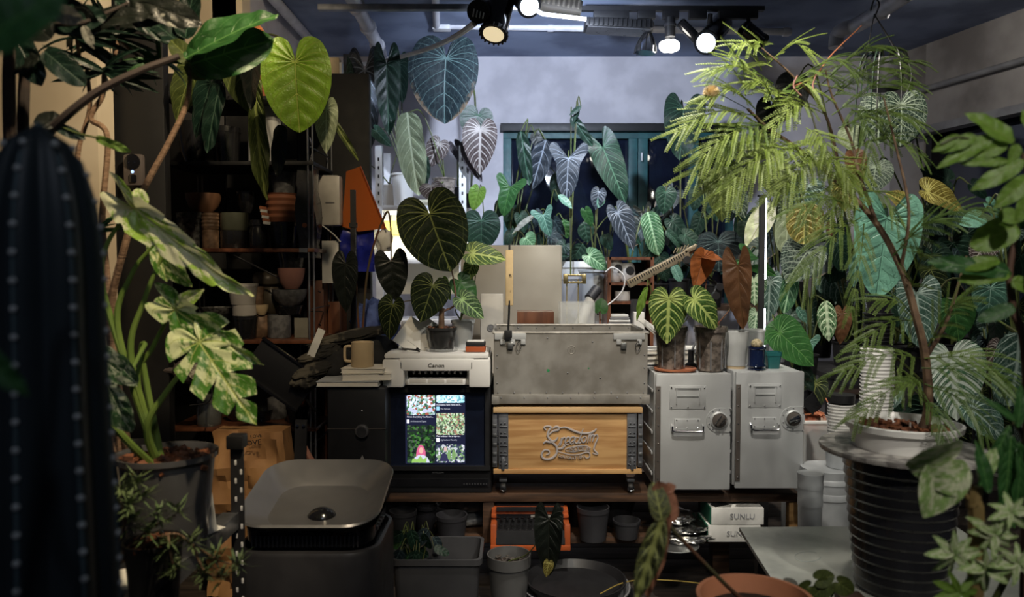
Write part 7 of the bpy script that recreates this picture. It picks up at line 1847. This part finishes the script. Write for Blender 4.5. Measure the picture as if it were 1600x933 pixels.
tub('twig', [pt(88, 195, 1.5), pt(120, 208, 1.5), pt(155, 216, 1.5)], .002, _MC['petiole'], LB)
# ------------------------------------------------------------------ lime leaf plant in the upper middle left
zt_r = 2.0+.028
t = thing('lime_anthurium', 'anthurium on top of the pot rack with the huge lit lime green leaf', 'plant', (pt(400, 0, 3.35).x, 3.38, shelfz if False else SZ[0]+.001))
potpart(t, .07, .12, _MC['terracotta'], 'soil_grey'); rt = t.location+Vector((0, 0, .11))
leaf(t, (461, 97), (466, 206), 2.55, 'lf_lime', 'round', .98, -4, pet=[(461, 92, 2.6), (440, 60, 2.8), (410, 60, 3.2), rt], pr=.004, N=5, cup=-.12, relief=.026, ripple=.012)
leaf(t, (377, 92), (395, 185), 2.8, 'lf_olive', 'heart', .68, 20, pet=[(385, 80, 3.0), rt], N=5, fold=.2)
leaf(t, (398, 120), (405, 310), 2.75, 'lf_olive', 'strap', .17, 10, pet=[(398, 90, 2.9), rt], N=10)
leaf(t, (398, 85), (385, 170), 2.7, 'lf_black', 'heart', .55, 30, pet=[(398, 80, 2.9), rt]); leaf(t, (440, 195), (430, 275), 2.75, 'lf_black', 'strap', .3, 0, pet=[(430, 150, 2.9), rt])
leaf(t, (510, 170), (509, 240), 2.7, 'lf_pale', 'heart', .5, -10, pet=[(500, 165, 2.8), (430, 100, 3.1), rt]); leaf(t, (508, 168), (560, 250), 2.72, 'lf_olive', 'strap', .10, 0)
leaf(t, (330, 130), (300, 215), 2.9, 'lf_darkgreen', 'heart', .5, 10, pet=[(350, 110, 3.1), rt]); leaf(t, (345, 130), (318, 238), 2.85, 'lf_darkgreen', 'strap', .25, 0, pet=[(360, 110, 3.1), rt]); leaf(t, (385, 52), (420, 75), 2.8, 'lf_rust', 'heart', 1.0, 0, pet=[(385, 60, 3.0), rt])
leaf(t, (300, 110), (270, 190), 3.0, 'lf_olive', 'heart', .6, 0, pet=[(330, 100, 3.1), rt])
# black silhouettes left of the printer
t = plant(560, 3.28, .872, 30, 26, 'black', 'dark plant on the side stand with two near-black hanging leaves', [((540, 412), (538, 490), 3.1, 'lf_black', 'heart', .56, 8, dict(N=5)), ((611, 408), (618, 470), 3.1, 'lf_black', 'arrow', .86, -6, dict(via=[(610, 350, 3.15), (602, 335, 3.2), (575, 420, 3.25)]))], pr=.004, pm=_MC['petiole_red'])
t.location.y = t.location.y
# ------------------------------------------------------------------ foreground cactus
CY = .80
c = pt(54, 0, CY)
t = thing('column_cactus', 'big blue-grey ribbed column cactus filling the left foreground', 'cactus', (c.x, CY, .031))
potpart(t, .15, .26, _MC['terracotta'], 'soil_grey', bot=.75)
zt1 = pt(0, 193, CY).z-.031; R = .064
M('cactus', (.014, .022, .026), .55, c2=(.009, .015, .018), ns=6); M('areole', (.50, .50, .48), .9); M('rib_edge', (.07, .10, .11), .7)
bm = bmesh.new(); nrib = 7; seg = nrib*10; H0 = .24; zs_ = [H0+(zt1-H0)*i/60 for i in range(61)]
def crad(z):
    u = (zt1-z)/.16
    return R*(1.12-.2*z/zt1)*min(1, math.sqrt(max(0, 1-(1-min(1, u))**2)))*(1+.05*math.sin(z*9))
rot = .35
rings = []
for z in zs_:
    ring = []
    for i in range(seg):
        a = 2*PI*i/seg; rb = .80+.20*(abs(math.cos(nrib*(a-rot)/2))**1.3)
        rr = max(.0015, crad(z))*rb*(1.0); ring.append(bm.verts.new((rr*math.cos(a)*1.0, rr*math.sin(a), z)))
    rings.append(ring)
for a, b in zip(rings, rings[1:]):
    for i in range(seg): bm.faces.new((a[i], a[(i+1) % seg], b[(i+1) % seg], b[i]))
bm.faces.new(rings[-1])
fin('cactus_body', bm, _MC['cactus'], t, True, ang=80)
ar0 = None
for k in range(nrib):
    a = rot+2*PI*k/nrib
    pts_ = []
    for z in zs_:
        rr = crad(z); pts_.append(t.location+Vector((rr*math.cos(a), rr*math.sin(a), z)))
    tub('rib_edge', pts_[::2], .0022, _MC['rib_edge'], t, 5, raw=True)
    if math.sin(a) > .75: continue
    z = H0+.3
    while z < zt1-.02:
        if ar0 is None:
            bm = bmesh.new(); bmesh.ops.create_icosphere(bm, subdivisions=1, radius=.0042); ar0 = o = fin('areole', bm, _MC['areole'], t, True)
        else: o = ar0.copy(); COL.objects.link(o)
        rr = crad(z)*1.01; o.location = (rr*math.cos(a), rr*math.sin(a), z); z += .0275
t2 = thing('column_cactus', 'second darker cactus column at the far left picture edge', 'cactus', (pt(-8, 0, .95).x, 1.0, .031))
potpart(t2, .12, .22, _MC['terracotta'], 'soil_grey')
lat('cactus_body', [(0, .2), (.06, .2), (.062, 1.2), (.055, 1.32), (.03, 1.38), (0, 1.395)], _MC['cactus'], t2, seg=24)
# blurred leaves very near the lens at the left edge
t = thing('near_foliage', 'blurred dark green broad leaves at the extreme upper left corner', 'plant', (pt(-60, 0, .62).x-.1, .55, .031))
potpart(t, .07, .2, _MC['black'], 'soil'); rt = t.location+Vector((0, 0, .18))
leaf(t, (-25, 65), (90, -25), .55, 'lf_mid', 'oval', .75, 0, pet=[(-60, 120, .58), (-70, 500, .6), rt], pr=.003)
leaf(t, (-40, 540), (40, 620), .55, 'lf_mid', 'lance', .35, 0, pet=[(-60, 520, .58), (-70, 600, .6), rt], pr=.003)
# small euphorbia / pine-like shrub in front of the smoky pot
t = thing('small_shrub', 'small branching shrub with whorls of needle leaves over the stand edge', 'plant', (pt(185, 0, 1.36).x, 1.45, ST-.003))
potpart(t, .055, .12, _MC['black'], 'soil'); bark(t, .045, .11, 50, _MC['bark'], .010)
rt = t.location+Vector((0, 0, .10)); rnd = random.Random(9)
tips = [((188, 765), 1.4), ((212, 752), 1.42), ((222, 775), 1.42), ((205, 815), 1.40), ((243, 805), 1.42), ((275, 800), 1.45), ((232, 830), 1.4), ((262, 850), 1.42), ((300, 845), 1.45), ((335, 870), 1.5), ((372, 882), 1.5), ((318, 895), 1.46), ((275, 885), 1.42), ((200, 790), 1.38), ((345, 900), 1.5)]
br = [[(175, 880, 1.42), (195, 820, 1.4), (214, 765, 1.42)], [(175, 880, 1.42), (230, 830, 1.42), (275, 805, 1.45)], [(180, 885, 1.42), (262, 835, 1.43), (300, 850, 1.46), (340, 875, 1.5), (374, 884, 1.5)], [(262, 835, 1.43), (270, 880, 1.42), (276, 890, 1.42)], [(195, 820, 1.4), (190, 790, 1.39), (188, 768, 1.4)], [(300, 850, 1.46), (320, 893, 1.46), (345, 902, 1.5)]]
for b in br: tub('branch', [pt(*q) for q in b], (.003, .0015), _MC['cane'], t)
tub('branch', [rt, pt(175, 880, 1.42)], .005, _MC['cane'], t)
for (q, Y) in tips:
    c = pt(*q, Y); bm = bmesh.new()
    for i in range(44):
        a = rnd.uniform(0, 2*PI); d = Vector((math.cos(a), math.sin(a), rnd.uniform(-.5, .9))).normalized(); L_ = rnd.uniform(.026, .044)
        s = d.cross(Vector((0, .3, 1))).normalized()*.0028; o0 = c+Vector((rnd.uniform(-.006, .006), 0, rnd.uniform(-.01, .01)))
        v = [bm.verts.new(o0), bm.verts.new(o0+d*L_*.5+s), bm.verts.new(o0+d*L_), bm.verts.new(o0+d*L_*.5-s)]; bm.faces.new(v)
    fin('leaf_whorl', bm, M('needle', (.08, .13, .05), .5, c2=(.14, .19, .08)), t, world=True)
# ------------------------------------------------------------------ foreground curled leaf and terracotta bowl
FY = 1.25
cB = atz(1190, 945, .52)
t = thing('caladium_pot', 'terracotta bowl at the bottom edge whose curled brown-backed leaf rises at the middle', 'plant', (pt(1192, 0, 1.42).x, 1.42, 0))
zr = pt(0, 923, 1.42-.07).z-.0
zr = atz(1190, 928, .0).z
zr = pt(0, 921, 1.45).z
tz_ = zr-.15
t.location.z = tz_
M('terra_rim', (.50, .20, .10), .75)
lat('pot', [(0, 0), (.07, 0), (.095, .11), (.105, .112), (.108, .15), (.100, .15), (.094, .115), (.06, .01), (0, .01)], _MC['terra_rim'], t, seg=40)
soilpart(t, .09, .118, 'soil')
rt = t.location+Vector((0, 0, .12))

leafmat('lf_brownback', (.035, .04, .018), (.30, .32, .10), .03, .5, back=(.40, .19, .11), rough=.5, trans=.15)
leaf(t, (1036, 806), (992, 945), FY, 'lf_brownback', 'lance', .26, 8, fold=.25, droop=.1, N=6, relief=.02, pet=[(1042, 818, FY+.02), (1120, 900, 1.33), rt], pr=.0035, pm=_MC['petiole_red'])
leaf(t, (1034, 812), (1025, 757), FY-.004, 'lf_brownback', 'oval', .62, 5, fold=.15, droop=.3, N=5)
leafmat('lf_skin', (.33, .15, .09), (.24, .10, .06), .01, rough=.5, trans=.35)
leaf(t, (1046, 800), (1004, 942), FY+.012, 'lf_skin', 'lance', .17, 30, fold=.1, droop=.1)
leaf(t, (1040, 800), (1026, 749), FY+.012, 'lf_skin', 'round', .85, 0, fold=-.1, droop=-.2)
leaf(t, (1036, 765), (1057, 760), FY+.014, 'lf_skin', 'lance', .8, 0)
# stand for bowl
t2 = thing('side_table', 'small dark stool under the terracotta bowl', 'stool', (t.location.x, 1.42, .031))
box('stool_top', (0, 0, tz_-.031-.012), (.26, .26, .022), _MC['wood_dark'], t2)
for sx_ in (-1, 1):
    for sy_ in (-1, 1): box('leg', (sx_*.10, sy_*.10, (tz_-.031-.023)/2), (.03, .03, tz_-.031-.026), _MC['wood_dark'], t2)
t3 = thing('low_plant', 'low plant with round grey-green leaves at the bottom edge by the steel table', 'plant', (pt(1285, 0, 1.62).x, 1.62, TZ+.001))
potpart(t3, .05, .045, _MC['black'], 'soil'); rt = t3.location+Vector((0, 0, .04))
for i, (b, tp) in enumerate((((1238, 915), (1225, 905)), ((1262, 918), (1240, 932)), ((1290, 915), (1270, 935)), ((1312, 912), (1335, 928)), ((1280, 905), (1305, 900)))):
    leaf(t3, b, tp, 1.56, 'lf_greyback' if i == 0 else 'lf_olive', 'round', 1.1, random.uniform(-20, 20), pet=[rt], pr=.002)
# ------------------------------------------------------------------ right foreground plants
GY = 1.25
t = thing('pinnate_shrub', 'fresh green shrub with pointed leaflets reaching in from the right edge', 'plant', (1.10, GY+.02, .031))
potpart(t, .12, .3, _MC['black'], 'soil'); rt = t.location+Vector((0, 0, .27))
st = [rt, pt(1640, 600, GY), pt(1625, 380, GY), pt(1600, 240, GY)]
tub('stem', st, (.008, .004), _MC['cane'], t)
tub('stem', [pt(1600, 240, GY), pt(1560, 228, GY-.02), pt(1500, 215, GY-.03), pt(1470, 225, GY-.03)], .002, _MC['petiole'], t)
for b, tp, w_, ro in (((1585, 222), (1514, 172), .42, 10), ((1500, 212), (1458, 236), .35, 0), ((1525, 212), (1470, 236), .35, 10), ((1550, 216), (1493, 238), .38, 0), ((1575, 222), (1522, 245), .42, -10), ((1590, 225), (1580, 255), .6, 0), ((1575, 252), (1500, 253), .2, 0), ((1600, 250), (1520, 295), .32, 10), ((1610, 275), (1555, 325), .4, 0), ((1605, 200), (1600, 170), .5, 0), ((1610, 300), (1590, 350), .5, 0), ((1540, 224), (1465, 258), .25, 20)):
    leaf(t, b, tp, GY-.03, 'lf_fresh', 'lance', w_, ro, N=7, droop=.1, pet=None)
t = thing('rounded_shrub', 'mid green shrub with oval leaves just below the pointed shrub at right', 'plant', (1.06, 1.56, .031))
potpart(t, .12, .3, _MC['black'], 'soil'); rt = t.location+Vector((0, 0, .27))
tub('stem', [rt, pt(1605, 620, 1.32), pt(1582, 480, 1.3), pt(1578, 420, 1.3), pt(1592, 350, 1.3)], (.009, .004), M('stem_red', (.12, .06, .04), .6), t)
for b, tp, w_, ro, m in (((1588, 352), (1520, 385), .62, 0, 'lf_fresh'), ((1590, 350), (1640, 330), .6, 0, 'lf_mid'), ((1578, 425), (1500, 435), .38, 15, 'lf_fresh'), ((1578, 425), (1455, 405), .25, 10, 'lf_mid'), ((1580, 440), (1640, 455), .45, 0, 'lf_fresh'), ((1560, 405), (1500, 418), .4, 30, 'lf_fresh'), ((1590, 340), (1560, 335), .9, 0, 'lf_fresh'), ((1585, 480), (1530, 500), .4, 10, 'lf_mid')):
    leaf(t, b, tp, 1.28, m, 'oval', w_, ro, N=6, droop=.1, pet=None)
# variegated cut-leaf plant bottom right
VY2 = 1.18
t = thing('variegated_aralia', 'pale variegated cut-leaf plant at the bottom right corner', 'plant', (.74, VY2+.02, .031))
potpart(t, .11, .3, _MC['black'], 'soil'); rt = t.location+Vector((0, 0, .27))
tub('stem', [rt, pt(1525, 850, VY2), pt(1522, 790, VY2), pt(1526, 760, VY2)], (.013, .010), M('stem_tan', (.20, .14, .05), .6), t)
tub('petiole', [pt(1524, 790, VY2), pt(1505, 770, VY2), pt(1488, 748, VY2)], .0035, _MC['stem_tan'], t); tub('petiole', [pt(1526, 770, VY2), pt(1500, 735, VY2), pt(1488, 720, VY2)], .0035, _MC['stem_tan'], t)
leafmat('lf_palevar', (.20, .32, .10), (.36, .44, .20), .008, 0, var=(.62, .66, .46), varamt=.5, rough=.5, back=(.42, .46, .30))
leaf(t, (1480, 735), (1445, 812), VY2-.02, 'lf_palevar', 'heart', .85, 10, N=6, fold=.2, pet=None)
leaf(t, (1486, 718), (1432, 742), VY2-.03, 'lf_palevar', 'round', 1.5, -30, N=5, cup=.5, droop=.5)
leaf(t, (1530, 750), (1560, 700), VY2, 'lf_palevar', 'lance', .5, 0); leaf(t, (1545, 770), (1530, 690), VY2-.02, 'lf_mid', 'lance', .28, 0)
for ctr, r, n, m in (((1490, 865), 52, 8, 'lf_palevar'), ((1555, 835), 50, 8, 'lf_palevar'), ((1540, 890), 50, 8, 'lf_palevar'), ((1590, 880), 48, 8, 'lf_palevar'), ((1580, 800), 44, 7, 'lf_palevar'), ((1500, 925), 44, 7, 'lf_fresh')):
    tub('petiole', [pt(1525, 880, VY2+.02), pt(ctr[0], ctr[1], VY2-.02)], .002, _MC['petiole'], t)
    for i in range(n):
        a = 2*PI*i/n+random.uniform(-.15, .15); l_ = r*random.uniform(.8, 1.1)
        leaf(t, ctr, (ctr[0]+l_*math.cos(a), ctr[1]+l_*math.sin(a)*.75), VY2-.02, m, 'lance', .34, random.uniform(-25, 25), Yt=VY2-.02+random.uniform(-.02, .02), name='leaflet', nt_=16, pet=None)
t = thing('strap_plant', 'plant with long deep green pointed leaves hanging at the right edge', 'plant', (.80, 1.52, .031))
potpart(t, .09, .28, _MC['black'], 'soil'); rt = t.location+Vector((0, 0, .25))
tub('stem', [rt, pt(1620, 800, 1.42), pt(1600, 690, 1.34), pt(1585, 660, 1.32)], (.007, .004), _MC['petiole'], t)
for b, tp, w_, ro in (((1580, 680), (1572, 820), .22, 10), ((1592, 690), (1600, 830), .2, -20), ((1578, 665), (1528, 770), .16, 20), ((1590, 660), (1540, 620), .2, 0), ((1590, 668), (1600, 600), .3, 0)):
    leaf(t, b, tp, 1.28, 'lf_mid', 'lance', w_, ro, N=10, pet=None)
